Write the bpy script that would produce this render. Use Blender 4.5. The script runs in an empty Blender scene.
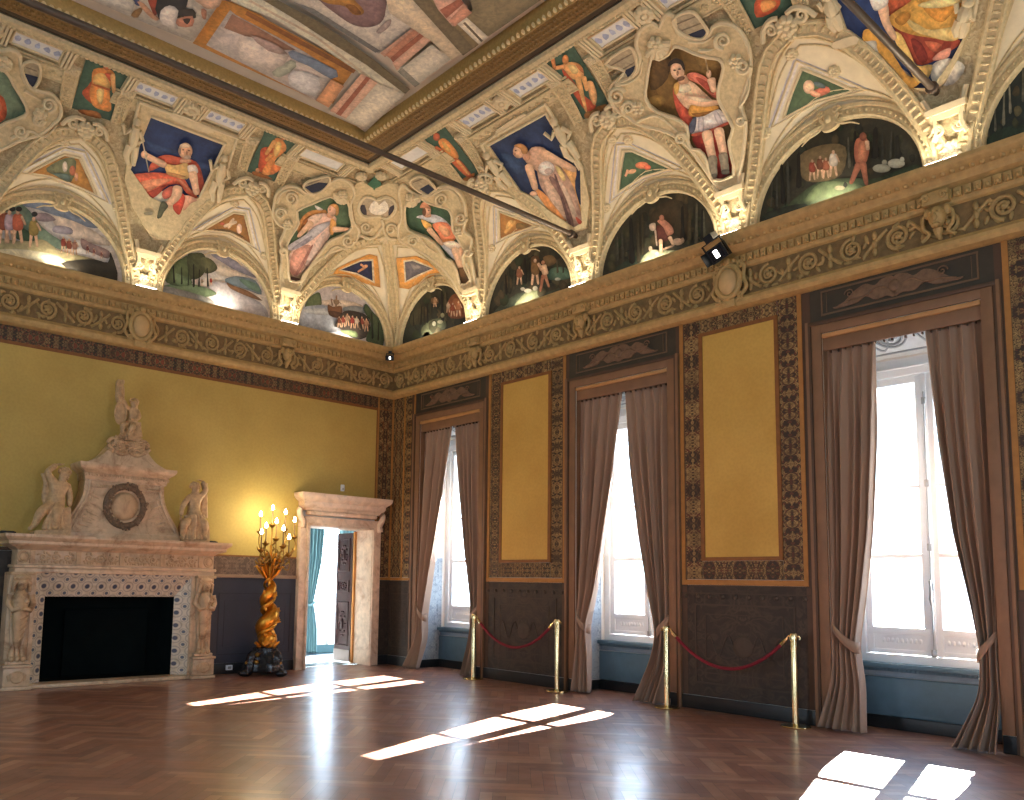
import bpy, bmesh, math, random
from mathutils import Vector, Matrix, Quaternion, noise
from mathutils.geometry import delaunay_2d_cdt
from mathutils.bvhtree import BVHTree
V = Vector
PI = math.pi
random.seed(7)
scene = bpy.context.scene
COL = scene.collection
UP = V((0, 0, 1))

# ---------------------------------------------------------------- camera
F_PX, CX, CY = 828.85, 452.49, 494.32
YAW, PITCH, ROLL = 0.864635, 0.106518, 0.018062
EYE = V((-9.16545, -12.50964, 1.5))
_d = V((math.cos(YAW)*math.cos(PITCH), math.sin(YAW)*math.cos(PITCH), math.sin(PITCH)))
_r = V((math.sin(YAW), -math.cos(YAW), 0)); _u = _r.cross(_d)
CR = math.cos(ROLL)*_r + math.sin(ROLL)*_u
CU = -math.sin(ROLL)*_r + math.cos(ROLL)*_u
CD = _d
cam = bpy.data.cameras.new('camera'); camo = bpy.data.objects.new('camera', cam); COL.objects.link(camo)
camo.matrix_world = Matrix((( CR.x, CU.x, -CD.x, EYE.x), (CR.y, CU.y, -CD.y, EYE.y), (CR.z, CU.z, -CD.z, EYE.z), (0, 0, 0, 1)))
cam.sensor_fit = 'HORIZONTAL'; cam.sensor_width = 36; cam.lens = F_PX/1024*36
cam.shift_x = (512-CX)/1024; cam.shift_y = (CY-400)/1024
cam.clip_start = .05; cam.clip_end = 500
scene.camera = camo
def ray(x, y): return (CD*F_PX + CR*(x-CX) - CU*(y-CY)).normalized()
def on_plane(x, y, axis, val):
    v = ray(x, y); t = (val-EYE[axis])/v[axis]; return EYE + v*t

# ---------------------------------------------------------------- objects
def tag(o, label=None, cat=None, group=None, kind=None):
    if label: o['label'] = label
    if cat: o['category'] = cat
    if group: o['group'] = group
    if kind: o['kind'] = kind
    return o
def empty(name, loc=(0, 0, 0), label=None, cat=None, group=None):
    o = bpy.data.objects.new(name, None); COL.objects.link(o); o.location = loc; o.empty_display_size = .1
    return tag(o, label, cat, group)
def copy_tree(o, parent=None):
    c = o.copy(); COL.objects.link(c); c.parent = parent
    for ch in list(o.children): copy_tree(ch, c)
    return c

def sm(pts, n=4, closed=True):
    """Catmull-Rom through 2D/3D points"""
    P = [V(p) for p in pts]; N = len(P); out = []
    rng = range(N) if closed else range(N-1)
    for i in rng:
        g = (lambda k: P[k % N]) if closed else (lambda k: P[min(max(k, 0), N-1)])
        a, b, c, d = g(i-1), g(i), g(i+1), g(i+2)
        for k in range(n):
            t = k/n
            out.append(.5*((2*b)+(c-a)*t+(2*a-5*b+4*c-d)*t*t+(3*b-a-3*c+d)*t**3))
    if not closed: out.append(P[-1])
    return out
def inside(p, poly):
    x, y = p[0], p[1]; r = False; j = len(poly)-1
    for i in range(len(poly)):
        a, b = poly[i], poly[j]
        if (a[1] > y) != (b[1] > y) and x < (b[0]-a[0])*(y-a[1])/(b[1]-a[1])+a[0]: r = not r
        j = i
    return r
def dens(poly, step, closed=True):
    out = []; N = len(poly)
    for i in range(N if closed else N-1):
        a, b = V(poly[i]), V(poly[(i+1) % N]); n = max(1, int((b-a).length/step+.5))
        for k in range(n): out.append(a+(b-a)*k/n)
    if not closed: out.append(V(poly[-1]))
    return out
def tri2d(outer, holes=(), step=7.):
    """constrained triangulation of a 2D polygon with holes and inner grid points"""
    outer = [V((p[0], p[1])) for p in outer]
    vs, es = [], []
    def loop(l):
        b = len(vs); vs.extend(l); es.extend([(b+i, b+(i+1) % len(l)) for i in range(len(l))])
    loop(outer)
    for h in holes: loop([V((p[0], p[1])) for p in h])
    x0 = min(p[0] for p in outer); x1 = max(p[0] for p in outer); y0 = min(p[1] for p in outer); y1 = max(p[1] for p in outer)
    if step:
        k = 0; y = y0+step*.5
        while y < y1:
            x = x0+step*(.5 if k % 2 else 1.)
            while x < x1:
                q = (x, y)
                if inside(q, outer) and not any(inside(q, h) for h in holes): vs.append(V(q))
                x += step
            y += step*.87; k += 1
    v2, _, f2, *_ = delaunay_2d_cdt(vs, es, [], 0, 1e-6*max(x1-x0, 1e-3))
    F = []
    for f in f2:
        c = sum((v2[i] for i in f), V((0, 0)))/len(f)
        if inside(c, outer) and not any(inside(c, h) for h in holes): F.append(tuple(f))
    return v2, F

class MB:
    def __init__(s): s.v = []; s.f = []; s.m = []; s.c = []; s.col = (1, 1, 1)
    def add(s, vs, fs, m=0, col=None):
        b = len(s.v); s.v.extend(V(p) for p in vs); s.c.extend([col or s.col]*len(vs))
        for f in fs: s.f.append(tuple(b+i for i in f)); s.m.append(m)
        return b
    def box(s, c, size, m=0, rot=None, col=None):
        c = V(c); h = V(size)/2; P = []
        for k in ((-1,-1,-1),(1,-1,-1),(1,1,-1),(-1,1,-1),(-1,-1,1),(1,-1,1),(1,1,1),(-1,1,1)):
            q = V((k[0]*h.x, k[1]*h.y, k[2]*h.z)); q = rot @ q if rot else q; P.append(c+q)
        s.add(P, [(3,2,1,0),(4,5,6,7),(0,1,5,4),(1,2,6,5),(2,3,7,6),(3,0,4,7)], m, col)
    kk = 0
    def jit(s, lo, hi):
        lo, hi = V([min(lo[i], hi[i]) for i in range(3)]), V([max(lo[i], hi[i]) for i in range(3)]); MB.kk += 1; e = .0003*(MB.kk % 13); e = V((e, e, e)); return (lo+e, hi-e) if min(hi-lo) > .008 else (lo, hi)
    def bx(s, lo, hi, m=0, col=None):
        lo, hi = s.jit(lo, hi); s.box((lo+hi)/2, [abs(a) for a in (hi-lo)], m, None, col)
    def bev(s, lo, hi, b=.01, m=0, col=None):
        """bevelled box"""
        lo, hi = s.jit(lo, hi)
        bm = bmesh.new(); bmesh.ops.create_cube(bm, size=1)
        for v in bm.verts: v.co = V([(lo[i]+hi[i])/2+v.co[i]*(hi[i]-lo[i]) for i in range(3)])
        bmesh.ops.bevel(bm, geom=bm.edges[:], offset=min(b, .45*min(hi-lo)), segments=2, affect='EDGES', profile=.6)
        bm.verts.index_update(); s.add([v.co.copy() for v in bm.verts], [[v.index for v in f.verts] for f in bm.faces], m, col); bm.free()
    def lathe(s, prof, c=(0,0,0), seg=20, m=0, M=None, col=None, cap=True):
        c = V(c); P = []; Fc = []
        for r, z in prof:
            for k in range(seg):
                a = 2*PI*k/seg; q = V((r*math.cos(a), r*math.sin(a), z)); P.append(c+(M @ q if M else q))
        n = len(prof)
        for i in range(n-1):
            for k in range(seg):
                k2 = (k+1) % seg; Fc.append((i*seg+k, i*seg+k2, (i+1)*seg+k2, (i+1)*seg+k))
        if cap: Fc.append(tuple(range(seg-1, -1, -1))); Fc.append(tuple((n-1)*seg+k for k in range(seg)))
        s.add(P, Fc, m, col)
    def tube(s, pts, r, seg=8, m=0, closed=False, col=None, flat=1., nrm=None):
        P = [V(p) for p in pts]; n = len(P)
        if n < 2: return
        R = r if hasattr(r, '__len__') else [r]*n
        vs = []; fs = []; ref = V(nrm) if nrm is not None else None; prevx = None
        for i in range(n):
            a = P[(i-1) % n] if (closed or i) else P[0]; b = P[(i+1) % n] if (closed or i < n-1) else P[-1]
            t = (b-a); t = t.normalized() if t.length > 1e-9 else V((0,0,1))
            if ref is not None: x = ref.cross(t)
            elif prevx is None: x = t.orthogonal()
            else: x = prevx - t*prevx.dot(t)
            x = x.normalized() if x.length > 1e-6 else t.orthogonal().normalized(); prevx = x; y = t.cross(x)
            for k in range(seg):
                an = 2*PI*k/seg; vs.append(P[i]+x*math.cos(an)*R[i]+y*math.sin(an)*R[i]*flat)
        for i in range(n if closed else n-1):
            j = (i+1) % n
            for k in range(seg):
                k2 = (k+1) % seg; fs.append((i*seg+k, i*seg+k2, j*seg+k2, j*seg+k))
        if not closed: fs.append(tuple(range(seg-1, -1, -1))); fs.append(tuple((n-1)*seg+k for k in range(seg)))
        s.add(vs, fs, m, col)
    def blob(s, c, r, seg=10, rings=6, m=0, M=None, col=None):
        c = V(c); rx, ry, rz = (r, r, r) if not hasattr(r, '__len__') else r
        P = [V((0, 0, -rz))]; Fc = []
        for i in range(1, rings):
            ph = -PI/2+PI*i/rings
            for k in range(seg):
                a = 2*PI*k/seg; P.append(V((rx*math.cos(ph)*math.cos(a), ry*math.cos(ph)*math.sin(a), rz*math.sin(ph))))
        P.append(V((0, 0, rz)))
        for k in range(seg):
            k2 = (k+1) % seg; Fc.append((0, 1+k2, 1+k)); t = 1+(rings-2)*seg; Fc.append((len(P)-1, t+k, t+k2))
        for i in range(rings-2):
            for k in range(seg):
                k2 = (k+1) % seg; a = 1+i*seg; Fc.append((a+k, a+k2, a+seg+k2, a+seg+k))
        s.add([c+(M @ q if M else q) for q in P], Fc, m, col)
    def sweep(s, prof, path, frames, m=0, closed=False, cap=True, col=None):
        """prof: 2D points (a,b) ; path points ; frames: (A,B) vectors for each path point"""
        n = len(prof); vs = []
        for p, (A, B) in zip(path, frames):
            for a, b in prof: vs.append(V(p)+V(A)*a+V(B)*b)
        fs = []; N = len(path)
        for i in range(N if closed else N-1):
            j = (i+1) % N
            for k in range(n): k2 = (k+1) % n; fs.append((i*n+k, j*n+k, j*n+k2, i*n+k2))
        if cap and not closed: fs.append(tuple(range(n))); fs.append(tuple((N-1)*n+k for k in range(n-1, -1, -1)))
        s.add(vs, fs, m, col)
    def prism(s, poly, o, X, Y, d, m=0, col=None, front=None):
        """extrude a 2D polygon from plane (o,X,Y) by vector d"""
        o, X, Y, d = V(o), V(X), V(Y), V(d)
        poly = [V((p[0], p[1])) for p in poly]
        v2, F = tri2d(poly, step=0)
        a = [o+X*p[0]+Y*p[1] for p in v2]; n = len(a)
        fs = [tuple(f) for f in F]+[tuple(n+i for i in reversed(f)) for f in F]
        s.add(a+[q+d for q in a], fs, m, col)
        k = len(poly); b = [o+X*p[0]+Y*p[1] for p in poly]
        s.add(b+[q+d for q in b], [(i, (i+1) % k, k+(i+1) % k, k+i) for i in range(k)], m, col)
    def build(s, name, mats, parent=None, smooth=True, angle=40, fix=True, loc=None):
        me = bpy.data.meshes.new(name)
        L = V(loc) if loc is not None else V((0, 0, 0))
        me.from_pydata([tuple(p-L) for p in s.v], [], s.f)
        if not hasattr(mats, '__len__'): mats = [mats]
        for m in mats: me.materials.append(m)
        me.polygons.foreach_set('material_index', s.m)
        if any(c != (1, 1, 1) for c in s.c):
            at = me.color_attributes.new('Col', 'FLOAT_COLOR', 'POINT')
            fl = []
            for c in s.c: fl.extend((c[0], c[1], c[2], 1.))
            at.data.foreach_set('color', fl)
        if fix:
            bm = bmesh.new(); bm.from_mesh(me); bmesh.ops.recalc_face_normals(bm, faces=bm.faces[:]); bm.to_mesh(me); bm.free()
        if smooth:
            me.polygons.foreach_set('use_smooth', [True]*len(me.polygons)); me.set_sharp_from_angle(angle=math.radians(angle))
        me.update()
        o = bpy.data.objects.new(name, me); COL.objects.link(o); o.location = L
        if parent: 
            o.parent = parent
            if loc is not None: pass
        return o

def attach(o, e): o.parent = e; o.matrix_parent_inverse = Matrix.Translation(-e.location); return o
def adopt(o, e, name='painted_field'):
    """a picture becomes a part of the thing that frames it and hands its label on"""
    e['label'] = o['label']; e['category'] = o['category']; e['group'] = o['group']
    for k in ('label', 'category', 'group'): del o[k]
    o.name = name; return attach(o, e)
# ---------------------------------------------------------------- materials
def lin(c): return tuple(((x/255)/12.92 if x/255 <= .04045 else ((x/255+.055)/1.055)**2.4) for x in c)
class NT:
    def __init__(s, name):
        s.m = bpy.data.materials.new(name); s.m.use_nodes = True; s.t = s.m.node_tree
        s.t.nodes.clear(); s.out = s.n('ShaderNodeOutputMaterial'); s.b = s.n('ShaderNodeBsdfPrincipled'); s.l(s.b.outputs[0], s.out.inputs[0])
    def n(s, k, **kw):
        x = s.t.nodes.new(k)
        for a, b in kw.items(): setattr(x, a, b)
        return x
    def l(s, a, b): s.t.links.new(a, b)
    def val(s, sock, v):
        if isinstance(v, (int, float)): sock.default_value = v
        elif isinstance(v, (tuple, list)): sock.default_value = tuple(v)+((1,) if len(v) == 3 and len(sock.default_value) == 4 else ())
        else: s.l(v, sock)
    def math(s, op, a, b=0., c=0.):
        x = s.n('ShaderNodeMath', operation=op); s.val(x.inputs[0], a); s.val(x.inputs[1], b); s.val(x.inputs[2], c); return x.outputs[0]
    def mix(s, f, a, b, mode='MIX'):
        x = s.n('ShaderNodeMix', data_type='RGBA', blend_type=mode); s.val(x.inputs[0], f); s.val(x.inputs[6], a); s.val(x.inputs[7], b); return x.outputs[2]
    def pos(s): 
        return s.n('ShaderNodeNewGeometry').outputs['Position']
    def obj(s): return s.n('ShaderNodeTexCoord').outputs['Object']
    def xyz(s, v):
        x = s.n('ShaderNodeSeparateXYZ'); s.l(v, x.inputs[0]); return x.outputs
    def comb(s, a, b, c):
        x = s.n('ShaderNodeCombineXYZ'); s.val(x.inputs[0], a); s.val(x.inputs[1], b); s.val(x.inputs[2], c); return x.outputs[0]
    def noise(s, vec, scale, detail=4, rough=.55, dist=0.):
        x = s.n('ShaderNodeTexNoise'); s.l(vec, x.inputs['Vector']); x.inputs['Scale'].default_value = scale; x.inputs['Detail'].default_value = detail
        x.inputs['Roughness'].default_value = rough; x.inputs['Distortion'].default_value = dist; return x.outputs[0]
    def voro(s, vec, scale, feature='F1', out=0, rnd=1.):
        x = s.n('ShaderNodeTexVoronoi', feature=feature); s.l(vec, x.inputs['Vector']); x.inputs['Scale'].default_value = scale
        if 'Randomness' in x.inputs: x.inputs['Randomness'].default_value = rnd
        return x.outputs[out]
    def ramp(s, f, stops, interp='LINEAR'):
        x = s.n('ShaderNodeValToRGB'); x.color_ramp.interpolation = interp; e = x.color_ramp.elements
        while len(e) < len(stops): e.new(.5)
        for i, (p, c) in enumerate(stops): e[i].position = p; e[i].color = tuple(c)+(1,)
        s.l(f, x.inputs[0]); return x.outputs[0]
    def bump(s, h, strength=.3, dist=.01):
        x = s.n('ShaderNodeBump'); x.inputs['Strength'].default_value = strength; x.inputs['Distance'].default_value = dist; s.l(h, x.inputs['Height']); s.l(x.outputs[0], s.b.inputs['Normal'])
    def set(s, color=None, rough=.6, metal=0., spec=None):
        if color is not None: s.val(s.b.inputs['Base Color'], color)
        s.val(s.b.inputs['Roughness'], rough); s.val(s.b.inputs['Metallic'], metal)
        if spec is not None: s.b.inputs['Specular IOR Level'].default_value = spec
        return s.m

def simple(name, c, rough=.6, metal=0., var=.12, scale=6., bump=0., bscale=40., spec=None, dist=0.):
    t = NT(name); p = t.pos(); n = t.noise(p, scale, 5, .6, dist)
    a = tuple(x*(1-var) for x in c); b = tuple(min(1, x*(1+var)) for x in c)
    col = t.ramp(n, [(.3, a), (.7, b)])
    if bump: t.bump(t.noise(p, bscale, 4), bump, .01)
    return t.set(col, rough, metal, spec)
def emis(name, c, strength):
    t = NT(name); t.set((0, 0, 0), .5); t.b.inputs['Emission Color'].default_value = tuple(c)+(1,); t.b.inputs['Emission Strength'].default_value = strength; return t.m
SKY = 6.0; SUN = 80.0; EXPO = .72; UPL = 1.75
# ---------------------------------------------------------------- shared materials
def attr_mat(name, rough=.6, var=.12, scale=8., bump=0., bscale=40., tint=(1, 1, 1), spec=None, streak=None):
    t = NT(name); p = t.pos(); a = t.n('ShaderNodeAttribute', attribute_name='Col').outputs['Color']
    n = t.noise(p, scale, 5, .65)
    g = t.ramp(n, [(.3, (1-var,)*3), (.7, (1+var,)*3)])
    c = t.mix(1., a, g, 'MULTIPLY')
    if streak: c = t.mix(1., c, t.ramp(t.noise(p, streak, 3, .7, 1.2), [(.38, (.82, .82, .83)), (.62, (1.12, 1.11, 1.07))]), 'MULTIPLY')
    if bump: t.bump(t.noise(p, bscale, 4), bump, .01)
    return t.set(c, rough, 0., spec)
STUCCO = lin((206, 186, 144)); CREAM = lin((222, 208, 176)); GREYST = lin((168, 158, 136))
M = {}
M['stucco'] = simple('carved_stucco', STUCCO, .75, 0, .2, 20, .6, 45)
def stucco_ground():
    t = NT('ornamented_stucco_ground'); p = t.pos(); d = t.voro(p, 11, 'SMOOTH_F1'); n = t.noise(p, 16, 4, .6, 1.5)
    c = t.ramp(n, [(.32, lin((156, 138, 104))), (.5, lin((184, 166, 128))), (.66, lin((206, 190, 152)))]); h = t.math('ADD', t.math('MULTIPLY', d, -1.), t.math('MULTIPLY', n, .9)); t.bump(h, .55, .03); return t.set(c, .8)
M['stucco_d'] = stucco_ground()
M['cream'] = simple('cream_plaster', CREAM, .75, 0, .08, 7, .15, 50)
M['fresco'] = attr_mat('fresco_paint', .7, .16, 16, .1, 60, streak=9)
M['flatpaint'] = attr_mat('wall_paint', .65, .12, 10, .1, 60)
M['gilt_stucco'] = simple('gilded_cornice_stucco', lin((182, 152, 98)), .6, 0, .18, 12, .3, 70)
M['cornice_lo'] = simple('cornice_ground', lin((128, 103, 66)), .7, 0, .25, 16, .3, 60)
M['ochre'] = simple('ochre_paint', lin((162, 114, 56)), .6, 0, .12, 12)
M['ochre_d'] = simple('brown_ochre_paint', lin((128, 82, 38)), .6, 0, .15, 14)
M['casing'] = simple('mauve_brown_casing', lin((126, 95, 70)), .55, 0, .1, 6, .1, 60)
M['casing_d'] = simple('dark_casing_edge', lin((78, 57, 42)), .55, 0, .1, 6)
M['base_dark'] = simple('dark_baseboard', lin((26, 29, 32)), .4, 0, .2, 8)
M['bluepanel'] = simple('slate_blue_panel', lin((84, 114, 132)), .45, 0, .1, 8, .1, 90)
M['white_paint'] = simple('white_window_paint', lin((230, 238, 244)), .35, 0, .03, 5)
M['white_wall'] = simple('white_plaster', lin((225, 226, 222)), .7, 0, .04, 5)
M['black'] = simple('black_metal', lin((22, 22, 24)), .4, .3, .1, 20)
M['brass'] = simple('polished_brass', lin((236, 216, 166)), .2, 1., .08, 8)
M['gold'] = simple('gilded_wood', lin((214, 148, 52)), .3, .85, .25, 22, .3, 50)
M['gold_dk'] = simple('bronze_gilt', lin((150, 112, 52)), .35, .85, .2, 20)
M['ebony'] = simple('black_lacquered_wood', lin((30, 30, 34)), .25, 0, .25, 14)
M['iron'] = simple('iron_bar_paint', lin((88, 74, 62)), .5, .3, .15, 12)
def marble(name, base, vein, rough=.35):
    t = NT(name); p = t.pos(); n = t.noise(p, 2.2, 6, .7, 1.5); n2 = t.noise(p, 9, 5, .6, .5)
    c = t.ramp(n, [(.3, vein), (.5, base), (.75, tuple(min(1, x*1.1) for x in base))])
    c = t.mix(1., c, t.ramp(n2, [(.3, (.8,)*3), (.7, (1.1,)*3)]), 'MULTIPLY'); t.bump(t.noise(p, 35, 4), .15, .01)
    return t.set(c, rough)
M['marble'] = marble('weathered_pale_marble', lin((212, 184, 150)), lin((158, 120, 88)))
M['marble_rel'] = marble('carved_ochre_marble', lin((200, 168, 130)), lin((128, 92, 60)), .5)
M['marble_door'] = marble('pale_pink_marble', lin((224, 200, 176)), lin((186, 150, 122)), .4)

def fabric_yellow(name, c0, c1):
    t = NT(name); p = t.pos(); w = t.noise(p, 120, 2, .5); n = t.noise(p, 1.2, 4)
    c = t.ramp(n, [(.3, lin(c0)), (.7, lin(c1))])
    d = t.voro(p, 30, 'SMOOTH_F1'); c = t.mix(1., c, t.ramp(d, [(.2, (.96,)*3), (.6, (1.03,)*3)]), 'MULTIPLY')
    t.bump(w, .15, .004); return t.set(c, .7)
M['yellow'] = fabric_yellow('olive_yellow_wall_silk', (176, 152, 80), (190, 166, 92)); M['gold_silk'] = fabric_yellow('golden_panel_silk', (188, 152, 72), (202, 168, 86))

def grotesque(name, cross, center, half, pal, period=.42, k=1., dens_=1.5, along=None):
    """mirrored scrollwork: cross = axis index across the strip, pattern mirrored about its centre line"""
    t = NT(name); q = t.xyz(t.pos()); along = along if along is not None else (2 if cross != 2 else 1)
    u = t.math('ABSOLUTE', t.math('DIVIDE', t.math('SUBTRACT', q[cross], center), half))
    v = t.math('PINGPONG', q[along], period/2); v = t.math('DIVIDE', v, half)
    vec = t.comb(u, v, random.random()*9)
    w = t.n('ShaderNodeVectorMath', operation='ADD'); t.l(vec, w.inputs[0])
    dn = t.n('ShaderNodeTexNoise'); t.l(vec, dn.inputs['Vector']); dn.inputs['Scale'].default_value = 1.7
    sc = t.n('ShaderNodeVectorMath', operation='SCALE'); t.l(dn.outputs['Color'], sc.inputs[0]); sc.inputs['Scale'].default_value = 1.4; t.l(sc.outputs[0], w.inputs[1])
    n = t.noise(w.outputs[0], dens_, 2, .5, .6); n2 = t.noise(w.outputs[0], dens_*2.3, 2, .5)
    a = t.ramp(n, [(.40, pal[0]), (.47, pal[1]), (.53, pal[2]), (.57, pal[1]), (.62, pal[0])])
    b = t.ramp(n2, [(.55, (0, 0, 0)), (.63, (1, 1, 1))]); c = t.mix(b, a, pal[3]); 
    c = t.mix(t.ramp(t.noise(t.pos(), 3, 4), [(.35, (0,)*3), (.65, (.5,)*3)]), c, pal[0])
    t.bump(n, .2, .006); return t.set(c, .6)
PALD = [lin((52, 38, 28)), lin((124, 100, 60)), lin((176, 148, 96)), lin((100, 52, 36))]
PALO = [lin((52, 44, 36)), lin((92, 74, 56)), lin((122, 98, 72)), lin((70, 54, 42))]
PALB = [lin((46, 38, 32)), lin((62, 51, 42)), lin((74, 61, 49)), lin((54, 43, 36))]
PALR = [lin((92, 74, 62)), lin((120, 98, 82)), lin((140, 116, 98)), lin((84, 62, 52))]

def parquet():
    t = NT('parquet_oak'); p = t.obj(); a = t.n('ShaderNodeAttribute', attribute_name='Col').outputs['Color']
    n = t.noise(p, 5, 6, .7, .4); g = t.ramp(n, [(.3, (.78,)*3), (.7, (1.18,)*3)])
    c = t.mix(1., a, g, 'MULTIPLY')
    t.bump(t.noise(p, 3.5, 3, .5), .06, .05)
    r = t.ramp(t.noise(p, 3, 4), [(.3, (.34,)*3), (.7, (.5,)*3)]); t.b.inputs['Coat Weight'].default_value = .55; t.b.inputs['Coat Roughness'].default_value = .2; t.b.inputs['Coat IOR'].default_value = 1.55
    return t.set(c, r, 0, 1.)
M['parquet'] = parquet()

# ---------------------------------------------------------------- floor (herringbone laid at 45 degrees)
mb = MB(); L, W = .56, .0933; n = 6
tones = [lin(c) for c in ((148, 98, 78), (158, 108, 84), (134, 88, 72), (168, 120, 92), (142, 98, 82), (152, 100, 78), (176, 132, 104))]
rng = random.Random(3)
X, Y = V((math.sqrt(.5), math.sqrt(.5), 0)), V((-math.sqrt(.5), math.sqrt(.5), 0))
org = V((-4.5, -6.3, 0)); g = .0015
for i in range(-95, 96):
    for j in range(-20, 21):
        for kind in (0, 1):
            bx_, by_ = i*W + j*L, i*W - j*L
            # classic herringbone lattice: horizontal plank at (i*W + 2jL..)
            ox, oy = (i*W + j*2*L, i*W) if kind == 0 else (i*W + L + j*2*L, i*W - L + W)
            sx, sy = (L, W) if kind == 0 else (W, L)
            c = org + X*(ox+sx/2) + Y*(oy+sy/2)
            if not (-10.6 < c.x < .85 and -12.6 < c.y < .25): continue
            t = rng.choice(tones); f = rng.uniform(.9, 1.1); t = tuple(x*f for x in t)
            P = [org+X*(ox+a)+Y*(oy+b) for a, b in ((g, g), (sx-g, g), (sx-g, sy-g), (g, sy-g))]
            mb.add(P, [(0, 1, 2, 3)], 0, t)
mb.add([(-14, -15.5, -.004), (.9, -15.5, -.004), (.9, .3, -.004), (-14, .3, -.004)], [(0, 1, 2, 3)], 0, lin((70, 46, 34)))
tag(mb.build('floor', M['parquet'], smooth=False, fix=False), kind='structure')

# ---------------------------------------------------------------- walls
WC = [-1.65, -5.34, -9.02, -12.70]; HW = .8; ZH = 4.40; TH = .95
mb = MB()
ys = [.12]
for c in WC: ys += [c+HW, c-HW]
ys.append(-15.5)
for k in range(0, len(ys), 2): mb.bx((0, ys[k+1], 0), (TH, ys[k], 5.83))
for c in WC:
    mb.bx((0, c-HW, ZH+.12), (TH, c+HW, 5.83))
    mb.bx((.62, c-HW, 4.12), (TH, c+HW, ZH+.12))
    mb.bx((.58, c-HW, 0), (TH, c+HW, .70)); mb.bx((TH, c-1.2, 3.95), (TH+.7, c+1.2, 4.1))  # last box: hood added outside, out of view, to cut the sun patches short
mb.bx((-.0, -15.5, 5.83), (.3, .12, 8.6))
tag(mb.build('wall_right', M['white_wall'], smooth=False), kind='structure')
for c in WC:   # splayed plaster soffit of each window recess
    pass
DX0, DX1, DZ = -.47, -1.79, 2.44
mb = MB(); T2 = .45
mb.bx((DX0, 0, 0), (.0, T2, 5.83)); mb.bx((-14, 0, 0), (-5.95, T2, 5.83)); mb.bx((-4.12, 0, 0), (DX1, T2, 5.83)); mb.bx((-5.95, 0, 1.22), (-4.12, T2, 5.83)); mb.bx((-5.95, T2-.03, 0), (-4.12, T2, 1.22)); mb.bx((DX1, 0, DZ), (DX0, T2, 5.83)); mb.bx((-14, .0, 5.83), (0, .3, 8.6))
tag(mb.build('wall_left', M['white_wall'], smooth=False), kind='structure')
FILL_GAPS = [('Y', x, 1.7) for x in (-10.4, -4.6)]+[('X', y, 1.7) for y in (-11.2, -4.8)]    # unseen openings added behind the camera to let in fill daylight
mb = MB(); e_ = [-14.]
for k, c, w_ in sorted(q for q in FILL_GAPS if q[0] == 'Y'): e_ += [c-w_/2, c+w_/2]; mb.bx((c-w_/2, -15.8, 0), (c+w_/2, -15.5, .8)); mb.bx((c-w_/2, -15.8, 4.4), (c+w_/2, -15.5, 8.6))
e_.append(.3)
for k in range(0, len(e_), 2): mb.bx((e_[k], -15.8, 0), (e_[k+1], -15.5, 8.6))
tag(mb.build('wall_back', M['yellow'], smooth=False), kind='structure')
mb = MB(); e_ = [-15.5]
for k, c, w_ in sorted(q for q in FILL_GAPS if q[0] == 'X'): e_ += [c-w_/2, c+w_/2]; mb.bx((-14.3, c-w_/2, 0), (-14, c+w_/2, .8)); mb.bx((-14.3, c-w_/2, 4.4), (-14, c+w_/2, 8.6))
e_.append(.3)
for k in range(0, len(e_), 2): mb.bx((-14.3, e_[k], 0), (-14, e_[k+1], 8.6))
tag(mb.build('wall_far', M['yellow'], smooth=False), kind='structure')

# ---------------------------------------------------------------- painted decoration of the window wall
def strip(mb, y0, y1, z0, z1, x0=-.012, m=0): mb.bx((x0, min(y0, y1), z0), (-.002, max(y0, y1), z1), m)
ZT = 4.95
def wall_panel(y0, y1, label, seed):
    """ochre outer strips, grotesque border, brown inner frame, yellow silk field (y0 > y1)"""
    e = empty('silk_hanging', (0, (y0+y1)/2, 1.53), label, 'wall hanging', 'tall yellow panels of the window wall')
    b = MB(); strip(b, y0, y0-.055, 1.53, ZT, -.02); strip(b, y1+.055, y1, 1.53, ZT, -.02); strip(b, y0, y1, 1.53, 1.60, -.022)
    o = b.build('outer_fillet', M['ochre'], None); o.parent = e; o.matrix_parent_inverse = Matrix.Translation(-e.location)
    a, c = y0-.30, y1+.30
    b = MB(); strip(b, y0-.055, a-.0, 1.60, ZT); g1 = b.build('scroll_border', grotesque('scroll_border_a', 1, y0-.178, .12, PALD))
    b = MB(); strip(b, c, y1+.055, 1.60, ZT); g2 = b.build('scroll_border', grotesque('scroll_border_b', 1, y1+.178, .12, PALD))
    b = MB(); strip(b, a, c, 1.60, 1.83); g3 = b.build('scroll_border', grotesque('scroll_border_c', 2, 1.71, .115, PALD))
    b = MB(); strip(b, a, c, 4.74, ZT); g4 = b.build('scroll_border', grotesque('scroll_border_d', 2, 4.84, .11, PALD))
    b = MB(); w = .045
    strip(b, a+.01, a-w, 1.83, 4.75, -.03); strip(b, c+w, c-.01, 1.83, 4.75, -.03); strip(b, a, c, 1.83, 1.83+w, -.03); strip(b, a, c, 4.75-w, 4.75, -.03)
    g5 = b.build('inner_frame', M['ochre_d'])
    b = MB(); strip(b, a-w, c+w, 1.83+w, 4.75-w, -.018); g6 = b.build('silk_field', M['gold_silk'])
    for q in (g1, g2, g3, g4, g5, g6): q.parent = e; q.matrix_parent_inverse = Matrix.Translation(-e.location)
wall_panel(-2.66, -4.35, 'tall yellow silk panel with scroll border between the two farther windows', 1)
wall_panel(-6.33, -7.99, 'tall yellow silk panel with scroll border right of the middle window', 2)
wall_panel(-10.02, -11.68, 'scroll bordered panel edge cut off by the right edge beyond the nearest window', 3)
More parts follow.
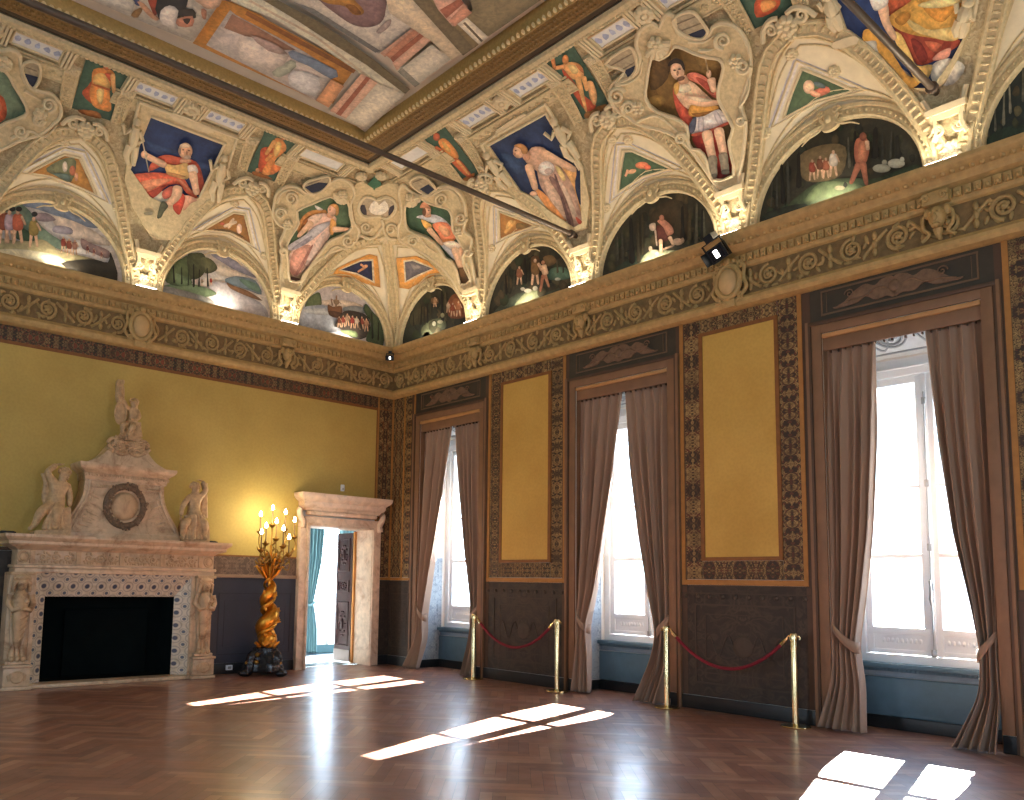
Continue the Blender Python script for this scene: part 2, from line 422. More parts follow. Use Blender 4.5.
# corner strips
def corner_border(wall, label):
    e = empty('scroll_pilaster', (0, 0, 1.53), label, 'painted strip', 'painted strips in the room corner')
    if wall == 'R': B = lambda b, a0, a1, z0, z1, o: b.bx((-o, -a1, z0), (0, -a0, z1))
    else: B = lambda b, a0, a1, z0, z1, o: b.bx((-a1, -o, z0), (-a0, -.002, z1))
    ax = 1 if wall == 'R' else 0; w = .70 if wall == 'R' else .37
    b = MB()
    for a0 in ([0.0, .36, w-.04] if wall == 'R' else [0.0, w-.035]): B(b, a0, a0+.035, 1.53, ZT, .02)
    B(b, 0, w, 1.53, 1.58, .022); attach(b.build('ochre_fillet', M['ochre']), e)
    for a0, a1 in ([(.035, .36), (.395, w-.04)] if wall == 'R' else [(.035, w-.035)]):
        b = MB(); B(b, a0, a1, 1.58, ZT, .012); attach(b.build('scroll_field', grotesque('corner_scrolls', ax, -(a0+a1)/2, (a1-a0)/2, PALD, along=2)), e)
        b = MB(); m_ = (a0+a1)/2
        for q in (a0+.09, a1-.10): B(b, q, q+.012, 1.9, 4.5, .016)
        B(b, a0+.09, a1-.09, 1.9, 1.912, .016); attach(b.build('inner_fillet', M['ochre_d']), e)
corner_border('R', 'narrow dark scroll painted strip left of the farthest window')
corner_border('L', 'narrow dark scroll painted strip right of the marble doorway')

# dado of the window wall, with painted sunk panels
def dado(y0, y1, label, rich=True):
    e = empty('painted_dado', (0, (y0+y1)/2, .17), label, 'dado panel', 'dark painted dado panels')
    c = (y0+y1)/2; h = abs(y0-y1)/2
    b = MB(); strip(b, y0, y1, .17, 1.53, -.008); attach(b.build('dado_field', grotesque('dado_ground', 1, c, h, PALB, .9, 1, 5.)), e)
    b = MB(); fr = lambda a0, a1, z0, z1, w, o: [strip(b, a0, a0-w, z0, z1, o), strip(b, a1+w, a1, z0, z1, o), strip(b, a0, a1, z0, z0+w, o), strip(b, a0, a1, z1-w, z1, o)]
    k = .12*h*2
    fr(y0-.0, y1+.0, 1.42, 1.53, .02, -.016)
    fr(y0-k, y1+k, .32, 1.30, .022, -.018); fr(y0-k*1.7, y1+k*1.7, .45, 1.18, .014, -.014)
    attach(b.build('painted_moulding', simple('dado_lines', lin((66, 54, 44)), .6)), e)
    if rich:
        b = MB(); n_ = max(3, int(h*2/.17))
        rel = simple('dado_relief', lin((70, 57, 46)), .6)
        for i in range(n_): b = MB(); b.blob((-.022, y0-(i+.5)*(2*h)/n_, 1.39), (.018, .032, .028), 8, 4); attach(b.build('rosette', rel), e)
        b = MB(); b.lathe([(.001, 0), (.12, .0), (.13, .012), (.11, .02), (.06, .012), (.0, .022)], (-.006, c, .80), 16, 0, Matrix.Rotation(-PI/2, 3, 'Y'))
        attach(b.build('round_ornament', rel), e)
        for s in (-1, 1): b = MB(); b.tube([V((-.012, c+s*(.13+.22*t*h*2), .80+.13*math.sin(t*9))) for t in [i/14 for i in range(15)]], .008, 6); attach(b.build('scroll', rel), e)
dado(-2.62, -4.39, 'dark painted dado panel behind the farther rope')
dado(-6.30, -8.03, 'dark painted dado panel behind the nearer rope')
dado(-9.99, -12.0, 'dark painted dado panel at the right edge under the scroll border')
dado(-.0, -.70, 'narrow dark dado panel left of the farthest window', False)
b = MB()
for y0, y1 in ((0, WC[0]+HW), (WC[0]-HW, WC[1]+HW), (WC[1]-HW, WC[2]+HW), (WC[2]-HW, WC[3]+HW), (WC[3]-HW, -15.5)):
    b.bev((-.03, y1, 0), (.0, y0, .17), .008)
tag(b.build('baseboard_right', M['base_dark']), kind='structure')
b = MB(); b.bev((-.29, -.03, 0), (0, -.002, .17), .008); b.bev((-3.55, -.03, 0), (-1.97, -.002, .17), .008); b.bev((-13, -.03, 0), (-6.4, -.002, .17), .008)
tag(b.build('baseboard_left', M['base_dark']), kind='structure')

# casings of the windows, head panels and recess lining
for i, c in enumerate(WC[:3]):
    who = ['farthest', 'middle', 'nearest'][i]
    b = MB(); o0, o1 = HW+.16, HW
    for s in (1, -1):
        b.bx((-.010, c+s*(o0-.03), .17), (-.002, c+s*(o0+.10), ZT), 1); b.bx((-.002, c+s*o1, .0), (.09, c+s*(o1-.012), ZH+.0), 0)
        b.bev((-.035, c+s*o1, .17), (0, c+s*(o0-.045), ZH+.11), .006, 0); b.bev((-.05, c+s*(o0-.045), .0), (0, c+s*o0, ZH+.15), .008, 1)
        b.bev((-.055, c+s*(o0-.02), .0), (0, c+s*(o0+.02), ZH+.16), .006, 0)
    b.bev((-.035, c-o0+.045, ZH), (0, c+o0-.045, ZH+.11), .006, 0); b.bev((-.05, c-o0, ZH+.105), (0, c+o0, ZH+.15), .008, 1)
    tag(b.build('trim_%d' % (i+1), [M['casing'], M['casing_d']]), kind='structure')
    e = empty('overdoor_painting', (0, c, 4.56), 'dark painted head panel with scrolls above the %s window' % who, 'painted panel', 'painted panels above the windows')
    b = MB(); strip(b, c+.97, c-.97, ZH+.15, ZT, -.008); attach(b.build('panel_ground', simple('panel_dark_green', lin((56, 50, 40)), .6, 0, .2, 5)), e)
    b = MB(); q = .80
    for z in (4.62, 4.89): strip(b, c+q, c-q, z-.011, z+.011, -.018)
    for s in (1, -1): strip(b, c+s*q, c+s*(q-.02), 4.62, 4.89, -.018); strip(b, c+s*(q-.06), c+s*(q-.07), 4.64, 4.87, -.015)
    attach(b.build('panel_fillet', simple('panel_line', lin((104, 84, 62)), .6)), e)
    b = MB(); cc = lin((112, 88, 68))
    for s in (1, -1):
        pts = sm([(0, .10), (.12, .11), (.2, .06), (.3, .1), (.42, .05), (.56, -.06), (.66, -.08), (.6, -.1), (.4, -.09), (.3, -.04), (.2, -.10), (.08, -.09), (0, -.11)], 4)
        b.prism(pts, (-.010, c, 4.755), (0, s, 0), (0, 0, 1), (-.012, 0, 0))
        sp = [V((-.024, c+s*(.47+.055*(1-t)*math.cos(10*t)), 4.79+.055*(1-t)*math.sin(10*t))) for t in [k/24 for k in range(24)]]; b.tube(sp, .008, 6)
        b.tube([V((-.024, c+s*y, z)) for y, z in sm([(.05, 4.75), (.18, 4.79), (.3, 4.72), (.45, 4.72), (.6, 4.68)], 5, False)], .009, 6)
    b.blob((-.02, c, 4.76), (.02, .06, .07)); attach(b.build('scroll_ornament', simple('panel_scroll', cc, .6, 0, .25, 18)), e)

# ---------------------------------------------------------------- fireplace wall decoration
b = MB(); b.prism([(-13.9, 1.885), (-1.975, 1.885), (-1.975, 2.97), (-.37, 2.97), (-.37, 4.70), (-13.9, 4.70)], (0, -.014, 0), (1, 0, 0), (0, 0, 1), (0, .012, 0))
e = empty('wall_fabric', (-5, 0, 1.88), 'large plain yellow silk covering on the fireplace wall', 'wall covering'); attach(b.build('silk_field', M['yellow']), e)
b = MB(); b.bx((-13.9, -.02, 4.67), (-.37, -.002, 4.705)); b.bx((-.40, -.02, 3.0), (-.37, -.002, 4.70)); b.bx((-3.6, -.02, 1.86), (-1.98, -.002, 1.89)); attach(b.build('edge_fillet', M['ochre_d']), e)
e = empty('painted_frieze', (-5, 0, 4.7), 'dark floral scroll frieze under the cornice of the fireplace wall', 'painted frieze')
b = MB(); b.bx((-13.9, -.016, 4.70), (-.0, -.002, 4.725)); attach(b.build('lower_fillet', M['ochre_d']), e); b = MB(); b.bx((-13.9, -.010, 4.705), (-.0, -.002, ZT)); attach(b.build('frieze_field', grotesque('frieze_scrolls', 2, 4.82, .12, [lin((48, 40, 34)), lin((96, 78, 46)), lin((150, 124, 84)), lin((132, 62, 40))], .6, along=0)), e)
e = empty('chair_rail', (-2.7, 0, 1.5), 'purple brown painted rail band between fireplace and doorway', 'rail')
b = MB(); b.bx((-3.55, -.012, 1.56), (-1.975, -.002, 1.865)); attach(b.build('painted_band', grotesque('rail_scrolls', 2, 1.71, .15, PALR, .7, along=0)), e)
b = MB(); b.bev((-3.6, -.035, 1.52), (-1.965, -.002, 1.575), .01); attach(b.build('rail_moulding', simple('rail_paint', lin((150, 124, 100)), .5)), e)
e = empty('painted_dado', (-2.7, 0, .17), 'dark blue grey dado panel behind the gilded candelabrum', 'dado panel', 'dark painted dado panels')
DB = simple('slate_dado', lin((50, 54, 66)), .42, 0, .12, 5, .1, 60)  # grey-brown paint coloured blue grey to stand for cool light on it
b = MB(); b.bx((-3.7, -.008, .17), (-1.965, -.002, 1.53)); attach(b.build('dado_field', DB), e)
b = MB()
for x0, x1, z0, z1, w in ((-3.35, -2.05, .3, 1.28, .02), (-3.25, -2.15, .42, 1.16, .012)):
    b.bx((x0, -.016, z0), (x0+w, -.002, z1)); b.bx((x1-w, -.016, z0), (x1, -.002, z1)); b.bx((x0, -.016, z0), (x1, -.002, z0+w)); b.bx((x0, -.016, z1-w), (x1, -.002, z1))
attach(b.build('painted_moulding', simple('slate_lines', lin((40, 43, 54)), .5)), e)  # moulding lines carry the same cool light in their colour
e = empty('painted_dado', (-.15, 0, .17), 'narrow dark dado strip between marble doorway and corner', 'dado panel', 'dark painted dado panels')
b = MB(); b.bx((-.29, -.008, .17), (0, -.002, 1.53)); attach(b.build('dado_field', grotesque('dado_strip', 0, -.15, .15, PALB, .9, along=2)), e)
e = empty('painted_dado', (-7, 0, .17), 'dark dado panel left of the fireplace at the left edge', 'dado panel', 'dark painted dado panels')
b = MB(); b.bev((-13, -.03, 1.83), (-6.36, -.002, 1.885), .008); attach(b.build('dado_cap', M['casing_d']), e); b = MB(); b.bx((-13, -.008, .17), (-6.36, -.002, 1.83)); attach(b.build('dado_field', grotesque('dado_side', 0, -7.3, .9, PALB, .9, along=2)), e)
# ---------------------------------------------------------------- cornice of both walls
CP = [(0, 4.93), (.06, 4.935), (.115, 4.955), (.14, 4.99), (.14, 5.03), (.11, 5.065), (.06, 5.08), (.05, 5.095), (.045, 5.43), (.075, 5.445), (.085, 5.465), (.085, 5.60), (.12, 5.615),
      (.15, 5.63), (.16, 5.66), (.19, 5.70), (.25, 5.735), (.285, 5.765), (.30, 5.79), (.30, 5.83), (.0, 5.835)]
RW = lambda s, o, z: V((-o, s, z))
LW = lambda s, o, z: V((s, -o, z))
def cornice(Wf, end, name):
    b = MB(); n = len(CP); vs = []
    for o, z in CP: vs.append(Wf(-o, o, z))
    for o, z in CP: vs.append(Wf(end, o, z))
    for i in range(n-1):
        z = CP[i][1]; m = 1 if .09 < z-5.0 < .42 else 0
        b.add([vs[i], vs[i+1], vs[n+i+1], vs[n+i]], [(0, 1, 2, 3)], m)
    s = -.16; k = 0
    lim = -13.0 if Wf is RW else -9.6
    while s > lim:        # dentil course and bead row
        a, c = Wf(s, .085, 5.49), Wf(s-.068, .12, 5.585); b.bx(a, c, 0)
        b.blob(Wf(s-.034, .12, 5.52), (.02, .02, .03), 6, 4, 0)
        b.blob(Wf(s-.026, .215, 5.725), (.03, .03, .035), 6, 4, 0)
        s -= .088
    # running acanthus scrolls of the frieze
    s = -.28; up = 1; rng = random.Random(11)
    while s > lim:
        zc = 5.26; R = .125
        pts = []; dirn = up
        for t in [q/26 for q in range(27)]:
            an = dirn*(-PI*.5)+dirn*t*2.6*2*PI*.75; r = R*(1-t*.86)
            pts.append(Wf(s+r*math.cos(an), .06+.02*t, zc+r*math.sin(an)*1.05))
        b.tube(pts, [.026-.014*q/26 for q in range(27)], 6, 2)
        b.tube([Wf(s+.26*(q/10-.5)-.25, .055, zc+up*(-.12+.24*(q/10)**1.2)) for q in range(11)], .022, 6, 2)
        for q in range(7):
            an = rng.uniform(0, 2*PI); r = rng.uniform(.11, .17)
            c = Wf(s+r*math.cos(an)*1.1, .055, zc+r*math.sin(an)*.95); ax = V((0, 0, 1)).cross(c-Wf(s, .055, zc))
            b.blob(c, (.022, .022, .05), 6, 4, 2, Matrix.Rotation(rng.uniform(0, PI), 3, 'X' if Wf is RW else 'Y'))
        b.blob(Wf(s, .075, zc), .034, 8, 5, 2)
        for q in range(5):
            an = q*2*PI/5; b.blob(Wf(s+.045*math.cos(an), .07, zc+.045*math.sin(an)), .019, 6, 4, 2)
        for q in (-1, 0, 1): b.blob(Wf(s-.245, .06, zc+q*.09), (.03, .03, .055), 6, 4, 2)
        s -= .49; up = -up
    tag(b.build(name, [M['gilt_stucco'], M['cornice_lo'], simple('frieze_relief', lin((170, 142, 92)), .65, 0, .2, 20, .2, 60)], angle=50), kind='structure')
cornice(RW, -15.5, 'trim_5'); cornice(LW, -14, 'trim_6')

def cornice_medallion(Wf, s, label):
    e = empty('cornice_medallion', Wf(s, 0, 5.2), label, 'medallion', 'oval medallions on the cornice')
    c = lambda a, o, z: Wf(s+a, o, 5.27+z)
    b = MB(); N = 24
    prof = [(0, .235), (.5, .23), (.8, .21), (1., .175), (1.02, .12)]
    vs = [c(0, .235, 0)]
    for r, o in prof[1:]: vs += [c(.125*r*math.cos(q*2*PI/N), o, .17*r*math.sin(q*2*PI/N)) for q in range(N)]
    fs = [(0, 1+q, 1+(q+1) % N) for q in range(N)]
    for k in range(len(prof)-2): fs += [(1+k*N+q, 1+(k+1)*N+q, 1+(k+1)*N+(q+1) % N, 1+k*N+(q+1) % N) for q in range(N)]
    b.add(vs, fs); attach(b.build('oval_disc', simple('medallion_stone', lin((198, 168, 118)), .6)), e)
    b = MB()
    b.tube([c(.155*math.cos(q*2*PI/N), .16, .205*math.sin(q*2*PI/N)) for q in range(N)], .035, 8, 0, True)
    for sg in (1, -1):
        for zz, up in ((.19, 1), (-.19, -1)):
            b.tube([c(sg*(.16+.05*(1-t)*math.cos(8*t+1)), .14, zz+up*.05*(1-t)*math.sin(8*t+1)) for t in [q/16 for q in range(17)]], .017, 6)
        b.tube([c(sg*a, .13, z) for a, z in sm([(.10, .25), (.2, .17), (.19, .02), (.23, -.1), (.15, -.2), (.06, -.27)], 5, False)], .024, 6)
    b.blob(c(0, .18, .25), (.05, .05, .05)); b.blob(c(.07, .16, .25), .035); b.blob(c(-.07, .16, .25), .035)
    b.bev(c(-.09, .05, -.33), c(.09, .17, -.22), .015)
    attach(b.build('scroll_frame', M['gilt_stucco']), e)
cornice_medallion(RW, -7.14, 'oval cornice medallion above the nearer yellow panel beside the black spotlight')
cornice_medallion(LW, -4.87, 'oval cornice medallion above the fireplace wall')
def mask_bracket(Wf, s, label):
    e = empty('mask_bracket', Wf(s, 0, 5.1), label, 'bracket', 'carved mask brackets of the cornice')
    c = lambda a, o, z: Wf(s+a, o, 5.27+z)
    b = MB(); b.bev(c(-.13, .05, .19), c(.13, .17, .33), .012)
    for sg in (1, -1): b.tube([c(sg*(.085+.035*(1-t)*math.cos(9*t)), .18, .26+.045*(1-t)*math.sin(9*t)) for t in [q/16 for q in range(17)]], .016, 6)
    attach(b.build('volute_block', M['gilt_stucco']), e)
    b = MB(); b.blob(c(0, .12, .06), (.085, .085, .12)); b.blob(c(0, .20, .04), (.025, .025, .045)); b.blob(c(0, .17, -.04), (.045, .045, .03))
    for sg in (1, -1):
        b.blob(c(sg*.04, .185, .10), .02); b.blob(c(sg*.09, .11, .12), (.04, .04, .06))
        b.tube([c(sg*a, .1, z) for a, z in sm([(.05, .15), (.13, .1), (.14, -.02), (.09, -.1), (.16, -.16)], 4, False)], .02, 6)
    b.tube([c(0, .11, -.06), c(0, .1, -.12), c(0, .08, -.17)], [.05, .035, .012], 8)
    attach(b.build('carved_mask', M['gilt_stucco']), e)
mask_bracket(RW, -2.40, 'carved mask bracket on the cornice nearest the corner on the window wall')
mask_bracket(RW, -4.72, 'carved mask bracket on the cornice above the middle window')
mask_bracket(RW, -9.50, 'carved mask bracket on the cornice above the nearest window')
mask_bracket(LW, -2.36, 'carved mask bracket on the cornice above the marble doorway')

# ---------------------------------------------------------------- windows
def glass():
    t = NT('window_glass'); tr = t.n('ShaderNodeBsdfTransparent'); gl = t.n('ShaderNodeBsdfGlossy'); gl.inputs['Roughness'].default_value = .02
    lw = t.n('ShaderNodeLayerWeight'); lw.inputs[0].default_value = .5; fr = t.math('ADD', t.math('MULTIPLY', t.math('POWER', lw.outputs['Facing'], 4.), .5), .03); mx = t.n('ShaderNodeMixShader'); t.l(fr, mx.inputs[0]); t.l(tr.outputs[0], mx.inputs[1]); t.l(gl.outputs[0], mx.inputs[2])
    t.l(mx.outputs[0], t.out.inputs[0]); return t.m
M['glass'] = glass()
XF = .63
def make_window(c, n, who):
    e = empty('window_%d' % n, (XF, c, .7)); tag(e, kind='structure')
    b = MB(); a = HW
    for s in (1, -1): b.bev((XF, c+s*a, .70), (XF+.12, c+s*(a-.10), 4.14), .012)
    b.bev((XF, c-a, .70), (XF+.12, c+a, .80), .012); b.bev((XF, c-a, 3.92), (XF+.12, c+a, 4.14), .012); b.bev((XF-.03, c-a, 4.0), (XF, c+a, 4.03), .008)
    attach(b.build('frame', M['white_paint']), e)
    for s in (1, -1):
        y0, y1 = c+s*.02, c+s*(a-.10); b = MB(); x0, x1 = XF+.03, XF+.09
        b.bev((x0, y0, .80), (x1, y0+s*.075, 3.92), .01); b.bev((x0, y1, .80), (x1, y1-s*.075, 3.92), .01)
        b.bev((x0, y0, 3.83), (x1, y1, 3.92), .01); b.bev((x0, y0, 1.86), (x1, y1, 1.92), .01); b.bev((x0, y0, 2.64), (x1, y1, 2.68), .008); b.bev((x0, y0, .80), (x1, y1, .86), .01); b.bev((x0, y0, 1.02), (x1, y1, 1.10), .01)
        b.bev((x0+.02, y0, .85), (x1-.01, y1, 1.04), .004)
        for q in range(9): b.blob((x0+.015, y0+s*(.12+q*.048), .955), (.012, .018, .03), 6, 4)
        sa = attach(b.build('sash', M['white_paint']), e)
        b = MB(); b.bx((x0+.028, y0+s*.07, 1.10), (x0+.032, y1-s*.07, 3.83)); g_ = b.build('pane', M['glass'], smooth=False); g_.parent = sa
    b = MB(); b.bev((XF-.0, c-.035, .80), (XF+.05, c+.035, 3.92), .012); attach(b.build('meeting_stile', M['white_paint']), e)
    b = MB(); b.tube([(XF-.015, c-.015, .82), (XF-.015, c-.015, 3.7)], .009, 8)
    for z in (.84, 1.55, 1.98, 2.68, 3.6): b.bev((XF-.03, c-.04, z-.04), (XF, c+.01, z+.04), .008)
    b.tube([(XF-.03, c-.015, 1.35), (XF-.05, c-.015, 1.42), (XF-.045, c-.015, 1.55), (XF-.06, c-.015, 1.62)], [.01, .022, .014, .018], 8)
    attach(b.build('cremone_bolt', simple('bolt_grey', lin((170, 176, 180)), .3, .6)), e)
    b = MB(); b.bev((XF-.17, c-a, .655), (XF+.02, c+a, .71), .012); b.bev((XF-.12, c-a, .62), (XF-.0, c+a, .655), .008)
    for q in range(34): b.bx((XF-.135, c-a+.03+q*.0455, .625), (XF-.12, c-a+.055+q*.0455, .655))
    attach(b.build('sill', M['white_paint' if False else 'bluepanel']), e)
    b = MB(); b.bev((.51, c-a, .14), (.58, c+a, .555), .012); attach(b.build('apron_panel', M['bluepanel']), e)
    b = MB(); b.bev((.55, c-a, .56), (.58, c+a, .65), .006); attach(b.build('apron_rail', simple('pale_blue_rail', lin((130, 152, 168)), .5)), e)
    b = MB(); b.bev((.50, c-a, 0), (.58, c+a, .14), .008); attach(b.build('apron_base', M['base_dark']), e)
    # recess lining: low painted panels on the cheeks and stuccoed soffit
    b = MB()
    for s in (1, -1): b.bx((.03, c+s*(a-.012), .14), (.56, c+s*a, 1.95)); b.bx((.03, c+s*(a-.016), .0), (.56, c+s*a, .14), 1)
    attach(b.build('cheek_panel', [grotesque('cheek_scrolls', 0, .3, .27, [lin((150, 162, 172)), lin((120, 134, 146)), lin((170, 180, 186)), lin((100, 112, 124))], .7, along=2), M['base_dark']]), e)
    b = MB(); sl = lambda x, y, d=0: V((x, c+y, 4.50-(x/.62)*.36-d))
    b.add([sl(0, -a), sl(0, a), sl(.63, a), sl(.63, -a), sl(0, -a, -.03), sl(0, a, -.03), sl(.63, a, -.03), sl(.63, -a, -.03)], [(0, 1, 2, 3), (7, 6, 5, 4), (0, 4, 5, 1), (1, 5, 6, 2), (2, 6, 7, 3), (3, 7, 4, 0)])
    st = attach(b.build('soffit', simple('soffit_grey', lin((196, 204, 206)), .7)), e)
    b = MB()
    for yy in (.2, -.35):
        for r in (.17, .13): b.tube([sl(.3+r*math.cos(q*PI/12), yy+r*math.sin(q*PI/12), .005) for q in range(24)], .014, 6, 0, True)
        for q in range(6): b.blob(sl(.3+.06*math.cos(q*PI/3), yy+.06*math.sin(q*PI/3), .01), .03, 7, 5)
        b.blob(sl(.3, yy, .02), .03)
    for x in (.06, .55): b.tube([sl(x, -a+.05, .004), sl(x, a-.05, .004)], .012, 6)
    b.tube([sl(.3+.2*math.sin(q*.5), -.8+q*.04, .004) for q in range(40)], .012, 6)
    attach(b.build('soffit_ornament', simple('soffit_relief', lin((150, 160, 166)), .7)), e)
for i, c in enumerate(WC): make_window(c, i+1, '')

# ---------------------------------------------------------------- valances and curtains
M['curtain'] = simple('mauve_brown_velvet', lin((148, 122, 102)), .75, 0, .06, 3, .08, 160)
M['curtain'].node_tree.nodes['Principled BSDF'].inputs['Sheen Weight'].default_value = .25
def curtain(c, side, prof, label, folds, seed, base_out=.0):
    """prof: (z, outer offset, inner offset, x) rows from the top to the floor"""
    rows = []
    for k in range(len(prof)-1):
        n = max(2, int((prof[k][0]-prof[k+1][0])/.055)+1)
        for q in range(n): t = q/n; rows.append(tuple(prof[k][i]+(prof[k+1][i]-prof[k][i])*t for i in range(4)))
    rows.append(prof[-1])
    # smooth rows
    for _ in range(5): rows = [rows[0]]+[tuple((rows[k-1][i]+2*rows[k][i]+rows[k+1][i])/4 for i in range(4)) for k in range(1, len(rows)-1)]+[rows[-1]]
    rng = random.Random(seed); ph = rng.uniform(0, 6); U = 90; vs = []; ztop = rows[0][0]; w0 = abs(rows[0][1]-rows[0][2])
    wob = [rng.uniform(-.22, .22) for _ in range(folds+2)]
    for z, a, b_, x in rows:
        w = abs(a-b_); sq = max(0, 1-w/w0)
        amp = .046+.03*sq; topf = min(1, (ztop-z)/.9)
        for k in range(U+1):
            u = k/U; uu = u+.035*math.sin(3*u*PI+ph+z*.35)*topf
            f = uu*folds*2*PI
            wv = math.sin(f+.9*topf*math.sin(f*.5+ph))+.05*math.sin(2*f+ph)*topf+.35*math.sin(f*.5+ph+z*.5)*topf
            y = c+side*(a+(b_-a)*u)
            vs.append(V((x-.5*amp+amp*wv*(.55+.45*topf), y+side*.012*math.cos(f)*(w/w0), z)))
    W_ = U+1; fs = [(r*W_+k, r*W_+k+1, (r+1)*W_+k+1, (r+1)*W_+k) for r in range(len(rows)-1) for k in range(U)]
    e = empty('curtain', (rows[-1][3], c+side*.6, 0), label, 'curtain', 'mauve brown window curtains')
    m = MB(); m.add(vs, fs); o = attach(m.build('drape', M['curtain'], angle=80, fix=False), e)
    md = o.modifiers.new('thickness', 'SOLIDIFY'); md.thickness = .008; md.offset = 0
    return e, rows
def tieback(e, c, side, z0, z1, a0, a1, x):
    """band around the gathered drape rising to the casing"""
    b = MB(); N = 26; vs = []
    for q in range(N+1):
        t = q/N*2*PI; f = .5+.5*math.cos(t)     # f=1 at the outer (hook) end
        y = c+side*(a1+(a0-a1)*f); zz = z0+(z1-z0)*f**1.3; xx = x-.02-.10*math.sin(t)*(1 if math.sin(t) > 0 else .5)
        for d, th in ((-.06, 0), (.06, 0)): vs.append(V((xx, y, zz+d*(1-.35*f))))
    b.add(vs, [(2*q, 2*q+1, 2*q+3, 2*q+2) for q in range(N)]); o = attach(b.build('tieback', M['curtain'], angle=70, fix=False), e)
    md = o.modifiers.new('thickness', 'SOLIDIFY'); md.thickness = .014; md.offset = 0
XC = .10
L_ = [(4.24, .77, .02, XC), (3.0, .77, .13, XC), (1.9, .77, .36, XC), (1.25, .77, .52, XC), (.95, .76, .57, XC-.02), (.8, .76, .56, XC-.02), (.4, .78, .50, XC-.05), (.03, .84, .44, XC-.10)]
def P3(inn, bo=.8, bi=.45, xb=-.10, tz=.9):
    return [(4.24, .795, inn[0], XC), (3.1, .795, inn[1], XC), (2.1, .795, inn[2], XC), (1.4, .79, inn[3], XC), (tz+.05, .785, inn[4], XC-.02), (tz-.1, .785, inn[4], XC-.02), (.5, .80, inn[5], XC-.05), (.02, bo, bi, xb)]
CU_ = [
 (0, 1, P3((.0, .15, .37, .54, .62, .56), .98, .52, -.12), 'farthest window left curtain, tied back and trailing towards the corner', 5, 1),
 (0, -1, P3((.06, .21, .36, .52, .62, .56), .80, .50, -.06), 'farthest window right curtain, tied back behind the leftmost brass post', 5, 2),
 (1, 1, P3((.0, .14, .33, .47, .60, .54), .82, .46, -.04), 'middle window left curtain, tied back beside the far rope barrier', 5, 3),
 (1, -1, P3((.02, .15, .31, .46, .58, .50), .74, .36, -.12), 'middle window right curtain, tied back behind a brass post', 5, 4),
 (2, 1, P3((.24, .29, .37, .47, .54, .48), .90, .42, -.10), 'nearest window left curtain, cool lit hem by the last brass post', 5, 5),
 (2, -1, P3((.24, .30, .40, .54, .62, .60), .80, .40, -.16), 'nearest window right curtain, rightmost drape sweeping out at its hem', 5, 6)]
for wi, side, pr, lab, fo, sd in CU_:
    e, rows = curtain(WC[wi], side, pr, lab, fo, sd)
    tieback(e, WC[wi], side, .88, 1.12, .80, pr[4][2]-.015, XC-.03)
for i, c in enumerate(WC[:3]):
    who = ['farthest', 'middle', 'nearest'][i]
    e = empty('curtain_valance', (-.02, c, 4.2), 'straight mauve brown valance board above the %s window curtains' % who, 'valance', 'valance boards over the curtains')
    b = MB(); b.bev((.0, c-HW, 4.20), (.03, c+HW, 4.36), .006); attach(b.build('valance_board', M['casing']), e)
    b = MB(); b.bev((-.03, c-HW, 4.345), (.03, c+HW, 4.40), .012); attach(b.build('valance_moulding', simple('valance_edge', lin((178, 134, 84)), .5)), e)
    b = MB()
    for s in (1, -1):
        for q in range(9): b.bev((.03, c+s*(.06+q*.083), 4.18), (.07, c+s*(.075+q*.083), 4.21), .003)
    b.tube([(.05, c-HW+.01, 4.235), (.05, c+HW-.01, 4.235)], .012, 8); attach(b.build('curtain_rail', M['casing_d']), e)

# ---------------------------------------------------------------- rope barriers
def make_post():
    e = empty('barrier_post', (0, 0, 0), 'x', 'barrier post', 'brass barrier posts')
    b = MB(); b.lathe([(.155, 0), (.16, .008), (.155, .016), (.08, .024), (.04, .034)], seg=28); attach(b.build('base_plate', M['brass']), e)
    b = MB(); b.lathe([(.034, .02), (.034, .965), (.030, .975)], seg=20); attach(b.build('post_tube', M['brass']), e)
    b = MB(); b.lathe([(.030, .94), (.042, .945), (.042, 1.0), (.036, 1.012), (.0, 1.016)], seg=20)
    for s in (1, -1): b.tube([(0, s*.04, .975), (0, s*.06, .985), (0, s*.075, .965), (0, s*.07, .945)], .008, 6)
    attach(b.build('ring_collar', M['brass']), e)
    return e
PX = -.19
spots = [(-.25, -2.64, 'brass barrier post in front of the farthest window right curtain'), (-.25, -4.41, 'brass barrier post left of the middle window at the end of the far rope'),
         (-.25, -6.25, 'brass barrier post in front of the middle window right curtain'), (-.25, -7.915, 'brass barrier post nearest the camera left of the nearest window')]
po = make_post()
for i, (x, y, lab) in enumerate(spots):
    o = po if i == 0 else copy_tree(po); o.location = (x, y, 0); o['label'] = lab
velvet = simple('dark_red_velvet_rope', lin((120, 22, 40)), .8, 0, .15, 40)
def rope(a, b_, sag, label):
    a, b_ = V(a), V(b_); mid = (a+b_)/2
    e = empty('barrier_rope', (mid.x, mid.y, .9-sag), label, 'rope', 'red velvet barrier ropes')
    f = lambda t: a+(b_-a)*t-V((0, 0, sag*4*t*(1-t)*(1+.0*t)))
    b = MB(); b.tube([f(.035+.93*k/40) for k in range(41)], .02, 10); attach(b.build('velvet_cord', velvet), e)
    for t0, t1, t2 in ((0, .02, .05), (1, .98, .95)):
        b = MB(); b.tube([f(t0)+V((0, 0, .012)), f(t1), f(t2)], [.008, .024, .024], 8); attach(b.build('brass_end', M['brass']), e)
rope((spots[0][0], spots[0][1]-.07, .955), (spots[1][0], spots[1][1]+.07, .955), .40, 'dark red velvet rope between the two far brass posts')
rope((spots[2][0], spots[2][1]-.07, .955), (spots[3][0], spots[3][1]+.07, .955), .40, 'dark red velvet rope between the two near brass posts')
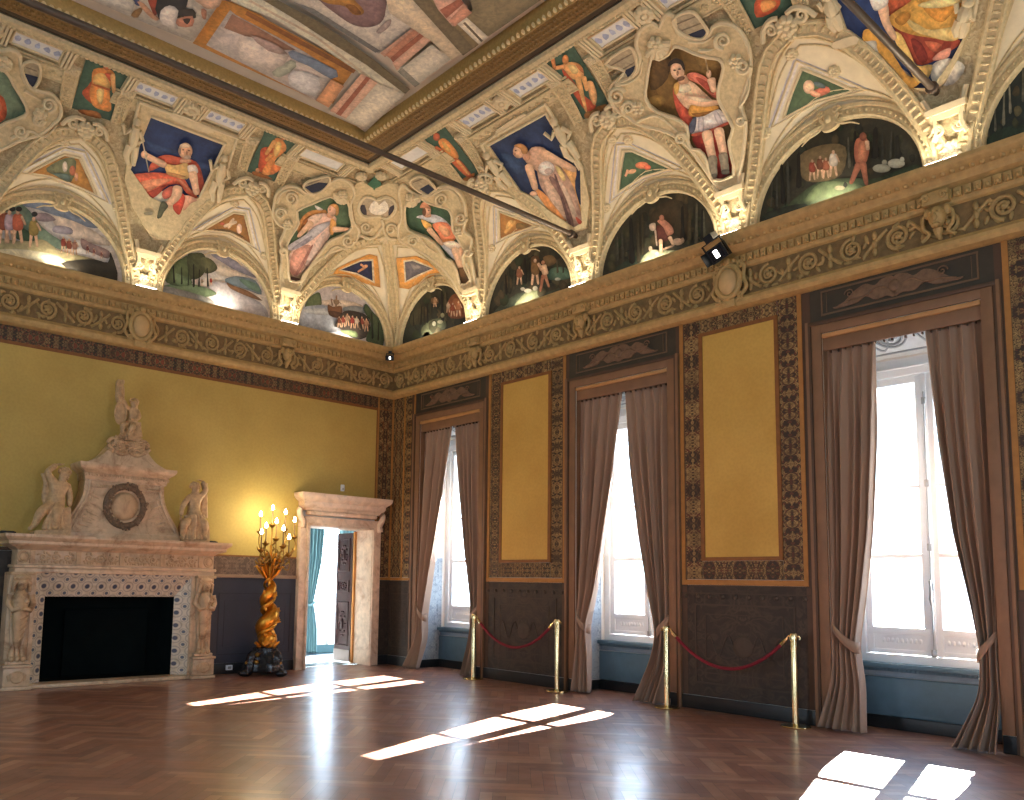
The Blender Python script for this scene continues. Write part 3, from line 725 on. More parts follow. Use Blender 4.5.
# ---------------------------------------------------------------- coved vault
VD, VH, VZ = 2.25, 2.2, 5.75
def covept(wall, s, v, off=0.):
    th = v*PI/2; d = VD*(1-math.cos(th)); z = VZ+VH*math.sin(th)
    n = V((math.cos(th)/VD, -math.sin(th)/VH)).normalized()
    d += n.x*off; z += n.y*off
    return V((-d, s, z)) if wall == 'R' else V((s, -d, z))
def coved(v): return VD*(1-math.cos(v*PI/2))
def cove_px(x, y, wall):
    v = ray(x, y); a = 0 if wall == 'R' else 1
    A = (v[a]/VD)**2+(v.z/VH)**2; uo = (VD+EYE[a])/VD; zo = (EYE.z-VZ)/VH
    B = 2*(uo*v[a]/VD+zo*v.z/VH); Cc = uo*uo+zo*zo-1; t = (-B+math.sqrt(max(0, B*B-4*A*Cc)))/(2*A); h = EYE+v*t
    return h[1-a], math.atan2((h.z-VZ)/VH, (VD+h[a])/VD)/(PI/2)
GW = [(0, 1.13), (.08, 1.05), (.2, .89), (.3, .75), (.42, .57), (.5, .43), (.56, .29), (.595, .15), (.615, 0)]
VA = .615
def gw(v):
    for k in range(len(GW)-1):
        (a, p), (b, q) = GW[k], GW[k+1]
        if v <= b: return p+(q-p)*(v-a)/(b-a)
    return 0.
LUN = {'R': [-1.18, -3.56, -5.98, -8.43, -10.88], 'L': [-1.20, -3.60, -6.08]}
AR, AZ = .94, 5.89      # painted lunette half width and springing
AO = 1.09               # outer radius of the arch moulding
def groin(wall, i):
    c = LUN[wall][i]; vs = [VA*(k/14)**.75 if k else 0. for k in range(15)]
    left = [(c-gw(v), v) for v in vs]                # far from the corner
    if i == 0:
        va = .60; m = 14; vs = [va*(k/m)**.8 if k else 0 for k in range(m+1)]
        end = -coved(va)
        left = [(end-(1.13+c*-1+.0-(-end))*(gw(v*VA/va)/1.13) if False else end+((c-1.13)-end)*(gw(v*VA/va)/1.13), v) for v in vs]
        right = [(-coved(v)-.0005, v) for v in vs]
    else: right = [(c+gw(v), v) for v in vs]
    return left+right[::-1][1:]                       # from left base over the apex to the right base
STUC = M['stucco']
def arch_pt(c, r, ph, z0=AZ): return c+r*math.cos(ph), z0+r*math.sin(ph)
def wallpt(wall, s, o, z): return V((-o, s, z)) if wall == 'R' else V((s, -o, z))
WEB = {}; WL = []
KV = 3.4
for wall, end in (('R', -15.4), ('L', -13.9)):
    outer = []
    g0 = groin(wall, 0); na = len(g0)//2
    outer += [(s, v*KV) for s, v in g0[:na+1]]                        # from pier base up to apex on the mitre
    vv = g0[na][1]; k = 8
    outer += [(-coved(vv+(1-vv)*q/k), (vv+(1-vv)*q/k)*KV) for q in range(1, k+1)]
    outer += [(end, KV), (end, 0)]
    for i in range(len(LUN[wall])-1, 0, -1):
        outer += [(s, v*KV) for s, v in groin(wall, i)]
    outer = [V(p) for p in outer]
    # drop duplicate points, densify
    o2 = []
    for p in dens(outer, .16):
        if not o2 or (p-o2[-1]).length > 1e-4: o2.append(p)
    v2, F = tri2d(o2, step=.17)
    b = MB(); b.add([covept(wall, p[0], max(0, min(1, p[1]/KV))) for p in v2], F)
    tag(b.build('vault_cove_%s' % ('right' if wall == 'R' else 'left'), M['stucco_d']), kind='structure')
    # webs above the lunettes
    for i, c in enumerate(LUN[wall]):
        g = groin(wall, i); n = 36; g = [V(p) for p in g]
        # resample the groin by arch angle
        def gp(t):
            x = t*(len(g)-1); k = min(int(x), len(g)-2); return g[k]+(g[k+1]-g[k])*(x-k)
        b = MB(); NW = 9; vs = []
        for k in range(n+1):
            t = k/n; s_, z_ = arch_pt(c, AO-.02, PI-PI*t if True else 0); s_ = c-(s_-c)*-1
            q = gp(t); G = covept(wall, q.x, max(0, q.y)); A = wallpt(wall, s_, .02, z_)
            A = wallpt(wall, c+(AO-.02)*math.cos(PI-PI*t), .02, AZ+(AO-.02)*math.sin(PI*t)) 
            A0 = wallpt(wall, c-(AO-.02)*math.cos(PI*t), .02, AZ+(AO-.02)*math.sin(PI*t))
            A = A0
            for m in range(NW+1):
                w = m/NW; P = A.lerp(G, w); P.z += .07*math.sin(PI*w)*math.sin(PI*t); vs.append(P)
        fs = [(k*(NW+1)+m, k*(NW+1)+m+1, (k+1)*(NW+1)+m+1, (k+1)*(NW+1)+m) for k in range(n) for m in range(NW)]
        b.add(vs, fs)
        for w_, r_ in ((1, .020), (2, .012), (7, .012), (8, .022)):
            q_ = [vs[k*(NW+1)+w_]+V((-.006 if wall == 'R' else 0, -.006 if wall == 'L' else 0, -.006)) for k in range(2, n-1)]; b2 = MB(); b2.tube(q_, r_, 6); WL.append((wall, i, b2))
        WEB[wall, i] = BVHTree.FromPolygons([tuple(p) for p in vs], fs)
        tag(b.build('vault_web', M['cream'], fix=False), kind='structure')

for wall, i, b in WL: tag(b.build('trim_%d' % (70+len(WEB)), M['stucco']), kind='structure')
# ---- surfaces addressed through the camera
def surf_pt(surf, x, y, off=0.):
    if surf in ('R', 'L'):
        s, v = cove_px(x, y, surf); return covept(surf, s, min(1.0, max(0., v)), off)
    if surf[0] == 'sv': return covept(surf[1], x, min(1.02, max(0., y)), off)
    if surf == 'V':
        best = None
        for w_ in ('R', 'L'):
            s, v = cove_px(x, y, w_); q = covept(w_, s, min(1.0, max(0., v)), off); d = (covept(w_, s, v)-EYE).length
            if best is None or d < best[0]: best = (d, q)
        return best[1]
    if surf[0] == 'web':
        v = ray(x, y); loc, nor, idx, d = WEB[surf[1], surf[2]].ray_cast(EYE, v)
        if loc is None:
            loc, nor, idx, d = WEB[surf[1], surf[2]].find_nearest(cand_near(surf, x, y))
        if nor.dot(EYE-loc) < 0: nor = -nor
        return loc+nor*off
    if surf[0] == 'lun':
        a = 0 if surf[1] == 'R' else 1; p = on_plane(x, y, a, -.012-off); return p
    if surf == 'C':
        return on_plane(x, y, 2, 8.245-off)
def cand_near(surf, x, y):
    a = 0 if surf[1] == 'R' else 1
    return on_plane(x, y, a, -.45)
def shade(P, q, k, rot, cx, cy, w, h):
    """the painter's own modelling of a form: darker contour, lighter upper left, folds"""
    d = min(((q-(a+(b-a)*max(0, min(1, (q-a).dot(b-a)/max(1e-9, (b-a).length_squared))))).length for a, b in zip(P, P[1:]+P[:1])), default=0)
    u = q.x*math.cos(rot)+q.y*math.sin(rot); v = q.y*math.cos(rot)-q.x*math.sin(rot)
    f = .66+.40*min(1, d/(.16*min(w, h)+1.2))-.16*((q.x-cx)/w+(q.y-cy)/h)
    return max(.35, f+k*.34*noise.noise((u*.42, v*.11, cx))+k*.16*noise.noise((u*.9, v*.5, cy)))
def lay(mb, surf, poly, off=.004, col=None, step=6., smooth=0, holes=(), thick=0., m=0, paint=0.):
    """a patch drawn as an outline on a surface; with thick it gets a raised slab with edges"""
    P = sm(poly, smooth) if smooth else [V(p) for p in poly]
    st = step if surf[0] == 'sv' or paint else max(3., step)
    P = dens(P, st)
    H = [dens(sm(h, smooth) if smooth else [V(p) for p in h], st) for h in holes]
    v2, F = tri2d(P, H, step)
    vs = [surf_pt(surf, p[0], p[1], off+thick) for p in v2]
    F2 = []
    for f in F:
        a, b, c = vs[f[0]], vs[f[1]], vs[f[2]]
        F2.append(f if (b-a).cross(c-a).dot(EYE-a) > 0 else tuple(reversed(f)))
    b0 = mb.add(vs, F2, m, col)
    if paint and col:
        x0 = min(p[0] for p in P); x1 = max(p[0] for p in P); y0 = min(p[1] for p in P); y1 = max(p[1] for p in P); Q = P[::max(1, len(P)//26)]; rt = math.atan2(y1-y0, x1-x0)-PI/2+.3*math.sin(x0)
        for i, p in enumerate(v2): f = shade(Q, p, paint, rt, (x0+x1)/2, (y0+y1)/2, x1-x0+1, y1-y0+1); mb.c[b0+i] = tuple(min(.95, max(0, c*f)) for c in col)
    if thick:
        for loop in [P]+H:
            a = [surf_pt(surf, p[0], p[1], off) for p in loop]; t = [surf_pt(surf, p[0], p[1], off+thick) for p in loop]; k = len(a)
            mb.add(a+t, [(i, (i+1) % k, k+(i+1) % k, k+i) for i in range(k)], m, col)
def line(mb, surf, pts, r=.02, off=.0, closed=False, smooth=4, m=0, col=None, seg=6, taper=False):
    P = sm(pts, smooth, closed) if smooth else [V(p) for p in pts]
    P = dens(P, .05 if surf[0] == 'sv' else 4., closed)
    q = [surf_pt(surf, p[0], p[1], off) for p in P]
    R = [r*(1-.8*i/len(q)) for i in range(len(q))] if taper else r
    mb.tube(q, R, seg, m, closed, col)
def spiral(mb, surf, c, r, turns=1.6, a0=0., sg=1, rad=.02, off=.03, m=0, sq=1.):
    n = int(14*turns); mb.tube([surf_pt(surf, c[0]+r*(1-.85*k/n)*math.cos(a0+sg*2*PI*turns*k/n), c[1]+sq*r*(1-.85*k/n)*math.sin(a0+sg*2*PI*turns*k/n), off) for k in range(n+1)], [rad*(1-.6*k/n) for k in range(n+1)], 6, m)
def boss(mb, surf, c, r, off=.02, petals=6, m=0):
    """little rosette; r in metres"""
    p = surf_pt(surf, c[0], c[1], off); e = .02 if surf[0] == 'sv' else .5
    X = (surf_pt(surf, c[0]+e, c[1], off)-p).normalized(); Yv = (surf_pt(surf, c[0], c[1]+e, off)-p); Nn = X.cross(Yv).normalized(); Yv = Nn.cross(X)
    for k in range(petals):
        a = 2*PI*k/petals; mb.blob(p+(X*math.cos(a)+Yv*math.sin(a))*r*.62, r*.42, 6, 4, m)
    mb.blob(p, r*.42, 6, 4, m)

LUNE = {}
# ---- lunettes: arch mouldings with clasp, one thing each
for wall in ('R', 'L'):
    for i, c in enumerate(LUN[wall]):
        b = MB(); N = 40; prof = [(AR, .004), (AR, .075), (AR+.02, .09), (AR+.035, .075), (AR+.10, .07), (AR+.115, .095), (AR+.15, .10), (AO+.01, .06), (AO+.01, .004)]
        path = []; n = len(prof); vs = []
        ph0 = -.10
        for k in range(N+1):
            ph = ph0+(PI-2*ph0)*k/N
            for r, o in prof:
                vs.append(wallpt(wall, c+r*math.cos(ph), o, AZ+r*math.sin(ph)))
        b.add(vs, [(k*n+m, k*n+m+1, (k+1)*n+m+1, (k+1)*n+m) for k in range(N) for m in range(n-1)])
        for k in range(46):
            ph = ph0+(PI-2*ph0)*(k+.5)/46; b.blob(wallpt(wall, c+(AR+.068)*math.cos(ph), .075, AZ+(AR+.068)*math.sin(ph)), .020, 6, 4)
        e = LUNE[wall, i] = empty('lunette', wallpt(wall, c, 0, AZ)); attach(b.build('arch_moulding', M['stucco']), e)
        if wall == 'R' and i == 4: continue
        b = MB(); w_ = lambda a, o, z: wallpt(wall, c+a, o, AZ+AR+z)
        b.prism(sm([(-.10, -.06), (-.06, .02), (-.09, .12), (0, .15), (.09, .12), (.06, .02), (.10, -.06), (.04, -.1), (-.04, -.1)], 3), w_(0, .07, 0), w_(1, 0, 0)-w_(0, 0, 0), V((0, 0, 1)), w_(0, .06, 0)-w_(0, 0, 0))
        attach(b.build('clasp', M['stucco']), e)
        b = MB()
        for sg in (1, -1):
            b.tube([w_(sg*(.085+.045*(1-t)*math.cos(9*t)), .14, .10+.045*(1-t)*math.sin(9*t)) for t in [q/16 for q in range(17)]], .016, 6)
            b.tube([w_(sg*a, .12, z) for a, z in sm([(.10, .06), (.07, -.02), (.14, -.08), (.24, -.11), (.33, -.17)], 5, False)], [.024-.018*q/20 for q in range(21)], 6)
        b.blob(w_(0, .15, .02), (.035, .035, .05)); attach(b.build('clasp_scrolls', M['stucco']), e)

# ---- groin ribs with egg course
def rib(wall, pts, name, lab=None):
    b = MB(); P = [V(p) for p in dens(pts, .035, False)]
    c3 = [covept(wall, p.x, max(0, p.y)) for p in P]
    n3 = [(covept(wall, p.x, max(0, p.y), .1)-covept(wall, p.x, max(0, p.y))).normalized() for p in P]
    N = len(P)
    def sd(k):
        t = (c3[min(k+1, N-1)]-c3[max(k-1, 0)]).normalized(); return n3[k].cross(t).normalized()
    S = [sd(k) for k in range(N)]
    prof = [(-.085, -.02), (-.085, .04), (-.065, .055), (-.045, .035), (.045, .035), (.065, .055), (.085, .04), (.085, -.02)]
    b.sweep(prof, c3, list(zip(S, n3)))
    acc = 0; last = c3[0]
    for k in range(1, N):
        acc += (c3[k]-last).length; last = c3[k]
        if acc > .056:
            acc = 0; t = (c3[min(k+1, N-1)]-c3[k-1]).normalized()
            Mx = Matrix((S[k], t, n3[k])).transposed(); b.blob(c3[k]+n3[k]*.035, (.043, .019, .03), 6, 4, 0, Mx)
    return tag(b.build(name, M['cream'] if False else M['stucco']), kind='structure')
nr = 30
for wall in ('R', 'L'):
    for i in range(len(LUN[wall])):
        g = groin(wall, i); h = len(g)//2; off_ = .075
        lf = [(s-off_*(1 if v < .58 else max(0, (VA-v)/.035)), v) for s, v in g[:h+1]]; rt = [(s+off_*(1 if v < .58 else max(0, (VA-v)/.035)), v) for s, v in g[h:]]
        rib(wall, lf, 'trim_%d' % nr); nr += 1
        if i > 0: rib(wall, rt, 'trim_%d' % nr); nr += 1
# corner rib on the mitre
b = MB(); pts = [covept('R', -coved(v), v) for v in [.005+.60*k/60 for k in range(61)]]
fr = [((V((-1, 1, 0)).normalized()), V((-1, -1, -.3)).normalized()) for p in pts]
b.sweep([(-.10, -.05), (-.10, .05), (-.07, .07), (-.05, .05), (.05, .05), (.07, .07), (.10, .05), (.10, -.05)], pts, fr)
for k in range(1, 60):
    b.blob(pts[k]+fr[k][1]*.05, (.045, .045, .02), 6, 4, 0)
tag(b.build('trim_29', M['stucco']), kind='structure')

# ---- frame of the flat ceiling and the flat ceiling itself
def ring(mb, prof, m=0):
    for wall, end in (('R', -15.4), ('L', -13.9)):
        n = len(prof); vs = [wallpt(wall, -o, o, z) for o, z in prof]+[wallpt(wall, end, o, z) for o, z in prof]
        mb.add(vs, [(k, k+1, n+k+1, n+k) for k in range(n-1)], m)
b = MB(); ring(b, [(2.12, 7.93), (2.13, 7.895), (2.20, 7.885), (2.25, 7.90), (2.26, 7.95)], 0)
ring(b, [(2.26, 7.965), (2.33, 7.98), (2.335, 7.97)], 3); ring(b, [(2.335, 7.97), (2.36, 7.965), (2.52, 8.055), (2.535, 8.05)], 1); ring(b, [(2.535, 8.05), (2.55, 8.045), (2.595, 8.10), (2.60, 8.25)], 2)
for wall, lim in (('R', -11.5), ('L', -9.5)):
    s = -2.3; k = 0
    while s > lim:
        b.blob(wallpt(wall, s, 2.165, 7.885), (.028, .028, .016), 6, 4, 0); s -= .055
    s = -2.62
    while s > lim:
        b.blob(wallpt(wall, s, 2.575, 8.075), (.034, .026, .034), 6, 4, 4); s -= .085
    s = -2.4; rng = random.Random(5)
    while s > lim:
        for q in (0, 1, 2):
            o_ = 2.385+.05*q; b.blob(wallpt(wall, s-.025*(q % 2)-rng.uniform(0, .012), o_, 7.968+.53*(o_-2.36)), (.022, .022, .014), 6, 3, 1)
        s -= .052
tag(b.build('trim_60', [M['stucco'], simple('brown_gilt_band', lin((132, 100, 52)), .55, .1, .3, 25, .4, 60), simple('gold_moulding', lin((170, 140, 82)), .5, .2, .2, 25), simple('dark_recess', lin((86, 72, 52)), .8), simple('gold_bead', lin((224, 200, 150)), .45, .1)]), kind='structure')  # recess strip is coloured dark to stand for the shadow line there
b = MB(); b.add([(-13.9, -15.4, 8.25), (-2.5, -15.4, 8.25), (-2.5, -2.5, 8.25), (-13.9, -2.5, 8.25)], [(0, 1, 2, 3)]); b.add([(-14, -15.5, 8.6), (.3, -15.5, 8.6), (.3, .3, 8.6), (-14, .3, 8.6)], [(3, 2, 1, 0)])
tag(b.build('ceiling', simple('painted_ceiling_ground', lin((206, 198, 182)), .8, 0, .06, 4), smooth=False), kind='structure')

# ---------------------------------------------------------------- uplights on the cornice
M['lamp'] = emis('lamp_white', (1, .95, .86), 14.)
def uplight(wall, s, label, L=.34, power=4., grp='uplights on the cornice ledge', o=.20, tilt=.8):
    e = empty('uplight', wallpt(wall, s, o, 5.83), label, 'lamp', grp)
    b = MB(); b.bev(wallpt(wall, s-L/2, o-.045, 5.832), wallpt(wall, s+L/2, o+.045, 5.862), .006); attach(b.build('housing', M['black']), e)
    b = MB(); b.tube([wallpt(wall, s-L/2+.02, o-.01, 5.872), wallpt(wall, s+L/2-.02, o-.01, 5.872)], .016, 8); attach(b.build('light_tube', M['lamp']), e)
    l = bpy.data.lights.new('uplight_lamp', 'AREA'); l.shape = 'RECTANGLE'; l.size = L; l.size_y = .07; l.energy = power*UPL; l.color = (1., .87, .66)
    lo = bpy.data.objects.new('uplight_lamp', l); COL.objects.link(lo); lo.location = wallpt(wall, s, o, 5.90)
    d = wallpt(wall, 0, tilt, 1)-wallpt(wall, 0, 0, 0); zz = -d.normalized(); xx = V((0, 1, 0)) if wall == 'R' else V((1, 0, 0)); yy = zz.cross(xx)
    lo.matrix_world = Matrix(((xx.x, yy.x, zz.x, lo.location.x), (xx.y, yy.y, zz.y, lo.location.y), (xx.z, yy.z, zz.z, lo.location.z), (0, 0, 0, 1)))
    lo.parent = e; lo.matrix_parent_inverse = Matrix.Translation(-e.location)
for wall, s, t in (('R', -2.36, 'uplight glowing at the foot of the helmeted soldier painting'), ('R', -4.72, 'uplight glowing at the foot of the leaning woman painting'), ('R', -7.14, 'uplight glowing just above the black spotlight'), ('R', -9.58, 'uplight glowing right of the pipe player lunette'),
    ('L', -2.38, 'uplight glowing under the woman in pale dress painting'), ('L', -4.84, 'uplight glowing under the red cloaked man painting')): uplight(wall, s, t)
for wall in ('R', 'L'):
    for i, c in enumerate(LUN[wall]):
        nm = {('R', 0): 'dark forest lunette next to the corner', ('R', 1): 'lunette second from the corner on the right', ('R', 2): 'lunette third from the corner on the right', ('R', 3): 'lunette with the pipe player', ('R', 4): 'lunette cut by the right edge', ('L', 0): 'ship lunette', ('L', 1): 'lake landscape lunette', ('L', 2): 'soldiers lunette'}[wall, i]
        uplight(wall, c+.05, 'slim picture light at the base of the '+nm, .42, 1.5, 'picture lights under the lunettes', .13, .1)
for (x, y) in [(-6., -15.2), (-10, -15.2), (-2.5, -15.2)]:
    pass
# ---------------------------------------------------------------- frescoes of the vault
def K(c, f=1.25):
    l = lin(c); g = (l[0]+l[1]+l[2])/3; return tuple(min(.95, (x*.9+g*.1)*f) for x in l)
def Z(x0, y0, k): return lambda *pts: [(x0+p[0]/k, y0+p[1]/k) for p in pts]
def el(cx, cy, rx, ry, n=12, rot=0.):
    return [(cx+rx*math.cos(2*PI*k/n)*math.cos(rot)-ry*math.sin(2*PI*k/n)*math.sin(rot), cy+rx*math.cos(2*PI*k/n)*math.sin(rot)+ry*math.sin(2*PI*k/n)*math.cos(rot)) for k in range(n)]
SK = (224, 178, 140)
FRL = []
def fresco(name, surf, z, field, shapes, label, cat='painting', group='ceiling frescoes', fs=0, thick=.006, off=.012):
    """field: (colour, outline) ; shapes painted on it in order: (colour, outline, smoothing)"""
    b = MB(); q = z(*field[1]); lay(b, surf, q, off, K(field[0]), 4.5, fs, (), thick, 0, .35)
    o = off+thick
    for k, sh in enumerate(shapes):
        o += .0022
        c, pts = sh[0], sh[1]; smo = sh[2] if len(sh) > 2 else 3
        lay(b, surf, z(*pts), o, K(c), 2.1, smo, (), 0., 0, .35 if c == SK else 1.)
    ob = b.build(name, M['fresco'], fix=False, smooth=False); tag(ob, label, cat, group); FRL.append(ob); return ob
def limb(a, b_, w0, w1):
    a, b_ = V(a), V(b_); d = (b_-a).normalized(); n = V((-d.y, d.x)); m = (a+b_)/2
    return [tuple(a+n*w0), tuple(m+n*(w0+w1)*.55), tuple(b_+n*w1), tuple(b_-n*w1), tuple(m-n*(w0+w1)*.55), tuple(a-n*w0)]

z = Z(115, 100, 6.667)
fresco('fresco', 'L', z, ((20, 46, 92), [(242, 90), (733, 272), (560, 640), (420, 700), (330, 690), (230, 640), (100, 455)]), [
 ((38, 66, 112), [(200, 260), (300, 300), (420, 330), (380, 350), (260, 330)]), ((36, 62, 108), [(520, 400), (640, 430), (620, 470), (540, 440)]),
 ((204, 194, 168), [(110, 640), (300, 600), (480, 660), (560, 640), (470, 760), (290, 790), (180, 760)]),
 ((200, 84, 52), [(225, 470), (250, 400), (330, 358), (430, 375), (540, 405), (582, 500), (586, 600), (552, 628), (545, 520), (470, 440), (340, 425)]),
 ((216, 92, 56), [(95, 500), (180, 482), (300, 478), (440, 505), (490, 570), (548, 642), (535, 655), (470, 612), (430, 560), (360, 562), (300, 602), (225, 655), (150, 655), (108, 570)]),
 ((238, 140, 96), [(135, 560), (240, 522), (380, 520), (320, 552), (190, 612)]), ((176, 64, 40), [(150, 640), (260, 590), (340, 560), (250, 650)]), ((236, 132, 90), [(400, 515), (450, 535), (520, 620), (480, 590)]),
 ((216, 172, 100), [(330, 420), (400, 425), (475, 410), (505, 470), (475, 520), (400, 505), (345, 480)]), ((198, 140, 80), [(340, 470), (400, 480), (470, 500), (410, 508), (350, 490)]),
 (SK, limb((185, 350), (330, 425), 17, 20)), (SK, el(192, 352, 22, 26)), ((206, 190, 160), limb((178, 245), (222, 470), 4, 4), 0),
 ((222, 206, 190), [(478, 430), (530, 420), (550, 470), (500, 490)]), (SK, limb((512, 470), (540, 615), 26, 18)),
 ((222, 160, 128), [(455, 625), (545, 655), (500, 680), (450, 730)]), ((200, 66, 40), [(425, 610), (462, 640), (435, 735), (412, 757), (378, 700)]),
 ((186, 90, 70), [(310, 600), (380, 560), (370, 630), (320, 650)]), (SK, [(385, 560), (440, 570), (432, 640), (380, 690), (352, 715), (318, 685), (368, 630)]),
 ((84, 84, 62), [(305, 665), (348, 695), (318, 740), (300, 775), (272, 775)]), ((150, 140, 110), [(185, 745), (240, 735), (245, 755), (200, 762)]),
 ((204, 146, 108), [(440, 370), (490, 370), (500, 400), (430, 400)]), ((216, 164, 124), el(466, 318, 46, 56)), ((236, 200, 164), el(462, 282, 34, 16)), ((150, 130, 112), el(426, 318, 9, 24)), ((186, 158, 136), el(478, 360, 24, 14)), ((96, 66, 50), el(450, 308, 8, 4)), ((96, 66, 50), el(488, 312, 8, 4)), ((190, 130, 96), el(474, 328, 6, 14))],
 'fresco of a bald man in a red cloak holding a staff on deep blue')

z = Z(480, 100, 5.714)
fresco('fresco', 'R', z, ((26, 48, 88), [(50, 245), (380, 60), (580, 390), (585, 560), (590, 700), (545, 725), (420, 640), (300, 545), (235, 512)]), [
 ((40, 66, 104), [(120, 300), (220, 330), (260, 420), (180, 400)]), ((196, 186, 160), [(300, 545), (420, 560), (590, 600), (592, 705), (545, 728), (420, 645)]),
 ((226, 166, 92), [(430, 350), (500, 380), (556, 400), (548, 500), (604, 690), (570, 660), (520, 500), (470, 420)]), ((222, 146, 74), [(322, 515), (362, 520), (495, 660), (480, 695), (400, 630)]),
 ((192, 152, 128), [(330, 330), (430, 340), (500, 420), (548, 520), (590, 690), (545, 722), (505, 690), (430, 600), (380, 530), (345, 470)]),
 ((154, 116, 104), [(400, 440), (440, 450), (500, 560), (545, 715), (520, 700), (470, 580)]), ((214, 178, 150), [(372, 450), (420, 480), (480, 580), (500, 680), (450, 620), (396, 540)]), ((220, 188, 160), [(450, 450), (500, 500), (560, 650), (540, 660), (490, 540)]),
 ((130, 96, 92), limb((438, 430), (520, 700), 6, 8)), ((204, 162, 132), [(300, 262), (370, 262), (396, 300), (425, 360), (350, 402), (300, 372), (262, 330)]), ((226, 208, 194), el(386, 382, 46, 42)), ((206, 180, 164), el(400, 398, 24, 18)),
 (SK, limb((360, 290), (548, 390), 24, 16)), (SK, limb((285, 360), (326, 500), 22, 15)), (SK, el(316, 526, 22, 14)), ((234, 200, 130), [(440, 370), (470, 380), (500, 440), (480, 450)]),
 ((206, 150, 116), [(250, 300), (290, 290), (290, 330), (262, 330)]), ((220, 170, 132), el(230, 278, 34, 40)), ((192, 134, 72), [(200, 245), (240, 232), (278, 258), (278, 290), (250, 290), (236, 262)]), ((120, 80, 60), el(212, 272, 6, 4)), ((196, 140, 110), el(205, 290, 8, 8)),
 ((168, 66, 40), [(560, 660), (598, 690), (580, 705)])], 'fresco of a leaning woman in pale drapery on dark blue')

z = Z(640, 40, 5.333)
SOLD = [(65, 75), (110, 80), (160, 50), (190, 10), (240, 20), (290, 45), (370, 72), (430, 82), (455, 130), (432, 230), (430, 300), (470, 380), (510, 460), (490, 530), (500, 600), (515, 720), (400, 745), (370, 640), (330, 580), (290, 575), (268, 530), (262, 450), (190, 400), (100, 370), (40, 300), (45, 200)]
fresco('fresco', 'R', z, ((112, 82, 32), SOLD), [
 ((146, 112, 48), el(95, 320, 46, 30)), ((92, 66, 26), [(60, 90), (160, 60), (150, 200), (60, 260)]), ((128, 96, 40), [(300, 60), (420, 95), (430, 150), (330, 150)]),
 ((158, 44, 32), [(285, 520), (340, 490), (420, 480), (470, 560), (500, 690), (440, 735), (395, 740), (370, 620), (310, 570)]), ((206, 84, 56), [(180, 250), (225, 320), (295, 430), (268, 480), (200, 370)]), ((222, 116, 86), [(255, 175), (300, 165), (360, 195), (410, 250), (425, 295), (395, 300), (330, 235), (270, 205)]), ((176, 70, 50), [(300, 190), (360, 215), (400, 280), (350, 250)]),
 ((228, 186, 146), [(186, 235), (220, 212), (275, 210), (340, 265), (400, 330), (330, 350), (260, 360), (205, 300)]), ((236, 206, 170), [(205, 235), (260, 225), (280, 260), (220, 275)]), ((210, 160, 72), [(185, 230), (215, 215), (210, 270), (190, 280)]),
 ((206, 146, 52), [(275, 340), (330, 340), (425, 345), (405, 380), (330, 402), (270, 395)]), ((168, 110, 36), [(280, 385), (330, 380), (400, 370), (330, 402)]),
 ((224, 210, 200), [(290, 412), (350, 398), (430, 362), (480, 430), (400, 462), (300, 492), (268, 480)]), ((196, 182, 180), [(320, 410), (345, 405), (350, 475), (320, 482)]), ((198, 184, 182), [(400, 385), (420, 372), (455, 440), (430, 450)]), ((82, 86, 104), [(290, 410), (310, 405), (300, 480), (262, 492), (270, 450)]), ((206, 90, 60), [(290, 492), (380, 470), (478, 428), (482, 442), (390, 482), (300, 506)]),
 (SK, [(240, 290), (300, 290), (380, 305), (440, 315), (440, 332), (350, 345), (260, 325)]), ((240, 204, 168), [(265, 290), (330, 295), (400, 312), (320, 318)]), (SK, el(455, 330, 18, 14)),
 (SK, limb((388, 190), (405, 262), 20, 14)), (SK, el(376, 165, 14, 22)), ((180, 150, 100), limb((350, 45), (374, 160), 4, 4), 0),
 (SK, limb((368, 480), (402, 630), 26, 18)), (SK, limb((432, 465), (462, 610), 24, 18)), ((130, 118, 98), limb((402, 615), (408, 725), 22, 18)), ((138, 124, 102), limb((458, 600), (472, 700), 22, 18)), ((92, 84, 72), [(395, 715), (425, 710), (420, 745), (390, 745)]), ((92, 84, 72), [(455, 690), (490, 690), (490, 712), (455, 712)]),
 ((206, 156, 116), [(215, 180), (255, 165), (270, 205), (225, 215)]), ((226, 178, 140), el(210, 142, 36, 50, 12, -.25)), ((46, 32, 24), [(158, 112), (172, 84), (205, 70), (240, 90), (252, 135), (242, 135), (225, 105), (195, 98), (170, 112)]), ((120, 84, 60), el(230, 182, 22, 12, 10, -.3)), ((80, 54, 40), el(196, 135, 8, 4)), ((80, 54, 40), el(222, 128, 8, 4)), ((196, 140, 106), el(212, 150, 6, 14))],
 'fresco of a dark haired soldier in white kilt inside a stucco cartouche', fs=2)

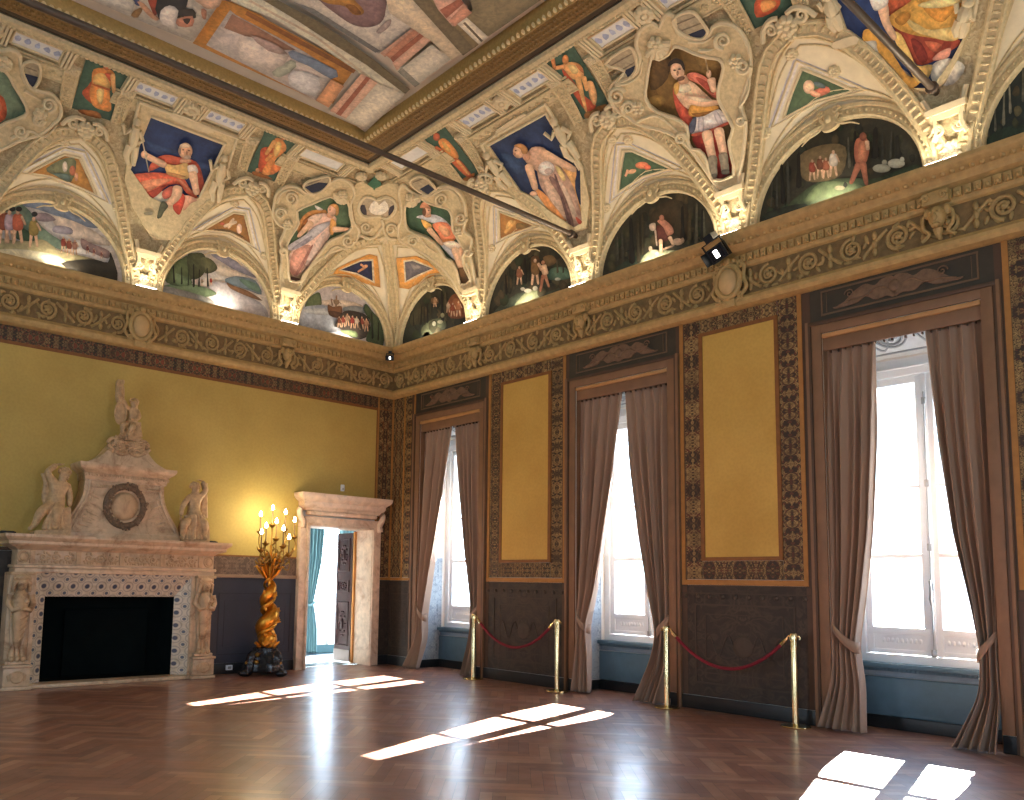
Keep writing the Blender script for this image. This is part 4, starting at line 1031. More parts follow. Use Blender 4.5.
z = Z(820, 0, 5.69)
fresco('fresco', 'R', z, ((26, 52, 100), [(60, -120), (850, -160), (870, 120), (760, 330), (700, 420), (640, 500), (520, 500), (430, 400), (330, 290), (240, 245), (160, 170)]), [
 ((206, 196, 176), [(250, 240), (340, 220), (440, 360), (520, 430), (510, 500), (440, 480), (300, 330)]), ((210, 200, 180), [(640, 370), (740, 330), (830, 380), (760, 480), (650, 470)]),
 ((196, 86, 38), [(395, -120), (560, -140), (520, 20), (420, 75), (395, 60)]), ((170, 64, 36), [(425, 150), (540, 190), (800, 225), (745, 290), (640, 352), (560, 365), (500, 280)]), ((140, 44, 28), [(520, 220), (580, 240), (620, 330), (570, 350)]), ((204, 100, 60), [(600, 230), (700, 250), (660, 300)]),
 ((218, 160, 58), [(395, 90), (520, 0), (600, -100), (820, -140), (835, 120), (822, 190), (760, 232), (640, 212), (520, 190), (430, 150)]), ((232, 196, 116), [(490, 95), (560, 130), (640, 165), (824, 140), (815, 200), (750, 230), (640, 205), (540, 170)]), ((226, 150, 40), [(590, 30), (700, 40), (790, 10), (720, 110), (660, 110)]), ((236, 204, 130), [(560, 20), (700, -20), (820, -10), (780, 20), (640, 40)]), ((196, 132, 34), [(430, 100), (500, 60), (520, 90), (470, 140)]),
 ((214, 154, 48), [(255, 165), (300, 160), (340, 215), (420, 300), (500, 420), (580, 455), (540, 498), (510, 490), (430, 390), (340, 290), (325, 225), (255, 225)]), ((236, 186, 96), [(420, 175), (470, 190), (520, 290), (560, 370), (645, 365), (625, 440), (570, 470), (520, 400), (450, 260)]),
 (SK, [(335, 20), (392, 10), (405, 110), (445, 195), (425, 222), (375, 155), (345, 80)]), ((224, 214, 200), [(290, -40), (385, -30), (390, 15), (330, 50), (305, 30)]),
 ((216, 140, 114), [(648, 332), (690, 290), (748, 268), (752, 290), (735, 325), (680, 340)])], 'fresco of a seated figure in yellow robes crossed by the near iron bar')

z = Z(395, 185, 7.277)
HELM = [(85, 110), (120, 85), (170, 60), (260, 110), (340, 135), (400, 155), (430, 210), (435, 300), (460, 350), (500, 420), (530, 470), (512, 515), (530, 600), (570, 690), (500, 725), (470, 620), (430, 545), (380, 520), (330, 440), (250, 370), (150, 330), (90, 280)]
fresco('fresco', 'R', z, ((54, 84, 58), HELM), [
 ((70, 60, 40), [(430, 545), (520, 520), (575, 690), (500, 728), (470, 620)]), ((200, 200, 204), [(160, 228), (200, 212), (300, 212), (380, 258), (452, 350), (440, 364), (360, 292), (280, 272), (210, 245)]), ((176, 178, 186), [(330, 420), (410, 460), (442, 545), (400, 505)]),
 ((228, 128, 82), [(278, 280), (380, 268), (448, 360), (432, 404), (360, 408), (320, 350)]), ((240, 160, 110), [(320, 300), (370, 290), (410, 350), (370, 370)]), ((224, 172, 80), [(198, 240), (270, 280), (262, 312), (222, 302)]), ((196, 120, 50), [(360, 392), (432, 388), (430, 408), (362, 412)]),
 (SK, limb((252, 310), (352, 425), 18, 13)), ((224, 200, 176), [(360, 412), (440, 402), (492, 440), (440, 464), (390, 444)]), (SK, limb((442, 455), (488, 605), 22, 14)), (SK, limb((486, 455), (520, 600), 18, 13)), ((96, 66, 34), [(468, 605), (530, 605), (562, 690), (520, 722), (488, 700)]),
 ((200, 146, 110), [(225, 195), (265, 190), (270, 220), (228, 222)]), ((222, 168, 132), el(242, 172, 30, 38)), ((120, 78, 50), el(222, 182, 14, 30)), ((206, 140, 100), [(192, 150), (200, 122), (222, 108), (262, 140), (270, 160), (235, 152)]), ((226, 222, 214), el(178, 98, 20, 15)), ((90, 60, 44), el(256, 168, 5, 4))],
 'fresco of a helmeted soldier with orange tunic beside the corner', fs=2)

z = Z(270, 185, 7.277)
LADY = [(190, 170), (300, 115), (430, 60), (480, 90), (560, 95), (575, 200), (590, 290), (520, 350), (430, 390), (380, 450), (320, 530), (270, 600), (225, 690), (130, 690), (120, 560), (110, 430), (160, 330), (200, 260)]
fresco('fresco', 'L', z, ((80, 104, 72), LADY), [
 ((150, 132, 96), [(120, 440), (330, 420), (330, 520), (225, 690), (130, 690)]), ((202, 138, 66), [(235, 225), (300, 180), (400, 176), (402, 212), (300, 236), (245, 290), (205, 355), (198, 300)]), ((170, 106, 46), [(240, 250), (300, 215), (290, 250), (220, 330)]),
 ((216, 178, 158), [(350, 200), (470, 220), (472, 280), (425, 380), (345, 520), (262, 602), (190, 665), (150, 642), (130, 540), (150, 480), (240, 380), (300, 280)]), ((206, 146, 124), [(165, 480), (290, 430), (262, 560), (195, 655), (140, 622)]), ((228, 198, 182), [(330, 400), (400, 330), (330, 500), (250, 580)]), ((180, 120, 104), limb((300, 440), (190, 640), 7, 9)),
 ((190, 182, 184), [(330, 290), (432, 258), (405, 305), (262, 420), (152, 472), (118, 442), (240, 362)]), ((160, 152, 160), [(200, 420), (300, 360), (260, 420), (150, 465)]), ((214, 150, 70), [(440, 232), (478, 270), (452, 352), (428, 332)]),
 ((226, 194, 170), [(270, 235), (330, 200), (380, 210), (330, 270), (290, 270)]), (SK, limb((296, 260), (200, 365), 22, 12)), (SK, limb((455, 312), (575, 312), 20, 10)), ((90, 56, 44), [(130, 660), (230, 688), (180, 702), (130, 690)]),
 ((206, 150, 116), [(410, 190), (450, 195), (450, 225), (410, 220)]), ((224, 172, 138), el(445, 170, 32, 42)), ((204, 142, 70), [(430, 130), (470, 118), (496, 150), (490, 200), (470, 205), (472, 160), (445, 138)]), ((110, 70, 50), el(430, 165, 5, 4)), ((214, 204, 190), [(320, 130), (380, 160), (340, 165)])],
 'fresco of a striding woman in pale pink dress beside the corner', fs=2)

# the standing figures on narrow green grounds
G1 = (58, 90, 72)
z = Z(60, 35, 8.889); GREEN = {}
def green(wall, z, field, shapes, label):
    ob = fresco('fresco', wall, z, (G1, field), shapes, label); GREEN.setdefault(wall, []).append(([cove_px(*q, wall) for q in z(*field)], ob)); return ob
green('L', z, [(270, 75), (660, 215), (445, 755), (100, 640)], [((150, 88, 28), [(165, 655), (330, 672), (360, 735), (200, 695)]), ((176, 74, 26), [(280, 400), (340, 440), (310, 610), (195, 510), (250, 440)]), ((222, 138, 54), [(300, 290), (440, 286), (494, 360), (440, 470), (455, 655), (370, 655), (290, 612), (260, 500), (280, 420)]), ((236, 178, 92), [(310, 340), (400, 330), (445, 455), (370, 450), (300, 420)]), ((240, 190, 110), [(330, 470), (390, 470), (370, 600), (330, 560)]), ((196, 96, 38), [(300, 418), (440, 462), (430, 476), (300, 432)]), ((206, 84, 44), [(400, 320), (470, 330), (450, 390), (420, 360)]), ((234, 168, 96), limb((468, 330), (480, 490), 20, 14)), ((204, 112, 58), el(420, 240, 36, 50)), ((150, 70, 34), el(410, 205, 34, 22))], 'fresco of an orange robed woman on a narrow green panel at the upper left')
z = Z(245, 115, 10.66)
green('L', z, [(275, 35), (600, 200), (310, 700), (15, 590)], [((150, 88, 28), [(90, 590), (200, 620), (290, 680), (90, 630)]), ((184, 72, 26), [(180, 340), (300, 340), (300, 470), (190, 600), (140, 560), (155, 440)]), ((228, 142, 62), [(320, 235), (400, 250), (442, 340), (385, 410), (320, 470), (280, 620), (175, 608), (230, 500), (290, 400)]), ((240, 184, 100), [(340, 270), (390, 290), (370, 380), (320, 430), (310, 360)]), ((236, 164, 84), limb((320, 260), (222, 400), 24, 16)), ((232, 150, 70), limb((290, 400), (220, 470), 22, 16)), ((220, 120, 52), [(300, 500), (390, 535), (370, 570), (270, 620)]), ((206, 112, 54), el(415, 205, 30, 40)), ((224, 150, 90), el(130, 570, 22, 24))], 'fresco of a crouching orange robed figure on green beside the corner cartouche')
z = Z(418, 112, 10.53)
green('R', z, [(240, 90), (650, 630), (560, 715), (480, 705), (35, 240)], [((150, 92, 30), [(480, 690), (600, 630), (570, 712), (500, 715)]), ((226, 142, 58), [(215, 295), (290, 268), (400, 385), (432, 470), (360, 492), (270, 400)]), ((240, 180, 90), [(250, 300), (290, 310), (350, 400), (300, 390)]), ((186, 84, 32), [(350, 490), (432, 480), (565, 640), (525, 672), (410, 570)]), ((234, 160, 84), limb((420, 500), (540, 640), 14, 10)), ((180, 84, 44), el(197, 242, 36, 42)), ((206, 110, 56), limb((190, 350), (280, 410), 16, 14))], 'fresco of a standing orange figure on green crossed by the far iron bar')
z = Z(538, 30, 8.889)
green('R', z, [(275, 70), (640, 640), (410, 790), (40, 225)], [((140, 96, 40), [(430, 720), (600, 650), (610, 690), (440, 780)]), ((196, 74, 30), [(215, 335), (300, 420), (400, 560), (520, 660), (440, 712), (330, 572), (255, 440)]), ((232, 166, 92), [(215, 300), (300, 268), (385, 300), (412, 380), (392, 425), (310, 422), (240, 345)]), ((242, 196, 120), [(270, 300), (330, 300), (360, 360), (310, 370)]), ((236, 170, 96), limb((360, 420), (432, 700), 24, 10)), ((234, 166, 92), limb((410, 400), (440, 520), 20, 14)), ((230, 160, 88), limb((240, 305), (150, 318), 20, 14)), ((224, 140, 72), limb((150, 318), (130, 230), 14, 16)), ((206, 130, 60), el(246, 240, 28, 44)), ((226, 166, 100), [(440, 440), (492, 440), (532, 560), (512, 652), (470, 590), (455, 520)]), ((210, 120, 60), [(340, 280), (400, 320), (410, 360), (370, 330)])], 'fresco of a nude orange cloaked figure with a dog on green')
z = Z(700, 0, 3.16)
green('R', z, [(112, -30), (268, -80), (300, 30), (175, 88)], [((200, 80, 30), [(180, -10), (250, -20), (245, 25), (180, 52)]), ((230, 150, 70), [(195, 0), (240, 0), (235, 20), (200, 35)])], 'fresco fragment of orange drapery on green at the top edge')

# cartouche painting cut by the left edge
z = Z(0, 0, 1)
fresco('fresco', 'L', z, ((112, 132, 104), [(-18, 66), (4, 66), (14, 82), (26, 103), (24, 113), (6, 120), (-18, 128)]), [((206, 92, 44), [(-18, 96), (0, 94), (6, 104), (5, 118), (-10, 126), (-18, 126)]), ((228, 130, 80), [(-14, 100), (-2, 99), (2, 108), (-6, 112)])], 'fresco with an orange robe on grey green cut by the left edge', fs=2)

# triangles on the webs
GOLD = (182, 124, 42)
z = Z(0, 110, 7.877)
fresco('triangular_fresco', ('web', 'L', 2), z, (GOLD, [(255, 490), (380, 420), (510, 360), (620, 385), (680, 510), (740, 650), (560, 570), (400, 515)]), [((110, 112, 78), [(360, 455), (520, 370), (600, 400), (560, 560), (440, 515)]), ((214, 196, 176), el(510, 440, 20, 42)), ((196, 110, 70), el(570, 470, 24, 40)), ((210, 150, 110), el(600, 520, 16, 34)), ((90, 110, 100), [(420, 490), (540, 500), (540, 550), (450, 515)])], 'gold triangular fresco with small group above the soldiers lunette', fs=0)
z = Z(140, 170, 6.667)
fresco('triangular_fresco', ('web', 'L', 1), z, ((152, 100, 34), [(440, 395), (540, 335), (625, 290), (690, 300), (715, 390), (735, 485), (600, 410)]), [((96, 72, 34), [(470, 390), (600, 395), (700, 450), (600, 412)]), ((226, 190, 150), el(605, 350, 14, 40, 10, .5)), ((228, 196, 160), limb((560, 370), (640, 340), 9, 9)), ((226, 180, 150), el(660, 385, 18, 34)), ((196, 90, 60), el(545, 352, 16, 10))], 'brown triangular fresco with pale cherubs above the lake lunette')
z = Z(270, 210, 7.877)
fresco('triangular_fresco', ('web', 'L', 0), z, ((218, 148, 52), [(490, 510), (520, 460), (640, 400), (780, 345), (845, 360), (860, 480), (870, 610), (760, 580), (640, 530)]), [((224, 206, 170), [(535, 468), (710, 388), (812, 380), (825, 575), (680, 505)], 0), ((26, 32, 66), [(555, 465), (710, 400), (800, 395), (808, 555), (680, 490)], 0), ((222, 160, 110), el(748, 440, 22, 14, 10, -.5)), ((216, 150, 100), limb((740, 450), (690, 480), 9, 7)), ((216, 150, 100), limb((740, 440), (710, 420), 8, 7))], 'orange framed blue triangle with flying cherub left of the corner rib')
z = Z(390, 210, 7.877)
fresco('triangular_fresco', ('web', 'R', 0), z, ((218, 150, 58), [(50, 375), (210, 360), (330, 410), (425, 480), (280, 545), (150, 622), (75, 610)]), [((224, 206, 170), [(108, 392), (190, 382), (360, 455), (225, 520), (118, 570)], 0), ((100, 94, 98), [(120, 405), (180, 395), (340, 455), (210, 510), (130, 555)], 0), ((140, 130, 126), [(170, 420), (250, 440), (200, 470)])], 'orange framed grey triangle right of the corner rib')
z = Z(480, 180, 3.938)
fresco('triangular_fresco', ('web', 'R', 1), z, ((162, 108, 40), [(80, 128), (140, 150), (210, 178), (130, 205), (82, 228)]), [((220, 170, 90), el(118, 175, 12, 22, 10, .5)), ((214, 160, 80), limb((100, 205), (140, 160), 6, 5)), ((120, 90, 40), [(150, 165), (200, 178), (150, 190)])], 'golden brown triangular fresco above the second window wall lunette')
z = Z(480, 0, 3.938)
fresco('triangular_fresco', ('web', 'R', 2), z, ((66, 92, 62), [(572, 600), (600, 598), (670, 628), (742, 662), (640, 690), (550, 748), (560, 670)]), [((214, 120, 76), el(640, 648, 26, 14)), ((224, 170, 120), el(600, 672, 18, 9, 10, -.3)), ((206, 96, 60), el(662, 655, 14, 10)), ((220, 160, 120), limb((585, 665), (575, 690), 5, 4))], 'green triangular fresco with reclining figures above the third lunette')
z = Z(700, 0, 3.16)
fresco('triangular_fresco', ('web', 'R', 3), z, ((76, 98, 66), [(325, 222), (400, 252), (475, 285), (370, 312), (272, 365), (296, 290)]), [((226, 180, 140), el(345, 272, 18, 22)), ((206, 110, 80), [(350, 290), (400, 270), (412, 288), (370, 304)]), ((224, 170, 130), limb((350, 285), (380, 300), 6, 6)), ((90, 110, 110), el(380, 265, 20, 8, 10, .4))], 'green triangular fresco with seated nude above the largest lunette')

# ---- lunette scenes
def trunks(sh, col, rows, dx=0):
    for k, (x, y0, y1, w) in enumerate(rows): l_ = (k*37 % 11-5)*1.6; f = .62+.1*(k*5 % 4); sh.append((tuple(int(c*f) for c in col), [(x-w*.7+l_, y0), (x+w*.6+l_, y0-8), (x+w*.8+l_*.4, (y0+y1)/2), (x+w*1.3, y1), (x-w*1.1, y1+6), (x-w*.7+l_*.5, (y0+y1)/2)], 2))
def surf_px(p):
    d = p-EYE; t = d.dot(CD); return CX+F_PX*d.dot(CR)/t, CY-F_PX*d.dot(CU)/t
def lunette(wall, i, z, ground, shapes, label):
    c = LUN[wall][i]; b = MB(); N = 40; vs = [wallpt(wall, c, .012, AZ)]
    P = [wallpt(wall, c+AR*1.03*math.cos(PI*k/N), .012, AZ+AR*1.03*math.sin(PI*k/N)) for k in range(N+1)]+[wallpt(wall, c-AR*1.03, .012, 5.80), wallpt(wall, c+AR*1.03, .012, 5.80)]
    if sum(ground) < 150:
        rg = random.Random(i*7+3); pre = []
        X0 = [surf_px(wallpt(wall, c+AR*a, 0, AZ+AR*h)) for a, h in ((-.9, 0), (.9, 0), (0, .95))]
        for k in range(46):
            a = rg.uniform(-.88, .88); h = rg.uniform(.0, 1)*math.sqrt(1-a*a)*.95; x, y = surf_px(wallpt(wall, c+AR*a, 0, AZ+AR*h)); w_ = rg.uniform(2, 6); g = rg.choice(((62, 60, 38), (46, 56, 36), (74, 62, 40), (34, 36, 26), (84, 76, 50), (40, 44, 36)))
            pre.append((g, [(x+w_*rg.uniform(.6, 1)*math.cos(t*.9), y+w_*rg.uniform(.7, 1.4)*math.sin(t*.9)) for t in range(7)]))
        for g, pts in pre: lay(b, ('lun', wall), pts, .0012+.00001*len(b.v), K(g), 3., 2, (), 0., 0, .8)
    b.add(vs+P, [(0, k, k+1) for k in range(1, len(P))]+[(0, len(P), 1)], 0, K(ground))
    o = .004
    for sh in shapes:
        o += .0016; lay(b, ('lun', wall), z(*sh[1]), o+.002, K(sh[0]), 2.6, sh[2] if len(sh) > 2 else 3, (), 0., 0, .8)
    ob = tag(b.build('lunette_fresco', M['fresco'], fix=False, smooth=False), label, 'painting', 'lunette frescoes'); LUNE[wall, i]['group'] = ''; adopt(ob, LUNE[wall, i])
def man(x, y, h, coat, skin=SK, legs=None, lean=0.):
    """small painted figure standing at x,y of height h in zoom units"""
    legs = legs or skin; w = h*.13
    return [(legs, limb((x-w*.5, y-h*.45), (x-w*.9, y), h*.045, h*.035)), (legs, limb((x+w*.4, y-h*.45), (x+w*.9, y-h*.02), h*.045, h*.035)), (coat, [(x-w, y-h*.40), (x-w*.9+lean, y-h*.8), (x+w*.9+lean, y-h*.8), (x+w*1.1, y-h*.40)]), (skin, limb((x+w*.8+lean, y-h*.76), (x+w*1.7+lean, y-h*.52), h*.03, h*.025)), (skin, el(x+lean, y-h*.88, h*.055, h*.075))]
z = Z(0, 190, 7.877)
S = [((128, 140, 162), [(60, 70), (300, 80), (640, 200), (780, 300), (600, 270), (420, 195), (250, 140), (100, 110)]), ((206, 186, 168), [(420, 200), (640, 270), (830, 380), (860, 440), (600, 390), (450, 300)]), ((160, 150, 160), [(440, 280), (560, 300), (560, 350), (420, 330)]), ((146, 128, 132), [(250, 190), (360, 180), (440, 235), (350, 250), (260, 230)]),
 ((112, 132, 112), [(-60, 120), (120, 95), (230, 160), (330, 290), (470, 390), (600, 420), (480, 470), (300, 390), (180, 300), (-60, 260)]), ((150, 138, 100), [(-60, 380), (150, 400), (330, 390), (430, 450), (480, 480), (800, 560), (900, 640), (500, 650), (-60, 500)]), ((206, 194, 160), [(-20, 470), (200, 470), (460, 520), (520, 600), (260, 560), (-20, 520)]), ((60, 84, 60), [(180, 300), (290, 390), (180, 400), (100, 360)]),
 ((140, 112, 108), [(640, 380), (720, 420), (860, 480), (850, 540), (760, 510), (650, 460)]), ((46, 40, 30), [(480, 580), (720, 545), (850, 570), (872, 490), (925, 720), (700, 690)])]
for a in ((30, 420, 290, (150, 78, 52)), (75, 415, 270, (176, 150, 160)), (140, 420, 280, (186, 90, 58)), (265, 450, 250, (150, 126, 62))): S += man(*a)
for x in (40, 98, 150, 272): S.append(((50, 46, 46), el(x, 150 if x < 200 else 190, 24, 20)))
for a in ((500, 490, 130, (130, 52, 36)), (545, 515, 140, (140, 70, 46)), (590, 515, 130, (160, 110, 90)), (690, 500, 70, (140, 70, 66)), (740, 520, 64, (150, 84, 76)), (800, 540, 60, (160, 96, 84))): S += man(*a)
lunette('L', 2, z, (186, 178, 172), S, 'lunette fresco of marching soldiers in a hilly landscape at the left edge')
z = Z(150, 235, 7.877)
S = [((150, 146, 162), [(480, 150), (640, 180), (760, 270), (840, 340), (700, 290), (560, 210)]), ((206, 190, 170), [(520, 230), (700, 290), (830, 370), (600, 330), (520, 300)]), ((176, 168, 170), [(480, 380), (600, 380), (760, 470), (900, 560), (920, 660), (700, 620), (480, 540)]),
 ((112, 128, 138), [(590, 350), (640, 330), (700, 325), (830, 358), (880, 470), (760, 430), (620, 385)]), ((100, 128, 110), [(700, 345), (830, 380), (870, 450), (780, 420)]), ((142, 100, 66), [(605, 375), (660, 400), (770, 440), (885, 515), (800, 495), (640, 425)]),
 ((104, 122, 88), [(100, 400), (300, 380), (480, 430), (520, 470), (380, 490), (200, 440)]), ((138, 134, 128), [(80, 400), (240, 430), (470, 500), (470, 545), (90, 460)]), ((84, 96, 60), [(115, 350), (180, 230), (260, 180), (300, 170), (340, 300), (300, 390), (200, 400)]), ((74, 78, 50), [(290, 170), (350, 140), (430, 155), (440, 260), (400, 330), (320, 340)]), ((96, 96, 64), [(400, 180), (480, 190), (532, 260), (480, 300), (420, 290)]), ((110, 132, 92), [(200, 300), (330, 360), (300, 400), (210, 390)])]
trunks(S, (48, 46, 34), [(190, 230, 370, 6), (345, 240, 400, 7), (385, 280, 400, 6), (456, 270, 400, 6), (250, 260, 380, 5), (300, 280, 390, 4)])
S += man(480, 400, 70, (176, 60, 40)); S += man(410, 400, 60, (170, 150, 120))
lunette('L', 1, z, (196, 184, 172), S, 'lunette fresco of a lake shore with tall trees')
z = Z(290, 280, 9.752)
S = [((206, 186, 166), [(300, 200), (560, 200), (720, 260), (600, 280), (350, 250)]), ((92, 104, 70), [(140, 270), (190, 170), (270, 120), (300, 150), (302, 260), (200, 275)]), ((150, 154, 164), [(90, 280), (370, 250), (480, 380), (500, 500), (300, 500), (80, 440)]), ((176, 176, 176), [(130, 290), (340, 280), (400, 340), (200, 330)]), ((130, 134, 136), [(520, 270), (640, 250), (760, 290), (700, 330), (540, 310)]),
 ((112, 72, 44), [(368, 240), (420, 262), (505, 258), (490, 365), (385, 345)]), ((80, 50, 32), [(385, 300), (495, 320), (488, 365), (388, 346)]), ((150, 110, 80), limb((455, 150), (448, 265), 6, 8), 0), ((150, 110, 80), limb((400, 180), (415, 250), 4, 5), 0), ((160, 130, 100), limb((400, 185), (500, 230), 3, 3), 0), ((150, 120, 90), [(430, 190), (480, 200), (470, 240), (430, 230)]),
 ((62, 52, 46), [(470, 380), (520, 310), (620, 300), (760, 360), (770, 530), (640, 580), (480, 470), (430, 450)]), ((66, 80, 54), [(720, 300), (740, 230), (800, 300), (890, 420), (910, 640), (740, 590), (790, 430)]), ((98, 112, 74), [(500, 490), (640, 500), (650, 560), (520, 520)])]
for x, y, h, c in ((520, 460, 120, (150, 60, 44)), (560, 450, 130, (176, 140, 110)), (610, 470, 130, (150, 50, 40)), (650, 470, 120, (190, 170, 150)), (700, 480, 130, (156, 70, 50)), (745, 500, 130, (180, 130, 100)), (480, 460, 110, (120, 70, 50))): S += man(x, y, h, c)
trunks(S, (40, 40, 28), [(805, 330, 560, 8), (690, 340, 470, 6), (860, 420, 580, 7)])
lunette('L', 0, z, (176, 168, 170), S, 'lunette fresco of a ship and crowded shore left of the corner')
DK = (50, 46, 34)
z = Z(390, 275, 10.667)
S = [((40, 46, 38), [(140, 740), (200, 500), (420, 520), (600, 560), (420, 660)]), ((84, 88, 62), [(340, 560), (460, 470), (580, 480), (580, 580), (360, 660)]), ((128, 72, 40), [(640, 240), (720, 200), (790, 330), (800, 450), (650, 460), (606, 360)]), ((160, 96, 56), [(680, 260), (740, 260), (760, 360), (690, 380)]), ((110, 80, 50), [(440, 250), (500, 240), (520, 300), (450, 310)]), ((70, 66, 44), [(220, 430), (330, 320), (350, 480), (230, 540)])]
trunks(S, (88, 78, 54), [(370, 300, 520, 10), (430, 280, 460, 8), (300, 360, 520, 9), (595, 200, 480, 14), (250, 420, 540, 8)]); trunks(S, (36, 32, 24), [(560, 190, 480, 14), (400, 320, 500, 9), (330, 340, 520, 8)])
for x, y, h, c in ((480, 340, 110, (176, 130, 90)), (670, 440, 150, (150, 70, 40)), (730, 440, 170, (170, 100, 60)), (620, 400, 120, (190, 160, 130))): S += man(x, y, h, c)
S += [((190, 180, 150), el(535, 500, 30, 20)), ((180, 176, 150), el(470, 520, 20, 26)), ((150, 144, 110), el(560, 430, 20, 26))]
lunette('R', 0, z, DK, S, 'lunette fresco of a dark forest hunt right of the corner')
z = Z(480, 235, 8.89)
S = [((66, 74, 58), [(110, 700), (330, 520), (560, 520), (760, 440), (820, 420), (600, 560), (300, 650)]), ((128, 132, 96), [(300, 640), (420, 500), (540, 500), (560, 560), (420, 620)]), ((78, 104, 84), [(600, 390), (630, 300), (760, 290), (800, 380), (700, 400)]), ((110, 84, 50), [(560, 200), (640, 180), (680, 240), (600, 280)]), ((96, 64, 36), [(455, 200), (520, 190), (540, 300), (470, 290)])]
trunks(S, (96, 88, 66), [(260, 320, 500, 9), (330, 280, 480, 10), (300, 330, 480, 6), (690, 230, 330, 8), (740, 250, 330, 7), (210, 400, 500, 8)]); trunks(S, (34, 32, 24), [(235, 360, 520, 8), (400, 220, 420, 16), (440, 250, 400, 10)])
S += man(350, 440, 170, (150, 90, 60))+man(490, 440, 240, (120, 84, 44))
S += [(SK, limb((560, 270), (585, 350), 26, 24)), ((190, 124, 88), limb((580, 360), (612, 460), 14, 8)), ((170, 104, 74), limb((560, 360), (536, 500), 14, 8)), ((200, 140, 100), el(560, 245, 16, 18)), (SK, limb((545, 290), (520, 250), 10, 8)), ((204, 196, 172), el(425, 495, 34, 18)), ((196, 188, 164), el(490, 475, 22, 22)), ((190, 190, 170), el(690, 392, 26, 14)), ((180, 170, 150), el(380, 480, 20, 16))]
lunette('R', 1, z, DK, S, 'lunette fresco of a striding man with dogs in a wood')
z = Z(595, 185, 7.314)
S = [((50, 62, 48), [(90, 660), (300, 520), (540, 500), (880, 360), (700, 470), (340, 620)]), ((136, 140, 104), [(320, 590), (400, 480), (540, 480), (620, 480), (450, 560)]), ((64, 52, 34), [(400, 260), (480, 140), (640, 120), (700, 300), (640, 440), (480, 420)])]
trunks(S, (104, 98, 76), [(205, 350, 540, 9), (165, 390, 540, 8), (740, 150, 420, 12), (800, 200, 370, 8), (850, 290, 380, 7)]); trunks(S, (86, 74, 44), [(320, 220, 560, 12), (350, 230, 500, 7), (690, 200, 400, 14)]); trunks(S, (34, 30, 22), [(270, 260, 560, 18), (640, 170, 400, 14), (780, 190, 390, 10)])
S += [((92, 44, 34), [(450, 300), (525, 305), (540, 400), (460, 410)]), ((200, 130, 100), [(455, 265), (500, 250), (560, 300), (575, 350), (530, 370), (500, 310)]), ((190, 120, 88), el(488, 240, 18, 22)), ((206, 176, 150), [(398, 290), (440, 278), (442, 330), (405, 330)]), (SK, limb((480, 400), (482, 500), 13, 9)), (SK, limb((545, 380), (575, 440), 13, 9)), ((206, 176, 150), limb((440, 330), (452, 440), 6, 5)), ((186, 150, 122), el(605, 415, 38, 26)), ((150, 120, 96), el(640, 405, 14, 20)), ((190, 160, 130), el(440, 495, 36, 18, 10, .4)), ((196, 166, 136), el(405, 465, 14, 18)), ((180, 140, 110), limb((500, 470), (570, 445), 6, 6))]
lunette('R', 2, z, DK, S, 'lunette fresco of a crouching man with hounds between tree trunks')
z = Z(740, 100, 5.12)
S = [((60, 72, 48), [(110, 620), (260, 520), (400, 420), (560, 400), (700, 400), (900, 330), (900, 400), (500, 520)]), ((84, 96, 64), [(330, 520), (420, 420), (600, 430), (640, 470), (420, 520)]), ((120, 100, 66), [(300, 290), (420, 230), (540, 240), (520, 380), (400, 420), (320, 400)]), ((44, 50, 40), [(110, 600), (180, 560), (330, 530), (340, 580), (160, 640)])]
trunks(S, (98, 94, 78), [(250, 320, 520, 9), (190, 400, 540, 5), (160, 430, 540, 4), (560, 200, 340, 6), (730, 180, 300, 6), (770, 170, 290, 6)]); trunks(S, (36, 32, 22), [(220, 340, 520, 10), (590, 170, 330, 10), (690, 150, 290, 16), (810, 190, 290, 12), (300, 280, 440, 12)])
for x, y, h, c in ((370, 410, 110, (150, 66, 46)), (410, 400, 120, (120, 70, 46)), (440, 400, 110, (160, 90, 60)), (478, 390, 140, (206, 190, 170))): S += man(x, y, h, c)
S += [((180, 100, 68), [(596, 200), (650, 198), (662, 260), (642, 325), (600, 335), (584, 270)]), ((200, 124, 86), [(610, 220), (645, 220), (640, 300), (606, 310)]), ((150, 84, 58), el(630, 188, 18, 22)), ((170, 100, 70), limb((610, 325), (568, 425), 16, 9)), ((176, 104, 72), limb((628, 320), (648, 432), 16, 9)), (SK, limb((650, 210), (655, 255), 10, 8)), ((160, 154, 132), el(725, 350, 46, 22)), ((166, 160, 140), el(800, 325, 44, 24)), ((150, 144, 124), el(740, 320, 14, 14)), ((150, 140, 110), el(510, 450, 26, 12)), ((170, 166, 146), el(830, 305, 12, 14))]
lunette('R', 3, z, DK, S, 'large lunette fresco of a pipe player with sheep in a wood')
z = Z(960, 40, 6.67)
S = [((40, 56, 44), [(150, 720), (250, 600), (427, 560), (700, 500), (427, 640)])]
trunks(S, (150, 144, 120), [(190, 500, 640, 5), (235, 430, 600, 7), (290, 360, 560, 9), (335, 290, 480, 8), (420, 200, 400, 8), (520, 160, 400, 9)])
lunette('R', 4, z, (34, 42, 38), S, 'dark wooded lunette fresco cut by the right edge')
